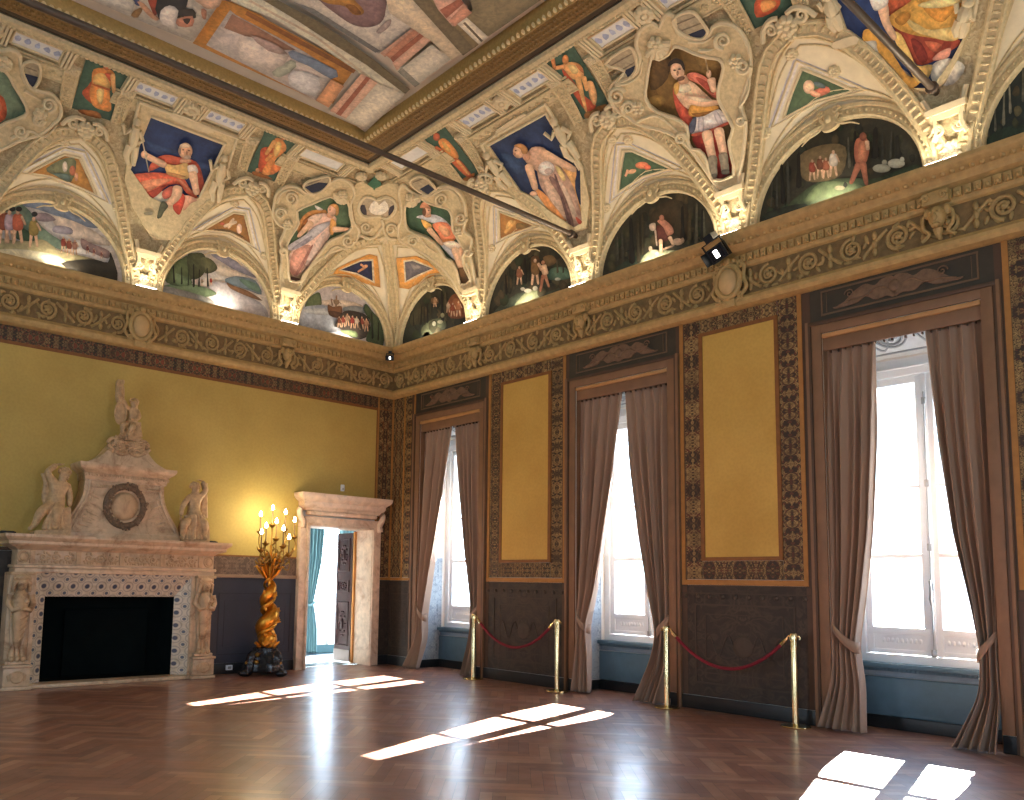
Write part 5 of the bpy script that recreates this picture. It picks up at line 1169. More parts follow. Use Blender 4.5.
# ---------------------------------------------------------------- stucco work of the vault
ST = M['stucco']; ST2 = simple('pale_stucco_relief', lin((216, 198, 160)), .7, 0, .1, 12, .2, 60)
def cartouche(surf, outer, inner, spirals, shell, tubes, holes, label, bosses=(), pic=None):
    p = surf_pt(surf, *outer[0]); e = empty('fresco', p); adopt(FRL[pic], e)
    b = MB(); lay(b, surf, outer, .0, None, 6., 2, [inner] if inner else (), .075)
    attach(b.build('cartouche_body', ST, fix=False), e)
    b = MB()
    line(b, surf, outer, .026, .07, True, 3)
    if inner: line(b, surf, inner, .022, .075, True, 2)
    for t in tubes: line(b, surf, t, .026, .09, False, 4, taper=True)
    attach(b.build('edge_roll', ST2), e)
    for c, r, a0, sg in spirals: b = MB(); spiral(b, surf, c, r, 1.7, a0, sg, .028, .10); attach(b.build('volute', ST2), e)
    for c in bosses: b = MB(); boss(b, surf, c, .09, .09); attach(b.build('rosette', ST2), e)
    if shell:
        b = MB(); (cx, cy), r, a = shell
        for k in range(7):
            an = a+(k-3)*.36; line(b, surf, [(cx, cy), (cx+r*.6*math.cos(an), cy+r*.6*math.sin(an)), (cx+r*math.cos(an), cy+r*math.sin(an))], .036, .10, False, 2)
        boss(b, surf, (cx, cy), .10, .11); attach(b.build('shell', ST2), e)
    for h in holes:
        b = MB(); lay(b, surf, h[0], .078, K((160, 144, 114)), 6., 2, (), .004); lay(b, surf, h[1], .085, K((22, 30, 54)), 6., 0)
        for q in h[2]: lay(b, surf, limb(q[0], q[1], .7, .7), .086, K((120, 104, 80)), 6., 0)
        po_ = attach(b.build('painted_opening', M['fresco'], fix=False), e)
        b = MB(); line(b, surf, h[0], .02, .085, True, 3); b.build('opening_rim', ST2).parent = po_
    return e
zs = Z(640, 40, 5.333); zc = Z(590, 0, 6.024)
SO = [(640, 27), (652, 18), (660, 22), (666, 10), (675, 12), (678, 26), (690, 34), (708, 33), (714, 23), (724, 19), (737, 23), (747, 36), (752, 52), (752, 70), (747, 88), (743, 104), (748, 122), (746, 150), (742, 174), (739, 186), (722, 187), (707, 167), (692, 146), (674, 132), (657, 126), (642, 122), (628, 113), (616, 104), (611, 90), (616, 78), (630, 75), (639, 66), (641, 52), (637, 40)]
cartouche('R', SO, zs(*SOLD), [((725, 35), 9, 1.5, 1), ((619, 91), 9, -.5, -1), ((745, 62), 8, 0, 1), ((631, 103), 7, 2, 1), ((684, 136), 6, 0, -1), ((744, 118), 5, 0, 1)], ((657, 37), 15, 1.1),
 [[(617, 80), (630, 78), (641, 70), (644, 56)], [(690, 36), (706, 37), (716, 30)], [(640, 118), (656, 112), (668, 118), (690, 138)], [(742, 104), (750, 92), (753, 74)], [(700, 45), (708, 46), (716, 44)]],
 [(zc((505, 85), (560, 45), (630, 40), (690, 110), (718, 165), (680, 205), (600, 190), (535, 150)), zc((600, 175), (690, 140), (716, 170), (680, 203), (625, 195)), [(zc((530, 110))[0], zc((650, 60))[0]), (zc((560, 150))[0], zc((680, 105))[0])]),
  (zc((215, 395), (100, 350), (240, 250), (285, 320), (285, 390), (240, 445), (160, 470)), zc((215, 395), (285, 360), (284, 392), (240, 443)), [(zc((120, 370))[0], zc((260, 290))[0]), (zc((150, 420))[0], zc((275, 345))[0])])],
 'scrolled stucco cartouche around the dark haired soldier fresco', [(738, 57), (640, 104)], 2)
# corner pair
zr = Z(395, 185, 7.277)
RO = [(404, 181), (413, 189), (427, 193), (436, 187), (447, 183), (459, 188), (466, 200), (468, 216), (466, 228), (474, 237), (472, 250), (475, 264), (478, 280), (479, 292), (464, 294), (455, 279), (441, 263), (425, 251), (411, 244), (402, 238), (400, 226), (403, 214), (402, 200), (400, 188)]
cartouche('R', RO, zr(*HELM), [((444, 195), 7, 1.5, 1), ((464, 215), 6, 0, 1), ((416, 238), 6, 0, -1), ((472, 250), 4, 0, 1)], ((413, 193), 9, 1.0),
 [[(436, 190), (448, 185), (459, 192), (464, 204)], [(404, 236), (418, 231), (430, 244), (441, 252)], [(470, 262), (474, 276), (475, 288)]],
 [([(411, 178), (420, 172), (430, 176), (438, 187), (432, 192), (420, 187)], [(421, 185), (430, 180), (438, 187), (432, 192)], [((414, 178), (425, 174))])], 'scrolled stucco cartouche around the helmeted soldier fresco', [(462, 229)], 4)
zl = Z(270, 185, 7.277)
LO = [(273, 203), (276, 191), (285, 184), (296, 184), (304, 189), (313, 191), (325, 184), (331, 178), (341, 175), (351, 181), (354, 191), (350, 201), (352, 218), (358, 229), (352, 242), (340, 247), (326, 252), (313, 262), (302, 274), (297, 287), (283, 288), (280, 263), (281, 249), (279, 240), (284, 227), (277, 222), (272, 213)]
cartouche('L', LO, zl(*LADY), [((290, 194), 7, 1.5, -1), ((279, 210), 6, 0, -1), ((346, 238), 6, 0, 1), ((281, 250), 4, 0, -1)], ((341, 190), 9, 2.1),
 [[(276, 200), (280, 190), (290, 186), (302, 191)], [(322, 256), (334, 244), (346, 247), (356, 236)], [(279, 262), (278, 276), (281, 287)]],
 [([(303, 184), (306, 178), (318, 174), (328, 172), (329, 178), (322, 186), (312, 190)], [(304, 183), (318, 178), (328, 179), (321, 187), (311, 189)], [((307, 180), (320, 175))])], 'scrolled stucco cartouche around the striding woman fresco', [(286, 222)], 5)
e = empty('stucco_cartouche', surf_pt('V', 386, 205), 'stucco shell cartouche with oval relief on the corner above the rib', 'stucco ornament', 'scrolled stucco cartouches')
CO = [(352, 186), (362, 178), (374, 186), (388, 180), (402, 184), (402, 200), (402, 216), (400, 230), (396, 243), (388, 240), (360, 230), (354, 218), (352, 202)]
b = MB(); lay(b, 'V', CO, .0, None, 6., 2, (), .06); attach(b.build('cartouche_body', ST, fix=False), e)
b = MB(); ov = [(359, 200), (366, 193), (378, 196), (388, 193), (396, 198), (397, 207), (390, 215), (378, 213), (364, 214), (358, 208)]; line(b, 'V', ov, .03, .075, True, 3)
attach(b.build('oval_rim', ST2), e)
for c, sg in (((365, 224), 1), ((393, 226), -1)): b = MB(); spiral(b, 'V', c, 6, 1.6, 0, sg, .026, .08); attach(b.build('volute', ST2), e)
b = MB(); line(b, 'V', [(358, 232), (370, 236), (380, 226), (384, 216)], .026, .08, False, 4); line(b, 'V', [(399, 236), (392, 236), (386, 228), (384, 216)], .026, .08, False, 4)
for k in range(6): line(b, 'V', [(384, 234), (384+9*math.cos(.5+k*.42), 234-2+9*math.sin(.5+k*.42))], .026, .08, False, 0)
attach(b.build('scroll_frame', ST2), e)
b = MB(); lay(b, 'V', ov, .064, K((170, 152, 124)), 5., 2); lay(b, 'V', [(359, 203), (364, 202), (366, 212), (360, 210)], .068, K((60, 54, 62)), 5., 2); lay(b, 'V', [(391, 204), (397, 202), (396, 208), (390, 213)], .068, K((60, 54, 62)), 5., 2); lay(b, 'V', [(368, 206), (374, 197), (380, 202), (386, 197), (390, 206), (382, 212), (374, 212)], .07, K((214, 204, 186)), 5., 2)
attach(b.build('oval_relief', M['fresco'], fix=False), e)
# cartouche cut by the left edge
zz = Z(0, 0, 1)
cartouche('L', [(-18, 60), (4, 46), (14, 46), (20, 52), (22, 70), (28, 82), (40, 88), (51, 90), (59, 100), (60, 112), (52, 122), (40, 132), (20, 138), (0, 148), (-18, 150)], [(-17, 66), (4, 66), (14, 82), (26, 103), (24, 113), (6, 120), (-17, 127)], [((48, 100), 8, 1.5, -1), ((38, 116), 6, 0, 1), ((20, 128), 7, 0, 1)], ((4, 56), 9, 1.6), [[(24, 86), (34, 92), (40, 96)], [(10, 136), (28, 128), (44, 134), (56, 122)]],
 [([(22, 62), (30, 56), (40, 60), (39, 76), (32, 84), (26, 76)], [(23, 68), (38, 72), (33, 83), (27, 77)], [((26, 62), (37, 66))])], 'scrolled stucco cartouche cut by the left edge', [(40, 110)], 11)

# frames of the square frescoes with putti reliefs
def square_frame(wall, outer, inner, figs, panel, label, pic):
    e = empty('fresco', surf_pt(wall, *outer[0])); adopt(FRL[pic], e)
    b = MB(); lay(b, wall, outer, .0, None, 7., 0, [inner], .045); attach(b.build('frame_body', ST, fix=False), e)
    b = MB(); line(b, wall, inner[:3], .022, .05, False, 0); line(b, wall, outer[:3], .024, .05, False, 0); line(b, wall, [outer[0], outer[-1]], .024, .05, False, 0); attach(b.build('moulding', ST2), e)
    for (x, y), (dx, dy) in figs:
        b = MB(); f = lambda t, w=0: surf_pt(wall, x+dx*t-dy*w, y+dy*t+dx*w, .07)
        b.blob(f(0), .06, 8, 6); b.tube([f(.12), f(.3), f(.5), f(.62)], [.045, .07, .062, .045], 8); b.tube([f(.55, .06), f(.8, .1), f(1., .02)], [.055, .05, .03], 7); b.tube([f(.55, -.06), f(.8, -.08), f(1., -.1)], [.055, .05, .03], 7)
        b.tube([f(.2, .08), f(.32, .22), f(.12, .3)], [.035, .03, .025], 6); b.tube([f(.2, -.08), f(.4, -.2), f(.5, -.08)], [.035, .03, .025], 6)
        attach(b.build('putto_relief', ST2), e)
    b = MB()
    lay(b, wall, panel, .045, None, 6., 2, (), .02); attach(b.build('scroll_tablet', ST2, fix=False), e)
z1 = Z(115, 100, 6.667)
square_frame('L', [(139, 99), (237, 135), (217, 196), (206, 212), (176, 240), (152, 240), (131, 205), (124, 178), (129, 148)], z1((242, 90), (733, 272), (560, 640), (420, 700), (330, 690), (230, 640), (100, 455)), [((137, 118), (-9, 44)), ((224, 155), (-11, 44))], z1((390, 60), (640, 160), (620, 200), (400, 120)), '', 0)
z2 = Z(480, 100, 5.714)
square_frame('R', [(482, 142), (546, 101), (584, 168), (591, 200), (588, 228), (576, 232), (545, 222), (522, 205), (506, 186)], z2((50, 245), (380, 60), (580, 390), (585, 560), (590, 700), (545, 725), (420, 640), (300, 545), (235, 512)), [((488, 152), (22, 34)), ((555, 118), (22, 40))], z2((100, 150), (250, 60), (262, 90), (120, 178)), '', 1)
z4 = Z(820, 0, 5.69)
square_frame('R', [(818, -30), (985, -40), (974, 20), (958, 60), (945, 84), (930, 94), (905, 84), (870, 50), (842, 36), (828, 10)], z4((60, -120), (850, -160), (870, 120), (760, 330), (700, 420), (640, 500), (520, 500), (430, 400), (330, 290), (240, 245), (160, 170)), [((829, -8), (10, 36)), ((970, 0), (-10, 36))], z4((80, 230), (210, 190), (220, 235), (100, 270)), '', 3)

# pilaster strips at both sides of the green panels, band of tablets and brackets above
def sv_rect(s0, s1, v0, v1): return [(s0, v0), (s1, v0), (s1, v1), (s0, v1)]
tabl = simple('blue_white_tablet', lin((222, 220, 214)), .6, 0, .1, 10)
nb = 0
spans = {}
for wall in ('R', 'L'):
    for gi, (q, fo) in enumerate(sorted(GREEN[wall], key=lambda q: -q[0][0][0])):
        n_ = len(q); ti = sorted(range(n_), key=lambda k: -q[k][1])[:2]; ti.sort(key=lambda k: q[k][0])
        nbv = lambda k, o_: q[(k+1) % n_] if (k+1) % n_ != o_ else q[(k-1) % n_]
        top = [q[ti[0]], q[ti[1]]]; bot = [nbv(ti[0], ti[1]), nbv(ti[1], ti[0])]
        ed = lambda k, v: bot[k][0]+(top[k][0]-bot[k][0])*(v-bot[k][1])/(top[k][1]-bot[k][1])
        vt = .965; spans.setdefault(wall, []).append((top[0][0], top[1][0]))
        e = empty('fresco', covept(wall, top[0][0], .8)); adopt(fo, e)
        for side, k in ((-1, 0), (1, 1)):
            b = MB(); w = .17; a0 = (ed(k, .855)+side*.012, .855); v1_ = max(.66, bot[k][1]); a1 = (ed(k, v1_)+side*.012, v1_)
            poly = [a0, (a0[0]+side*w, a0[1]), (a1[0]+side*w*.8, a1[1]), a1]
            lay(b, ('sv', wall), poly, .0, None, .12, 0, (), .03)
            line(b, ('sv', wall), [a0, a1], .014, .035, False, 0); line(b, ('sv', wall), [poly[1], poly[2]], .014, .035, False, 0)
            for t in range(9):
                f = (t+.5)/9; c = (a0[0]+(a1[0]-a0[0])*f+side*w*.45, a0[1]+(a1[1]-a0[1])*f); boss(b, ('sv', wall), c, .05, .03, 4)
            vs_ = attach(b.build('vine_strip', ST), e)
            b = MB(); s0 = a0[0]+side*w*.5
            lay(b, ('sv', wall), sv_rect(s0-w*.5, s0+w*.5, .852, .888), .0, None, .1, 0, (), .05); boss(b, ('sv', wall), (s0, .87), .06, .055)
            b.build('rosette_block', ST2).parent = vs_
def band(wall, s0, s1, label):
    """frieze of tablets between two green panels: bracket, tablet, bracket, shell, bracket, tablet, bracket"""
    e = empty('tablet_band', covept(wall, (s0+s1)/2, .9), label, 'stucco ornament', 'tablet bands under the ceiling frame')
    w = s1-s0; b = MB(); lay(b, ('sv', wall), sv_rect(s0, s1, .795, .846), .0, None, .12, 0, (), .03)
    for v in (.793, .848, .862, .972): line(b, ('sv', wall), [(s0, v), (s1, v)], .016, .03, False, 0)
    n = int(w/.13)
    for k in range(n): boss(b, ('sv', wall), (s0+(k+.5)*w/n, .82), .05, .03, 4)
    attach(b.build('vine_frieze', ST), e)
    for f in (.03, .40, .54, .91):
        b = MB(); lay(b, ('sv', wall), sv_rect(s0+w*f-.01, s0+w*f+.128, .866, .970), .0, None, .1, 0, (), .02)
        for q in range(3): s = s0+w*f+.022*q*2; lay(b, ('sv', wall), sv_rect(s, s+.03, .868, .968), .0, None, .1, 0, (), .06)
        attach(b.build('triglyph', ST2), e)
    b = MB(); boss(b, ('sv', wall), (s0+w*.50, .92), .13, .05, 8); attach(b.build('shell_boss', ST2), e)
    for f0, f1 in ((.10, .385), (.615, .90)):
        b = MB(); lay(b, ('sv', wall), sv_rect(s0+w*f0, s0+w*f1, .885, .952), .0, None, .1, 0, (), .02)
        tb = attach(b.build('tablet', tabl, fix=False), e)
        b = MB(); rng = random.Random(int(f0*100)+nb)
        for k in range(5):
            sc = s0+w*(f0+(f1-f0)*(k+.5)/5); lay(b, ('sv', wall), [(sc+.05*math.cos(a)*rng.uniform(.5, 1), .918+.02*math.sin(a)*rng.uniform(.5, 1)) for a in [q*PI/4 for q in range(8)]], .023, K((150, 158, 184)), .1, 0)
        b.build('blue_tracery', M['fresco'], fix=False).parent = tb
        b = MB(); line(b, ('sv', wall), sv_rect(s0+w*f0, s0+w*f1, .885, .952), .016, .025, True, 0); b.build('tablet_rim', ST2).parent = tb
R_ = sorted(spans['R'], reverse=True); L__ = sorted(spans['L'], reverse=True)
band('R', R_[1][1]+.01, R_[0][0]-.01, 'tablet band above the leaning woman fresco'); band('R', R_[2][1]+.01, R_[1][0]-.01, 'tablet band above the dark haired soldier fresco'); band('R', R_[2][0]-1.9, R_[2][0]-.01, 'tablet band at the upper right corner')
band('L', L__[1][1]+.01, L__[0][0]-.01, 'tablet band above the bald man fresco'); band('L', L__[1][0]-1.95, L__[1][0]-.01, 'tablet band at the upper left edge')
def half_band(wall, s0, s1, label):
    e = empty('tablet_band', covept(wall, (s0+s1)/2, .9), label, 'stucco ornament', 'tablet bands under the ceiling frame'); b = MB()
    lay(b, ('sv', wall), sv_rect(s0, s1, .795, .846), .0, None, .12, 0, (), .03)
    for v in (.793, .848, .862, .972): line(b, ('sv', wall), [(s0, v), (s1, v)], .016, .03, False, 0)
    attach(b.build('vine_frieze', ST), e); w = s1-s0
    b = MB(); lay(b, ('sv', wall), sv_rect(s0+w*.15, s0+w*.62, .885, .952), .0, None, .1, 0, (), .02); attach(b.build('tablet', tabl, fix=False), e)
    b = MB(); line(b, ('sv', wall), sv_rect(s0+w*.15, s0+w*.62, .885, .952), .016, .025, True, 0)
    attach(b.build('tablet_rim', ST2), e)
    for f in (.04, .66):
        b = MB(); lay(b, ('sv', wall), sv_rect(s0+w*f-.01, s0+w*f+.11, .866, .970), .0, None, .1, 0, (), .02)
        for q in range(3): s = s0+w*f+.04*q; lay(b, ('sv', wall), sv_rect(s, s+.025, .868, .968), .0, None, .1, 0, (), .06)
        attach(b.build('triglyph', ST2), e)
    b = MB(); boss(b, ('sv', wall), (s0+w*.88, .92), .10, .05, 8); attach(b.build('shell_boss', ST2), e)
half_band('R', R_[0][1]+.01, -2.02, 'short tablet band right of the vault corner'); half_band('L', L__[0][1]+.01, -2.02, 'short tablet band left of the vault corner')
b = MB(); dq = [(375.5, 173), (382.5, 181), (375, 189), (367.5, 181)]; lay(b, 'V', dq, .05, K((44, 96, 70)), 4., 0, (), .01); tag(b.build('painted_lozenge', M['fresco'], fix=False), 'small green lozenge in the vault corner under the frame', 'painting')

# feet of the piers: ledge, pair of scrolls and acanthus; and masks on the groin tops
for wall, s, nm in (('R', -2.37, 'helmeted soldier'), ('R', -4.77, 'leaning woman'), ('R', -7.20, 'dark haired soldier'), ('R', -9.65, 'yellow robed figure'), ('L', -2.40, 'striding woman'), ('L', -4.84, 'bald man')):
    e = empty('pier_console', covept(wall, s, .1), 'white lit scroll console at the foot of the %s fresco' % nm, 'stucco ornament', 'scroll consoles on the vault piers')
    b = MB(); sv = ('sv', wall)
    lay(b, sv, sv_rect(s-.19, s+.19, .195, .215), .0, None, .1, 0, (), .12); lay(b, sv, sv_rect(s-.16, s+.16, .178, .195), .0, None, .1, 0, (), .08); attach(b.build('ledge', ST2), e)
    for sg in (1, -1):
        b = MB(); line(b, sv, [(s+sg*.20, .25), (s+sg*.14, .20), (s+sg*.12, .15), (s+sg*.16, .12)], .03, .06, False, 4); spiral(b, sv, (s+sg*.10, .145), .055, 1.6, 0, sg, .022, .07, 0, .35); attach(b.build('scroll', ST2), e)
    b = MB(); boss(b, sv, (s, .085), .09, .04, 6)
    for k in range(5): an = PI*(.15+.175*k); line(b, sv, [(s, .05), (s+.09*math.cos(an), .05+.035*math.sin(an))], .02, .05, False, 0)
    attach(b.build('acanthus', ST2), e)
for wall in ('R', 'L'):
    for i, c in enumerate(LUN[wall]):
        if i == 0 or (wall, i) == ('R', 4): continue
        nm = {('R', 1): 'second lunette of the window wall', ('R', 2): 'third lunette of the window wall', ('R', 3): 'pipe player lunette', ('L', 1): 'lake lunette', ('L', 2): 'soldiers lunette'}[wall, i]
        e = empty('groin_finial', covept(wall, c, .64), 'stucco shell finial where the ribs meet above the '+nm, 'stucco ornament', 'shell finials on the ribs'); sv = ('sv', wall)
        b = MB(); boss(b, sv, (c, .635), .12, .06, 8); boss(b, sv, (c, .605), .07, .07, 5); attach(b.build('shell', ST2), e)
        for sg in (1, -1): b = MB(); spiral(b, sv, (c+sg*.17, .645), .075, 1.5, 0, sg, .028, .05, 0, .32); line(b, sv, [(c+sg*.05, .67), (c+sg*.14, .675), (c+sg*.24, .655), (c+sg*.30, .62)], .03, .05, False, 4); attach(b.build('scroll', ST2), e)
# painted bands and bosses on the webs
TRI = {('L', 2): 12, ('L', 1): 13, ('R', 1): 16, ('R', 2): 17, ('R', 3): 18}
lav = K((196, 188, 184)); lav2 = K((168, 164, 172)); gcol = K((206, 186, 140))
def scale(p, k, cx, cy): return [(cx+(a-cx)*k, cy+(b_-cy)*k) for a, b_ in p]
for wall, i, tri in (('L', 2, Z(0, 110, 7.877)((255, 490), (510, 360), (620, 385), (740, 650), (560, 570), (400, 515))), ('L', 1, Z(140, 170, 6.667)((440, 395), (625, 290), (690, 300), (735, 485), (600, 410))),
        ('R', 1, Z(480, 180, 3.938)((80, 128), (140, 150), (210, 178), (130, 205), (82, 228))), ('R', 2, Z(480, 0, 3.938)((565, 598), (600, 598), (742, 662), (640, 690), (550, 748))), ('R', 3, Z(700, 0, 3.16)((325, 222), (400, 252), (475, 285), (370, 312), (272, 365)))):
    cx = sum(p[0] for p in tri)/len(tri); cy = sum(p[1] for p in tri)/len(tri); sf = ('web', wall, i)
    e = empty('triangular_fresco', surf_pt(sf, cx, cy)); adopt(FRL[TRI[wall, i]], e)
    b = MB(); lay(b, sf, scale(tri, 1.42, cx, cy), .001, lav, 5., 0, [scale(tri, 1.30, cx, cy)]); lay(b, sf, scale(tri, 1.62, cx, cy), .001, lav2, 5., 0, [scale(tri, 1.54, cx, cy)]); attach(b.build('painted_band', M['fresco'], fix=False), e)
    b = MB(); line(b, sf, scale(tri, 1.10, cx, cy), .016, .008, True, 0); line(b, sf, scale(tri, 1.48, cx, cy), .012, .008, True, 0); attach(b.build('fine_moulding', ST2), e)
    ws = [(cx+(p[0]-cx)*1.8, cy+(p[1]-cy)*1.8) for p in (tri[0], tri[1], max(tri, key=lambda q: q[1]))]
    for p in ws: b = MB(); boss(b, sf, p, .07, .015, 8); attach(b.build('oval_boss', ST2), e)

# ---------------------------------------------------------------- painted flat ceiling
z = Z(240, 0, 5.689); FP = M['fresco']
cfk = 0.
def cf(name, label, shapes, lines=()):
    global cfk
    b = MB(); cfk += .02; o = cfk
    for sh in shapes: o += .002; lay(b, 'C', sh[1], o, K(sh[0], 1.15), 4., sh[2] if len(sh) > 2 else 0, (), 0., 0, .5 if len(sh) > 2 else .12)
    tag(b.build(name, FP, fix=False, smooth=False), label, 'painting', 'frescoes of the flat ceiling')
cf('ceiling_fresco', 'framed pale landscape fresco in an orange border on the flat ceiling', [
 ((206, 138, 44), Z(80, 0, 5.689)((800, 0), (860, 10), (1024, 85), (1060, 110), (1500, 350), (1560, 395), (1500, 480), (1440, 590), (1340, 570), (640, 245), (650, 230))),
 ((160, 96, 36), z((40, 60), (660, 398), (645, 418), (30, 84))),
 ((200, 188, 180), [(230, 10), (236, 15), (300, 49), (337, 72), (328, 85), (317, 101), (206, 45)]), ((172, 124, 98), [(232, 14), (262, 30), (296, 50), (280, 50), (250, 38), (224, 28)]), ((124, 140, 164), z((300, 285), (550, 400), (520, 450), (400, 380), (290, 330)), 2), ((172, 178, 160), z((180, 410), (290, 340), (320, 380), (230, 440)), 2), ((220, 206, 194), z((0, 200), (150, 250), (280, 320), (180, 400), (0, 330)), 2), ((206, 204, 204), z((300, 400), (450, 440), (430, 550), (280, 480)), 2), ((190, 160, 150), z((60, 200), (200, 250), (270, 310), (160, 290)), 2),
 ((216, 154, 106), z((430, 572), (520, 450), (592, 490), (505, 612)))])
cf('ceiling_fresco', 'painted cream arch beam with pink stripes crossing the flat ceiling', [
 ((244, 230, 204), z((-60, -60), (130, 0), (330, 120), (500, 232), (720, 370), (940, 535), (880, 605), (660, 400), (420, 240), (200, 110), (0, 28), (-160, -50))), ((226, 206, 174), z((60, 0), (430, 200), (900, 560), (890, 570), (425, 212), (45, 6))),
 ((126, 112, 82), z((130, 0), (215, 0), (445, 122), (605, 228), (770, 345), (968, 508), (940, 535), (720, 370), (500, 232), (330, 120))),
 ((226, 176, 148), z((510, 632), (690, 420), (730, 440), (560, 650))), ((182, 104, 76), z((545, 648), (720, 435), (745, 448), (578, 662))), ((232, 186, 158), z((572, 660), (740, 448), (782, 472), (602, 676))), ((208, 198, 178), z((602, 676), (782, 472), (940, 538), (712, 752)))])
cf('ceiling_fresco', 'purple oval fresco with a golden figure on the flat ceiling', [
 ((206, 198, 184), z((258, -20), (860, -60), (1000, 150), (790, 305), (640, 222), (480, 120))), ((140, 138, 134), z((300, 10), (420, 50), (800, 290), (770, 300), (480, 118))), ((142, 112, 112), z((440, -40), (800, -60), (828, 60), (800, 130), (730, 155), (640, 140), (540, 75), (460, 10)), 3), ((196, 136, 50), z((440, -20), (600, -40), (660, 10), (705, 60), (690, 85), (640, 80), (595, 35), (500, 20)), 3), ((150, 96, 34), z((600, 30), (650, 30), (690, 75), (650, 78)), 3), ((186, 168, 160), z((775, 180), (820, 130), (860, 110), (850, 150), (800, 190)), 3)])
zb = Z(390, 0, 6.024)
cf('ceiling_fresco', 'pink striped painted pilaster with grey panel by the second arch beam', [
 ((228, 180, 152), zb((-60, 320), (150, 155), (170, 165), (-30, 345))), ((184, 108, 80), zb((0, 350), (185, 195), (215, 215), (20, 378))), ((232, 184, 156), zb((15, 378), (212, 212), (250, 240), (40, 425))), ((216, 150, 118), zb((-30, 330), (160, 165), (186, 192), (0, 352))), ((206, 198, 180), zb((45, 430), (250, 268), (370, 355), (150, 525))), ((150, 146, 132), zb((45, 430), (75, 410), (180, 505), (150, 525)))])
cf('ceiling_fresco', 'second cream arch beam and olive field at the top of the flat ceiling', [
 ((228, 208, 174), zb((-40, -60), (120, -20), (440, 312), (372, 362), (250, 250), (0, 80))), ((128, 112, 82), zb((120, -20), (225, -20), (505, 290), (440, 335))), ((150, 128, 88), zb((225, -20), (280, -20), (540, 265), (505, 292))), ((132, 118, 86), zb((420, 100), (500, 60), (470, -40), (1000, -60), (880, 20), (590, 222))), ((226, 176, 150), zb((250, -20), (380, -20), (470, 40), (380, 162), (290, 60))), ((186, 110, 84), zb((300, 60), (420, -10), (445, 20), (340, 110))), ((222, 158, 128), zb((355, 125), (440, 32), (495, 76), (390, 160))), ((234, 222, 198), zb((405, 145), (462, 105), (592, 222), (535, 268))), ((120, 104, 80), zb((440, 140), (452, 132), (560, 245), (550, 254)))])
zd = Z(80, 0, 5.689)
cf('ceiling_fresco', 'painted group with dark garments and pink limbs on the flat ceiling at the upper left', [
 ((188, 180, 166), zd((-60, -40), (800, -60), (800, 10), (645, 240), (320, 110), (60, 0))), ((60, 78, 130), zd((300, 0), (330, -10), (345, 30), (320, 30)), 2), ((150, 110, 60), zd((310, 60), (360, 40), (330, 100), (290, 90)), 2), ((214, 160, 124), zd((325, 10), (365, 20), (410, 70), (450, 105), (430, 118), (380, 80)), 2), ((156, 60, 36), zd((385, -20), (450, -30), (445, 60), (425, 90), (400, 40)), 2), ((44, 42, 46), zd((440, -10), (600, -30), (605, 40), (560, 100), (450, 110)), 2), ((222, 214, 204), zd((460, 60), (510, 30), (560, 60), (545, 130), (560, 165), (490, 150), (455, 120)), 2), ((60, 52, 50), zd((560, 60), (640, 50), (660, 100), (600, 110)), 2), ((210, 140, 110), zd((550, 110), (640, 90), (640, 150), (560, 150)), 2), ((70, 56, 50), zd((585, 110), (630, 105), (610, 140)), 2), ((220, 178, 148), zd((640, -20), (800, -40), (790, 40), (720, 50), (690, 28)), 2), ((190, 130, 100), zd((690, 50), (720, 60), (715, 110), (695, 100)), 2), ((206, 200, 188), zd((-40, -20), (280, -30), (300, 60), (260, 60), (60, -5)), 2)])

# ---------------------------------------------------------------- iron tie bars
def bar(px, label):
    s, v = cove_px(*px, 'R'); p = covept('R', s, v)
    e = empty('tie_bar', p, label, 'iron bar', 'iron tie bars across the room')
    b = MB(); b.tube([(p.x+.12, p.y, p.z), (-14.02, p.y, p.z)], .036, 12); attach(b.build('bar', M['iron']), e)
    b = MB(); b.lathe([(.036, 0), (.06, .01), (.06, .05), (.036, .06)], (p.x-.14, p.y, p.z), 14, 0, Matrix.Rotation(PI/2, 3, 'Y')); attach(b.build('end_collar', M['iron']), e)
bar((576, 236), 'far iron tie bar ending beside the leaning woman fresco'); bar((936, 92), 'near iron tie bar crossing the yellow robed fresco')
# ---------------------------------------------------------------- fireplace
FM, FR = M['marble'], M['marble_rel']
def tiles():
    t = NT('blue_white_tiles'); q = t.xyz(t.pos()); P = .19
    def cell(o):
        a = t.math('SUBTRACT', t.math('FRACT', t.math('ADD', t.math('DIVIDE', q[0], P), o+.03)), .5); b_ = t.math('SUBTRACT', t.math('FRACT', t.math('ADD', t.math('DIVIDE', q[2], P), o+.35)), .5)
        return t.math('SQRT', t.math('ADD', t.math('MULTIPLY', a, a), t.math('MULTIPLY', b_, b_)))
    r = cell(0.); r2 = cell(.5)
    base = t.ramp(t.noise(t.pos(), 12, 4), [(.3, lin((196, 182, 156))), (.7, lin((224, 212, 190)))])
    k = lambda s: t.ramp(s, [(.0, (.9,)*3), (.14, (.9,)*3), (.2, (0,)*3), (.30, (0,)*3), (.33, (.35,)*3), (.37, (.35,)*3), (.42, (.0,)*3)])
    c = t.mix(k(r), base, lin((52, 64, 92))); k2 = t.ramp(r2, [(.0, (.9,)*3), (.10, (.9,)*3), (.14, (0,)*3), (.18, (0,)*3), (.22, (.5,)*3), (.27, (0,)*3)]); c = t.mix(k2, c, lin((84, 96, 116)))
    return t.set(c, .25)
FX = -5.02
fp = empty('fireplace', (FX, -.2, 0), 'monumental carved marble fireplace with blue tiled surround on the yellow wall', 'fireplace')
def F_(b, name, m, angle=40, fix=True): return attach(b.build(name, m, angle=angle, fix=fix), fp)
b = MB(); b.bev((-6.14, -.40, 0), (-3.90, -.05, .055), .01); F_(b, 'hearth_slab', FM)
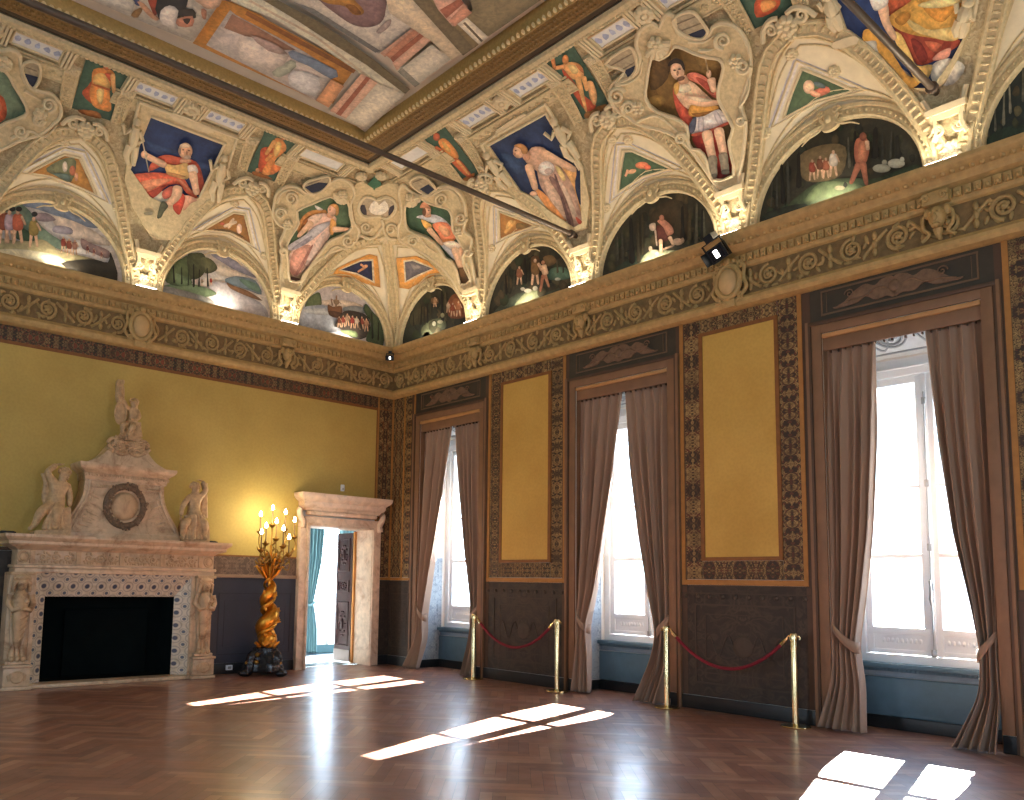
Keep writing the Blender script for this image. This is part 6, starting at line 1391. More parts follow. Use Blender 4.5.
for xa in (-6.17, -3.935): b = MB(); b.bev((xa, -.315, .05), (xa+.055, -.02, 1.54), .006); F_(b, 'inner_jamb', FM)
b = MB()   # splayed tiled cheeks and head
o_ = [(-6.13, .055), (-6.13, 1.535), (-3.92, 1.535), (-3.92, .055)]; i_ = [(-5.95, .055), (-5.95, 1.215), (-4.125, 1.215), (-4.125, .055)]
vs = [V((x, -.30, zz)) for x, zz in o_]+[V((x, -.13, zz)) for x, zz in i_]; b.add(vs, [(0, 1, 5, 4), (1, 2, 6, 5), (2, 3, 7, 6)]); 
F_(b, 'tile_surround', tiles(), fix=False)
b = MB(); b.add([(-5.95, -.13, .05), (-4.125, -.13, .05), (-4.125, -.13, 1.215), (-5.95, -.13, 1.215), (-5.9, .40, .05), (-4.17, .40, .05), (-4.17, .40, 1.2), (-5.9, .40, 1.2)], [(4, 5, 6, 7), (0, 4, 7, 3), (1, 2, 6, 5), (3, 7, 6, 2), (0, 1, 5, 4)])
b.bev((-5.55, .30, .06), (-4.35, .36, 1.02), .01); F_(b, 'firebox', simple('sooty_dark_green', lin((9, 17, 18)), .9, 0, .2, 4, spec=.1), fix=False)
PLX = ((-6.47, -6.14), (-3.91, -3.57))
for x0, x1 in PLX:
    c = (x0+x1)/2
    b = MB(); b.bev((x0-.02, -.46, 0), (x1+.02, -.02, .05), .012); b.bev((x0, -.44, .05), (x1, -.02, .29), .012); b.bev((x0-.02, -.46, .29), (x1+.02, -.02, .33), .012); b.bev((x0+.02, -.42, .33), (x1-.02, -.02, .38), .012); F_(b, 'plinth', FM)
    b = MB(); b.lathe([(.001, 0), (.075, .0), (.085, .015), (.07, .028), (.03, .02), (0, .03)], (c, -.44, .17), 14, 0, Matrix.Rotation(PI/2, 3, 'X'))
    for sg in (1, -1): b.tube([(c+sg*(.06+.05*t), -.445, .17+.05*math.sin(7*t)) for t in [q/8 for q in range(9)]], .013, 6)
    F_(b, 'plinth_relief', FR)
    b = MB(); b.bev((x0+.02, -.30, .36), (x1-.02, -.02, 1.54), .01); b.prism([(-.14, 1.53), (.14, 1.53), (.11, .9), (.075, .5), (-.075, .5), (-.11, .9)], (c, -.30, 0), (1, 0, 0), (0, 0, 1), (0, -.05, 0)); F_(b, 'pilaster', FM)
    b = MB()   # herm: lion paws, tapering scaled sheath, bust
    for q in (-.07, 0, .07): b.blob((c+q, -.39, .40), (.04, .06, .045)); b.tube([(c+q, -.37, .40), (c+q*.9, -.36, .50), (c+q*.7, -.35, .58)], [.036, .033, .026], 8)
    b.tube([(c, -.34, .55), (c, -.36, .72), (c, -.37, .92), (c, -.37, 1.02)], [.055, .08, .105, .11], 14, flat=.8)
    for k in range(5):
        z = .95-.07*k; b.tube([(c-.10+.012*k, -.40, z+.02), (c, -.455+.012*k, z-.03), (c+.10-.012*k, -.40, z+.02)], .016, 6)
    b.tube([(c, -.36, 1.0), (c, -.38, 1.08), (c, -.385, 1.18), (c, -.37, 1.26), (c, -.37, 1.31)], [.105, .12, .135, .10, .05], 14, flat=.75)
    for sg in (1, -1):
        b.tube([(c+sg*.12, -.37, 1.24), (c+sg*.15, -.38, 1.12), (c+sg*.10, -.45, 1.04), (c+sg*.02, -.47, 1.07)], [.05, .045, .038, .03], 8); b.blob((c+sg*.05, -.465, 1.16), .04)
        b.tube([(c+sg*.02, -.40, 1.45), (c+sg*.09, -.40, 1.40), (c+sg*.10, -.38, 1.28)], [.03, .035, .02], 7); b.blob((c+sg*.024, -.455, 1.395), .012)
    b.blob((c, -.39, 1.38), (.068, .075, .09), 12, 8); b.blob((c, -.465, 1.37), (.014, .02, .026)); b.blob((c, -.445, 1.33), (.03, .02, .012)); b.blob((c, -.38, 1.47), (.10, .08, .05))
    for k in range(7): b.blob((c+.09*math.cos(k*PI/6), -.40, 1.455+.05*math.sin(k*PI/6)), .028, 6, 4)
    b.bev((c-.15, -.42, 1.50), (c+.15, -.1, 1.545), .01); F_(b, 'herm_figure', FR, 60)
b = MB()   # architrave, frieze, corona
b.bev((-6.40, -.36, 1.535), (-3.60, -.02, 1.60), .01); b.bev((-6.42, -.385, 1.60), (-3.58, -.02, 1.645), .012); b.bev((-6.38, -.36, 1.645), (-3.62, -.02, 1.85), .006)
pr = [(-.0, 1.84), (-.37, 1.84), (-.40, 1.86), (-.42, 1.875), (-.50, 1.90), (-.52, 1.92), (-.52, 1.955), (-.56, 1.985), (-.58, 2.01), (-.58, 2.045), (-.0, 2.05)]
def mitred(b, prof, x0, x1, grow=True):
    """moulding with returns: profile (y, z), its projection added to both ends"""
    L_, R__ = [], []; n = len(prof); y0 = -.37
    for y, z in prof: e_ = max(0, -y+y0); L_.append(V((x0-e_, y, z))); R__.append(V((x1+e_, y, z)))
    b.add(L_+R__, [(k, k+1, n+k+1, n+k) for k in range(n-1)])
    for sgn, E in ((-1, L_), (1, R__)):
        bk = [V((p.x, -.01, p.z)) for p in E]; b.add(E+bk, [(k, k+1, n+k+1, n+k) for k in range(n-1)])
mitred(b, pr, -6.38, -3.64); F_(b, 'mantel', FM, 30)
b = MB()   # carved frieze
rng = random.Random(4)
for k in range(5): x = -6.20+k*.59; b.bev((x-.035, -.385, 1.66), (x+.035, -.35, 1.84), .008)
for k in range(4):
    xa = -6.20+k*.59+.06; w_ = .47
    for q in range(3):
        x = xa+w_*(q+.5)/3; sp = 1 if q % 2 else -1
        b.tube([(x+(.06*(1-t))*math.cos(9*t), -.375, 1.75+sp*(.055*(1-t))*math.sin(9*t)) for t in [j/16 for j in range(17)]], .013, 6)
        for j in range(6): an = rng.uniform(0, 6.28); b.blob((x+.085*math.cos(an), -.372, 1.75+.065*math.sin(an)), (.024, .018, .016), 6, 4, 0, Matrix.Rotation(an, 3, 'Y'))
        for j in range(4): b.blob((x-.05+j*.035, -.372, 1.69), (.011, .014, .024), 6, 4)
for x in (-6.31, -3.71): b.blob((x, -.37, 1.75), (.055, .02, .06)); b.tube([(x+.07*math.cos(a*PI/8), -.37, 1.75+.075*math.sin(a*PI/8)) for a in range(16)], .012, 6, 0, True)
F_(b, 'frieze_carving', FR)
# overmantel
OC = -5.01
b = MB(); side = [(.84, 2.05), (.83, 2.16), (.78, 2.26), (.70, 2.38), (.62, 2.52), (.575, 2.66), (.565, 2.80), (.565, 2.84)]
pl = [(x, z) for x, z in sm(side, 3, False)]; poly = [(-x, z) for x, z in pl]+[(x, z) for x, z in pl[::-1]]
b.prism(poly, (OC, -.02, 0), (1, 0, 0), (0, 0, 1), (0, -.30, 0)); b.bev((OC-.85, -.34, 2.05), (OC+.85, -.02, 2.13), .01)
F_(b, 'overmantel_body', FM, 50)
b = MB()
for sg in (1, -1): b.tube([(OC+sg*(x-.06), -.335, z) for x, z in sm(side[1:], 4, False)], .022, 6); b.tube([(OC+sg*(x-.13), -.33, z) for x, z in sm([(a, c if c < 2.75 else 2.70) for a, c in side[1:]], 4, False)], .010, 6)
b.tube([(OC-.5, -.335, 2.75), (OC+.5, -.335, 2.75)], .020, 6)
for k in range(30): b.blob((OC-.5+k/29, -.345, 2.75), (.010, .02, .024), 6, 4)
for sg in (1, -1):
    for k in range(4): b.tube([(OC+sg*(.36+.03*k), -.33, 2.58-.10*k), (OC+sg*(.50+.03*k), -.335, 2.64-.10*k)], [.012, .02], 6); b.tube([(OC+sg*(.36+.04*k), -.33, 2.34-.05*k), (OC+sg*(.52+.03*k), -.335, 2.40-.06*k)], [.01, .018], 6)
F_(b, 'overmantel_carving', FM)
b = MB(); pr2 = [(-.0, 2.83), (-.36, 2.83), (-.38, 2.87), (-.38, 2.92), (-.41, 2.95), (-.46, 2.985), (-.48, 3.02), (-.48, 3.055), (-.0, 3.06)]
mitred(b, pr2, OC-.58, OC+.58); F_(b, 'overmantel_cornice', FM, 30)
b = MB()
for k in range(34): b.blob((OC-.60+k*1.2/33, -.39, 2.90), (.012, .015, .026), 6, 4)
F_(b, 'dentil_row', FM)
b = MB(); og = sm([(.60, 3.06), (.52, 3.09), (.42, 3.14), (.34, 3.21), (.27, 3.30), (.22, 3.36), (.20, 3.40)], 3, False); poly = [(-x, z) for x, z in og]+[(x, z) for x, z in og[::-1]]
b.prism(poly, (OC, -.03, 0), (1, 0, 0), (0, 0, 1), (0, -.33, 0)); F_(b, 'ogee_cap', FM, 50)
b = MB(); b.bev((OC-.22, -.36, 3.22), (OC+.22, -.06, 3.44), .05)
for sg in (1, -1):
    b.tube([(OC+sg*(.20+.09*(1-t)*math.cos(8*t)), -.33, 3.36+.09*(1-t)*math.sin(8*t)) for t in [j/20 for j in range(21)]], .03, 7); b.tube([(OC+sg*x, -.37, z) for x, z in sm([(.02, 3.25), (.12, 3.22), (.22, 3.27), (.30, 3.33)], 4, False)], .03, 7)
    for k in range(4): b.tube([(OC+sg*.02, -.37, 3.24+.05*k), (OC+sg*(.10+.02*k), -.39, 3.30+.03*k), (OC+sg*(.18), -.37, 3.28+.04*k)], .022, 6)
rng = random.Random(21)
for k in range(46):
    x_ = rng.uniform(-.25, .25); z_ = rng.uniform(3.22, 3.44); a_ = rng.uniform(0, 3.1); b.tube([(OC+x_, -.36, z_), (OC+x_+.04*math.cos(a_), -.39, z_+.03*math.sin(a_)), (OC+x_+.08*math.cos(a_+.4), -.37, z_+.05*math.sin(a_+.5))], [.018, .022, .008], 6)
b.bev((OC-.17, -.36, 3.44), (OC+.20, -.05, 3.485), .015); F_(b, 'carved_pedestal', FR, 60)
b = MB(); N = 40
b.tube([(OC+.265*math.cos(2*PI*k/N), -.34, 2.50+.275*math.sin(2*PI*k/N)) for k in range(N)], .045, 8, 0, True); rng = random.Random(8)
for k in range(70): a = 2*PI*k/70; r = .265+rng.uniform(-.04, .04); b.blob((OC+r*math.cos(a), -.375+rng.uniform(-.01, .01), 2.50+r*1.04*math.sin(a)), (.032, .018, .020), 6, 4, 0, Matrix.Rotation(-a+rng.uniform(-.6, .6), 3, 'Y'))
F_(b, 'laurel_wreath', simple('dark_weathered_wreath', lin((116, 92, 70)), .6, 0, .4, 25, .3, 40))
b = MB(); b.lathe([(.0, .055), (.09, .05), (.15, .035), (.19, .012), (.20, .0)], (OC, -.32, 2.50), 28, 0, Matrix.Rotation(PI/2, 3, 'X'), cap=False); F_(b, 'oval_boss', M['marble_rel'])

for o in fp.children:
    if o.name.split('.')[0] in ('overmantel_body', 'overmantel_carving', 'overmantel_cornice', 'dentil_row', 'ogee_cap', 'carved_pedestal', 'laurel_wreath', 'oval_boss'):
        for v in o.data.vertices: v.co.z = 2.05+(v.co.z-2.05)*1.04
# ---------------------------------------------------------------- statues
def skinbody(name, J, E, mat, parent, root='pelvis', lev=2):
    names = list(J); me = bpy.data.meshes.new(name); me.from_pydata([J[k][0] for k in names], [(names.index(a), names.index(b_)) for a, b_ in E], [])
    o = bpy.data.objects.new(name, me); COL.objects.link(o); me.materials.append(mat)
    s = o.modifiers.new('skin', 'SKIN'); s.use_smooth_shade = True
    for i, k in enumerate(names):
        r = J[k][1]; d = me.skin_vertices[0].data[i]; d.radius = (r, r) if not hasattr(r, '__len__') else r; d.use_root = (k == root)
    m = o.modifiers.new('sub', 'SUBSURF'); m.levels = lev; m.render_levels = lev
    return attach(o, parent)
def pj(zc, y): return lambda x, yy, dy=0: on_plane(*zc((x, yy))[0], 1, y+dy)
def head_bits(b, c, r, look):
    """nose, brow, mouth, ears and eyes for a small head"""
    c = V(c); L = V(look).normalized(); S = L.cross(UP).normalized(); U2 = S.cross(L)
    b.blob(c+L*r*.98-U2*r*.05, r*.17, 6, 5); b.blob(c+L*r*.92-U2*r*.42, (r*.26, r*.2, r*.1), 6, 5); b.blob(c+L*r*.82-U2*r*.72, r*.22, 6, 5)
    for s in (1, -1): b.blob(c+S*s*r*.95, (r*.15, r*.2, r*.26), 6, 5); b.blob(c+L*r*.84+S*s*r*.36+U2*r*.12, r*.13, 6, 5)
def hand(b, w, d, side, r):
    """small hand: palm, four bent fingers of unequal length, thumb from the side"""
    w, d = V(w), V(d).normalized(); s = V(side).normalized(); n = d.cross(s)
    b.tube([w, w+d*r*1.6], [r*.75, r*.95], 8, flat=.55, nrm=n)
    for k, ln in enumerate((1.25, 1.5, 1.4, 1.05)):
        o = w+d*r*1.6+s*r*(.66-.44*k); b.tube([o, o+d*r*ln*.55, o+d*r*ln*.9-n*r*.35], [r*.24, r*.22, r*.16], 6)
    o = w+d*r*.5+s*r*.7; b.tube([o, o+d*r*.5+s*r*.5, o+d*r*1.0+s*r*.62], [r*.28, r*.25, r*.18], 6)
SM_ = simple('warm_statue_marble', lin((190, 158, 118)), .5, 0, .28, 16, .25, 45)
# left: seated man, arm over the head
zc = Z(20, 450, 8.889); P = pj(zc, -.33)
st = empty('statue', P(300, 715), 'marble statue of a seated man leaning with one arm over his head, left on mantel', 'statue', 'statues on the fireplace')
J = {'pelvis': (P(315, 470), .105), 'belly': (P(325, 400), .10), 'chest': (P(345, 330, -.02), .115), 'neck': (P(375, 275, -.02), .05), 'head': (P(400, 215, -.03), .075), 'crown': (P(408, 190, -.03), .06),
 'shl': (P(295, 295, -.02), .06), 'ell': (P(240, 190, -.05), .05), 'hal': (P(330, 128, -.03), .035), 'shr': (P(425, 325, -.02), .058), 'elr': (P(442, 425, -.01), .046), 'har': (P(436, 505, -.05), .034),
 'hipl': (P(275, 490, -.04), .085), 'knl': (P(180, 555, -.12), .07), 'anl': (P(125, 672, -.08), .04), 'tol': (P(75, 706, -.13), .026), 'hipr': (P(345, 500, -.05), .08), 'knr': (P(325, 560, -.16), .068), 'anr': (P(325, 672, -.10), .04), 'tor': (P(300, 700, -.16), .026)}
E = [('pelvis', 'belly'), ('belly', 'chest'), ('chest', 'neck'), ('neck', 'head'), ('head', 'crown'), ('chest', 'shl'), ('shl', 'ell'), ('ell', 'hal'), ('chest', 'shr'), ('shr', 'elr'), ('elr', 'har'), ('pelvis', 'hipl'), ('hipl', 'knl'), ('knl', 'anl'), ('anl', 'tol'), ('pelvis', 'hipr'), ('hipr', 'knr'), ('knr', 'anr'), ('anr', 'tor')]
skinbody('body', J, E, SM_, st)
b = MB(); head_bits(b, J['head'][0], .075, (.5, -.8, -.25)); hand(b, J['hal'][0], (1, 0, .1), (0, -1, 0), .032); hand(b, J['har'][0], (.1, -.1, -1), (0, -1, 0), .032); attach(b.build('face_and_hands', SM_), st)
b = MB(); hc = J['head'][0]
for k in range(16): a = k*2.4; h = .35+.6*(k/16); b.blob(hc+V((.075*math.cos(a)*math.sqrt(1-h*h), .02+.07*math.sin(a)*math.sqrt(1-h*h), .085*h)), .028, 6, 5)
attach(b.build('hair', SM_), st)
b = MB()
for k in range(5): b.tube([P(*p_, .05) for p_ in sm([(255-k*12, 205), (225-k*4+k*9, 330), (215+k*12, 430), (240+k*16, 500)], 5, False)], .034, 7)
for k in range(5): b.tube([P(*p_, -.10) for p_ in sm([(270+k*26, 500), (265+k*24, 570), (235+k*32, 640), (215+k*45, 705)], 5, False)], .036, 7)
attach(b.build('drapery', SM_, angle=80), st)
b = MB(); q0, q1 = P(110, 690), P(425, 690); b.prism(sm([(q0.x, 2.052), (q0.x+.02, 2.10), (q0.x+.2, 2.14), (q0.x+.26, 2.36), (q0.x+.42, 2.44), (q1.x, 2.36), (q1.x+.01, 2.052)], 3, False), (0, -.18, 0), (1, 0, 0), (0, 0, 1), (0, -.26, 0)); attach(b.build('rock_seat', SM_), st)
# right: seated woman, hand raised to the head
zc = Z(165, 465, 9.41); P = pj(zc, -.33)
st = empty('statue', P(280, 705), 'marble statue of a seated woman with raised hand, right on mantel', 'statue', 'statues on the fireplace')
J = {'pelvis': (P(275, 490), .10), 'belly': (P(270, 420), .085), 'chest': (P(275, 340, -.02), .10), 'neck': (P(282, 270, -.02), .042), 'head': (P(288, 215, -.03), .066), 'crown': (P(285, 190, -.02), .055),
 'shl': (P(225, 305, -.02), .052), 'ell': (P(162, 390, -.04), .042), 'hal': (P(150, 480, -.07), .03), 'shr': (P(332, 300, -.02), .052), 'elr': (P(392, 232, -.05), .042), 'har': (P(352, 150, -.03), .03),
 'hipl': (P(230, 520, -.05), .08), 'knl': (P(182, 545, -.17), .066), 'anl': (P(165, 672, -.11), .038), 'tol': (P(160, 698, -.17), .025), 'hipr': (P(325, 520, -.05), .08), 'knr': (P(378, 545, -.16), .066), 'anr': (P(372, 672, -.10), .038), 'tor': (P(395, 698, -.16), .025)}
skinbody('body', J, E, SM_, st)
b = MB(); head_bits(b, J['head'][0], .066, (-.1, -1, -.2)); hand(b, J['hal'][0], (-.1, -.1, -1), (0, -1, 0), .028); hand(b, J['har'][0], (-1, 0, .2), (0, -1, 0), .028); attach(b.build('face_and_hands', SM_), st)
b = MB(); hc = J['head'][0]
for k in range(18): a = k*2.4; h = .2+.78*(k/18); b.blob(hc+V((.07*math.cos(a)*math.sqrt(1-h*h), .025+.06*math.sin(a)*math.sqrt(1-h*h), .078*h)), .027, 6, 5)
attach(b.build('hair', SM_), st)
b = MB()
for k in range(5): b.tube([P(*p_, .03) for p_ in sm([(385-k*8, 170), (365+k*4, 290), (350+k*8, 400), (330+k*14, 500)], 5, False)], .03, 7)
for k in range(7): b.tube([P(*p_, -.14+.02*abs(k-3)) for p_ in sm([(195+k*26, 470), (200+k*28, 540), (180+k*30, 600 if k in (2, 3, 4) else 620), (160+k*36, 700)], 5, False)], .034, 7)
b.tube([P(*p_, -.12) for p_ in sm([(200, 480), (215, 580), (270, 625), (320, 560), (340, 480)], 5, False)], .03, 7)
attach(b.build('drapery', SM_, angle=80), st)
b = MB(); q0, q1 = P(150, 690), P(400, 690); b.prism(sm([(q0.x, 2.052), (q0.x+.02, 2.30), (q0.x+.1, 2.42), (q1.x-.1, 2.42), (q1.x-.02, 2.30), (q1.x, 2.052)], 3, False), (0, -.16, 0), (1, 0, 0), (0, 0, 1), (0, -.26, 0)); attach(b.build('rock_seat', SM_), st)
# top: seated child with a horn of plenty and a shield
zc = Z(90, 370, 8); P = pj(zc, -.26)
st = empty('statue', P(315, 545), 'small marble putto with tall horn and shield on top of the overmantel', 'statue', 'statues on the fireplace')
J = {'pelvis': (P(330, 440), .075), 'belly': (P(340, 395), .08), 'chest': (P(350, 340, -.02), .085), 'neck': (P(354, 300, -.02), .035), 'head': (P(356, 268, -.03), .062), 'crown': (P(354, 250, -.02), .05),
 'shl': (P(318, 320, -.02), .038), 'ell': (P(288, 290, -.05), .034), 'hal': (P(268, 235, -.04), .026), 'shr': (P(385, 330, -.02), .038), 'elr': (P(396, 380, -.07), .034), 'har': (P(360, 405, -.11), .026),
 'hipl': (P(305, 440, -.05), .06), 'knl': (P(262, 435, -.14), .05), 'anl': (P(258, 505, -.10), .03), 'tol': (P(245, 522, -.15), .02), 'hipr': (P(345, 450, -.05), .06), 'knr': (P(345, 450, -.17), .05), 'anr': (P(312, 500, -.13), .03), 'tor': (P(300, 518, -.18), .02)}
skinbody('body', J, E, SM_, st)
b = MB(); head_bits(b, J['head'][0], .060, (0, -1, -.25)); hand(b, J['hal'][0], (-.3, 0, 1), (0, -1, 0), .024); hand(b, J['har'][0], (-1, -.3, 0), (0, 0, 1), .024); attach(b.build('face_and_hands', SM_), st)
b = MB(); b.tube([P(*p_, .0) for p_ in sm([(275, 270), (250, 260), (238, 220), (240, 160), (236, 110), (240, 80)], 4, False)], [.03+.035*math.sin(PI*k/20)**.7 for k in range(21)], 9); rng = random.Random(2)
for k in range(16): b.blob(P(240+rng.uniform(-22, 26), 90+k*10, -.05), .026, 6, 5)
attach(b.build('horn', SM_), st)
b = MB(); c0 = P(242, 345, -.05); b.blob(c0, (.085, .03, .17), 14, 8); b.tube([c0+V((.08*math.cos(a*PI/10), -.02, .165*math.sin(a*PI/10))) for a in range(20)], .014, 6, 0, True); attach(b.build('shield', SM_), st)
b = MB()
for k in range(5): b.tube([P(*p_, -.09) for p_ in sm([(330+k*16, 420), (355+k*10, 470), (350+k*14, 535)], 5, False)], .028, 7)
for k in range(8): b.blob(hc if False else J['head'][0]+V((.055*math.cos(k*.8), .02, .04+.03*math.sin(k*.8))), .022, 6, 5)
attach(b.build('drapery', SM_, angle=80), st)
b = MB(); q0, q1 = P(215, 540), P(410, 540); b.prism([(q0.x, 3.488), (q1.x, 3.488), (q1.x-.05, 3.56), (q1.x-.12, 3.66), (q0.x+.12, 3.66), (q0.x+.03, 3.53)], (0, -.12, 0), (1, 0, 0), (0, 0, 1), (0, -.24, 0)); attach(b.build('rock_seat', SM_), st)
# ---------------------------------------------------------------- gilded candelabrum
CX_, CY_ = -2.74, -.52
cd = empty('candelabrum', (CX_, CY_, 0), 'gilded dolphin candelabrum with lit candles on black clawed base beside the doorway', 'candelabrum')
C_ = lambda x, y, z: V((CX_+x, CY_+y, z))
b = MB(); tri_ = lambda r, z, a0=-PI/2: [C_(r*math.cos(a0+k*2*PI/3), r*.8*math.sin(a0+k*2*PI/3), z) for k in range(3)]
def trunk(b, levels):
    vs = []; n = 18
    for r, z, sharp in levels:
        for k in range(n):
            a = 2*PI*k/n; rr = r*(1+sharp*math.cos(3*(a+PI/2))); vs.append(C_(rr*math.cos(a), .85*rr*math.sin(a), z))
    b.add(vs, [(i*n+k, i*n+(k+1) % n, (i+1)*n+(k+1) % n, (i+1)*n+k) for i in range(len(levels)-1) for k in range(n)]+[tuple(range(n)), tuple((len(levels)-1)*n+k for k in range(n))])
trunk(b, [(.22, .05, .25), (.29, .08, .3), (.30, .14, .3), (.27, .22, .28), (.225, .32, .22), (.20, .37, .18), (.20, .39, .15), (.20, .43, .15), (.16, .45, .1)])
attach(b.build('base_body', M['ebony']), cd)
for k in range(3):
    a = -PI/2+k*2*PI/3+.35; b = MB(); dx, dy = math.cos(a), math.sin(a)*.85
    b.tube([C_(dx*r, dy*r, z) for r, z in sm([(.17, .36), (.24, .28), (.25, .18), (.28, .09), (.34, .05), (.37, .07)], 4, False)], [.07, .075, .08, .085, .085, .08, .08, .08, .085, .09, .09, .085, .08, .075, .07, .07, .07, .065, .06, .06, .05], 10); b.blob(C_(dx*.35, dy*.35, .055), (.10, .085, .055), 12, 7); attach(b.build('foot', M['ebony']), cd)
b = MB()
for k in range(3):
    a = -PI/2+k*2*PI/3; a2 = a+.35
    for (aa, r, z, q) in ((a+.9, .205, .33, .038), (a+.9, .225, .22, .042), (a2, .285, .30, .034), (a2, .31, .20, .036)): b = MB(); b.blob(C_(r*math.cos(aa), .85*r*math.sin(aa), z), q, 8, 6); attach(b.build('gilt_boss', M['gold_dk']), cd)
G = M['gold']
b = MB(); N = 72; pts = []; rr = []
for k in range(N+1):   # dolphin: head down, body twisting upward
    t = k/N; an = -.6+t*2.35*2*PI; R = .088*(1-.5*t)*min(1, t*5+.1); z = .50+1.02*t**.92
    pts.append(C_(R*math.cos(an), R*math.sin(an), z)); rr.append((.098*(1-t)**.6*min(1, .75+t*2)+.034) if t > .05 else .09+.4*t)
b.tube(pts, rr, 12); b.blob(C_(-.03, -.07, .56), (.15, .15, .13), 14, 9); b.tube([C_(-.06, -.15, .58), C_(-.14, -.22, .53), C_(-.20, -.24, .49)], [.08, .06, .03], 9); b.tube([C_(-.02, -.16, .50), C_(-.08, -.21, .47)], [.06, .03], 8)
b.blob(C_(.03, -.19, .63), .028); b.blob(C_(-.12, -.15, .64), .028)
attach(b.build('dolphin', G, angle=70), cd)
b = MB(); b.tube([C_((.12-.05*k/60)*math.cos(2.4+k/60*2.35*2*PI), (.12-.05*k/60)*math.sin(2.4+k/60*2.35*2*PI), .60+.95*k/60) for k in range(61)], [.042-.022*k/60 for k in range(61)], 9); attach(b.build('twisted_tail', G, angle=70), cd)
b = MB(); rng = random.Random(6)
for k in range(26): a = rng.uniform(0, 6.28); r = rng.uniform(.05, .22); z = 1.72+rng.uniform(-.05, .30)*(r/.22); p_ = C_(r*math.cos(a), r*math.sin(a), z); b.tube([C_(0, 0, 1.70), C_(r*.6*math.cos(a), r*.6*math.sin(a), z-.03), p_, p_+V((.03*math.cos(a), .03*math.sin(a), .05))], [.006, .008, .022, .004], 6)
attach(b.build('gilt_foliage', M['gold_dk'], angle=70), cd)
b = MB()
for k in range(6): a = k*PI/3; b.tube([C_(.05*math.cos(a), .05*math.sin(a), .46), C_(.15*math.cos(a), .13*math.sin(a), .47), C_(.22*math.cos(a+.2), .19*math.sin(a+.2), .50+.03*(k % 2))], [.04, .035, .012], 7)
attach(b.build('sea_foam', G, angle=70), cd)
for (x, y, z, dx, dz) in ((.13, -.1, .98, .10, .07), (.10, -.12, .80, .14, .09), (-.10, -.05, 1.27, -.10, .06), (.08, -.08, 1.22, .07, .08), (-.11, -.08, 1.02, -.06, .05)):
    b = MB()
    for q in range(3): b.tube([C_(x*.6, y*.6, z), C_(x*.7+dx*.4, y*.7-.02, z+dz*.4+.015*q), C_(x*.7+dx*(.75-.12*q), y*.7-.02, z+dz*(.4+.4*q))], [.022, .018, .006], 6)
    attach(b.build('fin', G, angle=70), cd)
b = MB(); b.tube([C_(0, 0, .5), C_(.02, 0, 1.0), C_(0, 0, 1.5), C_(0, 0, 2.05)], [.04, .035, .03, .018], 9)
for ring_, n, z0, r1, z1 in ((0, 7, 1.50, .22, 1.74), (1, 6, 1.55, .17, 1.86), (2, 5, 1.60, .10, 1.95)):
    for k in range(n):
        a = 2*PI*k/n+ring_*.5; c_, s_ = math.cos(a), math.sin(a)
        b.tube([C_(.03*c_, .03*s_, z0), C_(r1*.6*c_, r1*.6*s_, z0+(z1-z0)*.45), C_(r1*.95*c_, r1*.95*s_, z1-.03), C_(r1*1.15*c_, r1*1.15*s_, z1-.04)], [.025, .05, .035, .008], 7, flat=.45)
attach(b.build('leaf_crown', G, angle=70), cd)
CTUBE = simple('candle_tube', lin((120, 92, 50)), .5)
flame = emis('candle_bulb', (1, .86, .52), 26.)
FL = [((197, 185), .16), ((310, 125), .22), ((430, 165), .18), ((515, 238), .06), ((345, 252), .02), ((248, 292), -.10), ((205, 352), -.16), ((410, 320), -.20), ((463, 402), -.14)]
zf = Z(240, 495, 9.41)
for (px, dy) in FL:
    f = on_plane(*zf(px)[0], 1, CY_+dy); rel = f-C_(0, 0, 0); hor = V((rel.x, rel.y, 0)); zt = f.z; z0 = zt-.30
    b = MB(); st_ = C_(hor.x*.1, hor.y*.1, 1.72); b.tube(sm([tuple(st_), tuple(C_(hor.x*.5, hor.y*.5, 1.70+(z0-1.8)*.25)), tuple(C_(hor.x*.98, hor.y*.98, z0-.22)), tuple(C_(hor.x*1.08, hor.y*1.08, z0-.10)), tuple(C_(hor.x, hor.y, z0))], 5, False), .010, 7)
    for q in range(3): t = .3+.25*q; p_ = C_(hor.x*t*1.05, hor.y*t*1.05, 1.72+(z0-1.85)*t*.8); b.tube([p_, p_+V((.05, -.02, .05)), p_+V((.02, -.03, .09))], [.016, .02, .006], 6)
    arm = attach(b.build('arm', M['gold_dk']), cd)
    b = MB(); b.lathe([(.012, -.02), (.03, -.01), (.055, .02), (.06, .03), (.03, .028), (.022, .05), (.022, .06)], (f.x, f.y, z0), 12); o = b.build('drip_cup', M['gold_dk']); o.parent = arm
    b = MB(); b.tube([(f.x, f.y, z0+.04), (f.x, f.y, zt-.02)], .012, 8); b.build('candle', CTUBE).parent = arm
    b = MB(); b.lathe([(.0, -.034), (.02, -.022), (.026, .0), (.019, .03), (.007, .058), (0, .065)], (f.x, f.y, zt), 10); b.build('flame_bulb', flame).parent = arm
l = bpy.data.lights.new('candle_glow', 'POINT'); l.energy = 10*UPL; l.color = (1, .82, .55); l.shadow_soft_size = .22; lo = bpy.data.objects.new('candle_glow', l); COL.objects.link(lo); lo.location = C_(0, -.05, 2.50); lo.parent = cd; lo.matrix_parent_inverse = Matrix.Translation(-cd.location)

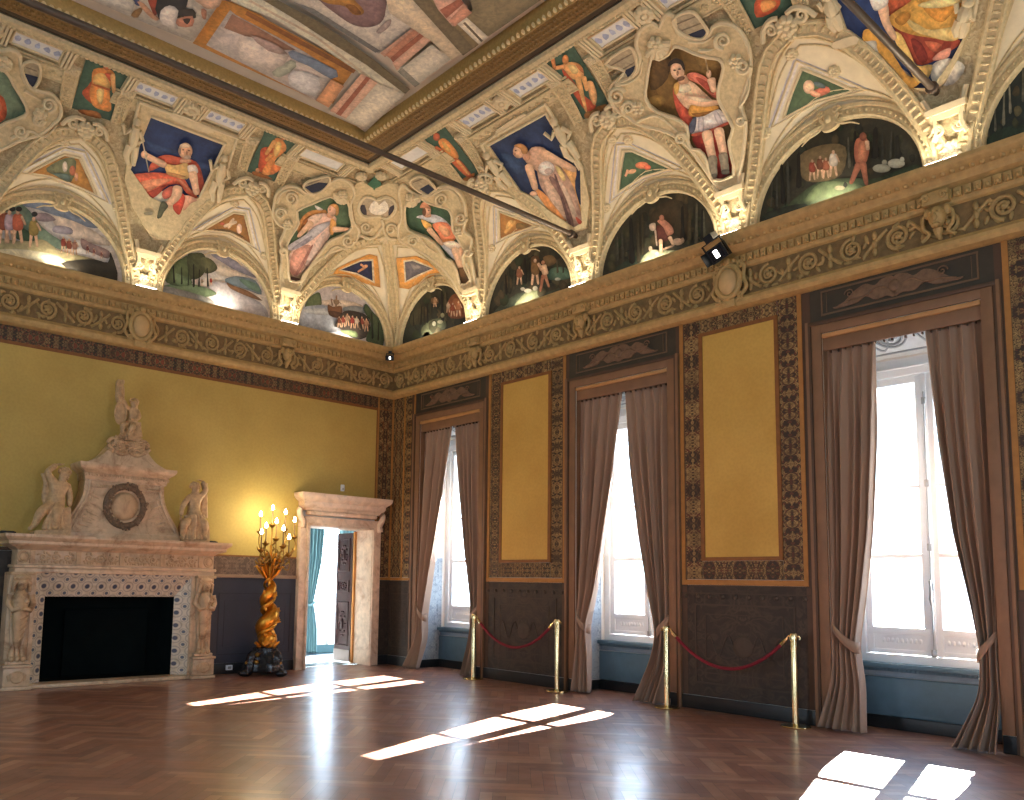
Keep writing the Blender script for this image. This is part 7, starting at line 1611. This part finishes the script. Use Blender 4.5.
# ---------------------------------------------------------------- marble doorway and its door
MD = M['marble_door']
dw = empty('doorway_surround', (-1.12, -.1, 0), 'pale marble doorway surround with projecting cornice near the corner', 'doorway')
b = MB()
for x0, x1 in ((-1.97, DX1), (DX0, -.285)):
    b.bev((x0, -.10, 0), (x1, .0, 2.46), .01); xi = x1 if x0 < -1.5 else x0; s_ = -1 if x0 < -1.5 else 1
    b.bev((xi, -.13, 0), (xi+s_*.05, -.0, 2.46), .01); b.bev((xi-s_*.0, -.10, 0), (xi-s_*.012, .44, 2.45), .004)
attach(b.build('jamb', MD), dw)
b = MB(); b.bev((-1.97, -.10, 2.44), (-.285, 0, 2.60), .01); b.bev((DX1-.05, -.13, 2.44), (DX0+.05, 0, 2.49), .01); b.bev((DX1, -.10, 2.428), (DX0, .44, 2.445), .004); b.bev((-1.84, -.17, 2.62), (-.42, 0, 2.70), .03); attach(b.build('lintel', MD), dw)
b = MB(); pd = [(-.0, 2.70), (-.14, 2.70), (-.16, 2.74), (-.20, 2.765), (-.22, 2.80), (-.22, 2.845), (-.27, 2.885), (-.30, 2.92), (-.31, 2.95), (-.31, 2.99), (-.0, 3.0)]
n = len(pd); L_ = [V((-1.90-max(0, -y-.14), y, z)) for y, z in pd]; R__ = [V((-.36+max(0, -y-.14), y, z)) for y, z in pd]
b.add(L_+R__, [(k, k+1, n+k+1, n+k) for k in range(n-1)])
for E_ in (L_, R__): bk = [V((p.x, -.005, p.z)) for p in E_]; b.add(E_+bk, [(k, k+1, n+k+1, n+k) for k in range(n-1)])
attach(b.build('cornice', MD, angle=30), dw)
for x, s_ in ((-1.93, -1), (-.33, 1)):
    b = MB(); b.tube([(x+s_*a, -.10, z) for a, z in sm([(.02, 2.40), (.0, 2.50), (.05, 2.60), (.07, 2.68), (.05, 2.71)], 4, False)], .055, 9); attach(b.build('console', MD), dw)
DW = simple('dark_carved_walnut', lin((58, 29, 29)), .35, 0, .3, 14, .3, 40)
dl = empty('door_leaf', (DX0, .46, 0), 'dark carved wooden door leaf standing open in the marble doorway', 'door')
hinge = V((DX0-.01, .46, 0)); dirv = V((-.05, 1, 0)).normalized(); nrm = V((-1, -.05, 0)).normalized(); wl = .50
def leafbox(b, a0, a1, z0, z1, d0, d1, bv=.006):
    bm = MB(); bm.bev((a0, d0, z0), (a1, d1, z1), bv)
    for i in range(len(bm.v)): p_ = bm.v[i]; bm.v[i] = hinge+dirv*p_.x+nrm*p_.y+UP*p_.z
    b.add(bm.v, bm.f)
b = MB(); leafbox(b, 0, wl, .02, 2.40, 0, .045); attach(b.build('leaf', DW), dl)
for z0, z1 in ((.30, 1.12), (1.30, 1.52), (1.68, 2.30)):
    b = MB()
    for a0, a1, c0, c1 in ((.07, .10, z0, z1), (wl-.10, wl-.07, z0, z1), (.07, wl-.07, z0, z0+.03), (.07, wl-.07, z1-.03, z1)): leafbox(b, a0, a1, c0, c1, .045, .065)
    zc_ = (z0+z1)/2; h_ = (z1-z0)/2; k0 = hinge+dirv*(wl/2)+nrm*.055+UP*zc_
    for q in range(10): a = q*PI/5; b.blob(k0+dirv*.08*math.cos(a)+UP*h_*.55*math.sin(a), .022, 6, 5)
    b.blob(k0, (.03, .03, min(.1, h_*.4)), 8, 6); attach(b.build('carved_panel', DW), dl)
b = MB(); leafbox(b, 0, wl, .02, .24, .045, .06); attach(b.build('kick_plate', simple('worn_grey_board', lin((150, 140, 138)), .5)), dl)
b = MB(); b.bev((DX0-.05, .40, 0), (DX0, .46, 2.42), .005); attach(b.build('hinge_strip', simple('ochre_wood_edge', lin((190, 128, 60)), .5)), dw)

# room beyond the doorway
b = MB(); b.add([(-3, .3, -.002), (.95, .3, -.002), (.95, 2.7, -.002), (-3, 2.7, -.002)], [(0, 1, 2, 3)]); tag(b.build('floor_beyond', simple('beyond_floor', lin((120, 128, 132)), .25, 0, .1, 3), smooth=False), kind='structure')
b = MB(); b.bx((-3, 2.6, 0), (-.02, 2.75, 3.2)); b.bx((.70, 2.6, 0), (1.2, 2.75, 3.2)); b.bx((-.02, 2.6, 0), (.70, 2.75, .85)); b.bx((-.02, 2.6, 3.0), (.70, 2.75, 3.2)); b.bx((-3.1, .45, 0), (-3, 2.75, 3.2)); b.bx((-3.1, .45, 3.2), (.95, 2.75, 3.3)); b.bx((.95, .2, 0), (1.1, .7, 3.2)); b.bx((.95, .2, 2.9), (1.1, 2.75, 3.3))
tag(b.build('wall_beyond', M['white_wall'], smooth=False), kind='structure')
b = MB(); b.bev((-3, 2.57, 0), (.95, 2.6, .17), .006); tag(b.build('baseboard_beyond', simple('teal_baseboard', lin((40, 84, 92)), .5), smooth=False), kind='structure')
TEAL = simple('teal_curtain_cloth', lin((78, 112, 118)), .75, 0, .08, 4)
def far_curtain(rows, label, folds):
    e = empty('teal_curtain', (rows[-1][1], 2.48, 0), label, 'curtain', 'teal curtains beyond the doorway'); U = 40; vs = []; R_ = []
    for k in range(len(rows)-1):
        for q in range(8): t = q/8; R_.append(tuple(rows[k][i]+(rows[k+1][i]-rows[k][i])*t for i in range(3)))
    R_.append(rows[-1])
    for z, x0, x1 in R_:
        for k in range(U+1): u = k/U; vs.append(V((x0+(x1-x0)*u, 2.48+.035*math.sin(u*folds*2*PI+.3*z), z)))
    m = MB(); m.add(vs, [(r*(U+1)+k, r*(U+1)+k+1, (r+1)*(U+1)+k+1, (r+1)*(U+1)+k) for r in range(len(R_)-1) for k in range(U)]); o = attach(m.build('drape', TEAL, angle=80, fix=False), e); md = o.modifiers.new('thickness', 'SOLIDIFY'); md.thickness = .01
    b = MB(); zt = 1.05; b.tube([(rows[2][1]-.02, 2.44, zt), ((rows[2][1]+rows[2][2])/2, 2.42, zt-.06), (rows[2][2]+.02, 2.44, zt)], .03, 8); attach(b.build('tieback', TEAL), e)
far_curtain([(3.0, -.42, .14), (1.9, -.36, .05), (1.05, -.34, -.12), (.5, -.34, -.02), (.02, -.36, .0)], 'teal curtain at the left inside the bright doorway', 6)
far_curtain([(3.0, .42, .90), (1.9, .56, .90), (1.05, .66, .86), (.5, .62, .88), (.02, .6, .9)], 'teal curtain half hidden behind the open door leaf', 5)
b = MB(); b.bev((.30, 2.50, .17), (.58, 2.60, .62), .02); b.bev((.28, 2.49, .62), (.60, 2.6, .65), .01); tag(b.build('radiator_cover', M['white_paint']), 'white radiator cover under the window beyond the doorway', 'radiator')

# ---------------------------------------------------------------- small fittings
def flood(p, d, label, s=1., roll=0.):
    e = empty('spotlight', p, label, 'spotlight', 'black spotlights on the cornice'); d = V(d).normalized(); S = d.cross(UP).normalized(); U2 = S.cross(d); qr = Quaternion(d, roll); S = qr @ S; U2 = qr @ U2; Rm = Matrix((S, d, U2)).transposed(); p = V(p)
    b = MB(); b.box(p-d*.02, (.20*s, .12*s, .17*s), 0, Rm); b.box(p-d*.10*s, (.15*s, .06*s, .13*s), 0, Rm)
    for k in range(5): b.box(p-d*.14*s+S*(k-2)*.03*s, (.008*s, .05*s, .12*s), 0, Rm)
    attach(b.build('housing', M['black'], smooth=False), e)
    b = MB(); b.box(p+d*.042*s, (.16*s, .006, .13*s), 0, Rm); attach(b.build('reflector', simple('reflector_grey', lin((60, 60, 64)), .2, .8), smooth=False), e)
    b = MB(); b.box(p+d*.048*s, (.05*s, .006, .09*s), 0, Rm); attach(b.build('lamp', emis('spot_lamp', (1, .95, .85), 4.), smooth=False), e)
    b = MB(); b.box(p+S*.115*s+U2*.05*s, (.012, .03, .2*s), 0, Rm); b.box(p-S*.115*s+U2*.05*s, (.012, .03, .2*s), 0, Rm); b.box(p+U2*.15*s, (.25*s, .03, .012), 0, Rm); b.box(p+U2*.19*s-d*.06*s, (.10*s, .16*s, .08*s), 0, Rm); attach(b.build('yoke', M['black'], smooth=False), e)
    for sg in (1, -1): b = MB(); b.box(p+d*.07*s+S*sg*.12*s, (.006, .10*s, .15*s), 0, Rm @ Matrix.Rotation(sg*-.35, 3, 'Z')); attach(b.build('barn_door', M['black'], smooth=False), e)
flood(on_plane(718, 253, 0, -.42), (-.9, -.1, -.5), 'black floodlight with barn doors on the cornice beside the oval medallion', 1.1, .35)
flood(on_plane(390, 358, 0, -.36), (-.7, -.75, -.35), 'small black spotlight in the corner of the cornice', .55)
for x, nm in ((-6.48, 'left'), (-3.60, 'right')):
    e = empty('mantel_light', (x, -.12, 2.05), 'flat black light fitting lying on the %s end of the mantel' % nm, 'light fitting', 'light fittings on the mantel'); b = MB(); b.bev((x-.10, -.22, 2.052), (x+.10, -.06, 2.085), .008); attach(b.build('case', M['black']), e); b = MB(); b.bev((x-.08, -.20, 2.084), (x+.08, -.08, 2.09), .002); attach(b.build('lens', simple('lens_grey', lin((70, 70, 74)), .2)), e)
p = on_plane(342, 488, 1, -.02); b = MB(); b.bev((p.x-.035, -.055, p.z-.06), (p.x+.035, -.016, p.z+.06), .012); e = empty('alarm_sensor', (p.x, -.03, p.z), 'small white alarm sensor on the yellow wall above the doorway', 'sensor'); attach(b.build('casing', M['white_paint']), e); b = MB(); b.blob((p.x, -.055, p.z-.02), (.018, .012, .02)); attach(b.build('lens', simple('sensor_lens', lin((190, 190, 186)), .2)), e)
p = on_plane(229, 669.5, 1, -.05); b = MB(); b.bev((p.x-.055, -.065, .06), (p.x+.055, -.031, .14), .008); e = empty('wall_socket', (p.x, -.05, .1), 'small white wall socket low on the baseboard beside the fireplace', 'socket'); attach(b.build('plate', M['white_paint']), e); b = MB(); b.bev((p.x-.03, -.069, .08), (p.x+.03, -.065, .12), .002); attach(b.build('socket_face', simple('socket_grey', lin((150, 152, 150)), .5)), e)

# ---------------------------------------------------------------- street outside
FCD = simple('pale_facade', lin((226, 214, 200)), .8, 0, .05, 2)
for k, (x0, y0, y1, h, col, lab) in enumerate(((17, -14, 1.5, 7.5, (228, 220, 210), 'pale stone house across the street'), (18, 1.7, 16, 4.2, (226, 190, 176), 'pinkish house front across the street, lower'))):
    e = empty('building', (x0, (y0+y1)/2, -6), lab, 'building', 'houses across the street')
    b = MB(); b.bx((x0, y0, -6), (x0+5, y1, h)); attach(b.build('facade', simple('facade_%d' % k, lin(col), .8, 0, .05, 2), smooth=False), e)
    b = MB(); b.bev((x0-.35, y0, h-.3), (x0+5, y1, h+.1), .05); b.bev((x0-.12, y0, -.2), (x0, y1, .05), .02); attach(b.build('cornice', FCD), e)
    n = int((y1-y0)/2.6)
    for r, z in enumerate((-1.8, 1.6, 4.8)):
        if z+2 > h: continue
        for j in range(n):
            y = y0+1.3+j*(y1-y0-1.2)/n; b = MB(); b.bx((x0-.02, y-.5, z), (x0+.0, y+.5, z+1.9)); w_ = attach(b.build('window', simple('dark_panes', lin((196, 204, 208)), .2), smooth=False), e) if (r, j, k) != (-1, 0, 0) else None
            b = MB(); b.bx((x0-.06, y-1.0, z), (x0-.01, y-.52, z+1.9)); b.bx((x0-.06, y+.52, z), (x0-.01, y+1.0, z+1.9)); attach(b.build('shutter', simple('green_shutter', lin((186, 206, 200)), .6), smooth=False), e)
b = MB(); b.add([(1.2, -40, -6), (60, -40, -6), (60, 40, -6), (1.2, 40, -6)], [(0, 1, 2, 3)]); tag(b.build('street', simple('street_paving', lin((190, 186, 180)), .8), smooth=False), kind='structure')
# ---------------------------------------------------------------- light
w = bpy.data.worlds.new('sky'); scene.world = w; w.use_nodes = True; nt = w.node_tree; nt.nodes.clear()
out = nt.nodes.new('ShaderNodeOutputWorld'); bg = nt.nodes.new('ShaderNodeBackground'); nt.links.new(bg.outputs[0], out.inputs[0])
tc = nt.nodes.new('ShaderNodeTexCoord'); sp = nt.nodes.new('ShaderNodeSeparateXYZ'); nt.links.new(tc.outputs['Generated'], sp.inputs[0])
rp = nt.nodes.new('ShaderNodeValToRGB'); rp.color_ramp.elements[0].position = .0; rp.color_ramp.elements[0].color = (.74, .88, 1.0, 1); rp.color_ramp.elements[1].position = .7; rp.color_ramp.elements[1].color = (.36, .60, 1.0, 1)
nt.links.new(sp.outputs['Z'], rp.inputs[0]); nt.links.new(rp.outputs[0], bg.inputs['Color']); bg.inputs['Strength'].default_value = SKY
sd = bpy.data.lights.new('sun', 'SUN'); so = bpy.data.objects.new('sun', sd); COL.objects.link(so); sd.energy = SUN; sd.angle = .006; sd.color = (1, .96, .9)
so.rotation_euler = V((-1, -.25, -.60)).to_track_quat('-Z', 'Y').to_euler(); so.location = (20, 8, 12)
for i, c in enumerate(WC):
    l = bpy.data.lights.new('window_portal', 'AREA'); l.shape = 'RECTANGLE'; l.size = 1.5; l.size_y = 3.3; l.cycles.is_portal = True
    o = bpy.data.objects.new('window_portal', l); COL.objects.link(o); o.location = (XF+.2, c, 2.4); o.rotation_euler = V((-1, 0, 0)).to_track_quat('-Z', 'Y').to_euler()
for k, c, w_ in FILL_GAPS:  # portals over the added fill openings
    l = bpy.data.lights.new('window_portal', 'AREA'); l.shape = 'RECTANGLE'; l.size = w_; l.size_y = 3.6; l.cycles.is_portal = True
    o = bpy.data.objects.new('window_portal', l); COL.objects.link(o); o.location = (c, -15.7, 2.6) if k == 'Y' else (-14.2, c, 2.6); o.rotation_euler = V((0, 1, 0) if k == 'Y' else (1, 0, 0)).to_track_quat('-Z', 'Y').to_euler()
scene.view_settings.view_transform = 'Standard'; scene.view_settings.look = 'None'; scene.view_settings.gamma = 1; scene.view_settings.use_curve_mapping = False
scene.view_settings.exposure = EXPO
scene.cycles.max_bounces = 8; scene.cycles.diffuse_bounces = 5; scene.cycles.glossy_bounces = 4; scene.cycles.transmission_bounces = 6; scene.cycles.transparent_max_bounces = 8
scene.cycles.sample_clamp_indirect = 8; scene.cycles.use_denoising = True; scene.cycles.caustics_reflective = False; scene.cycles.caustics_refractive = False
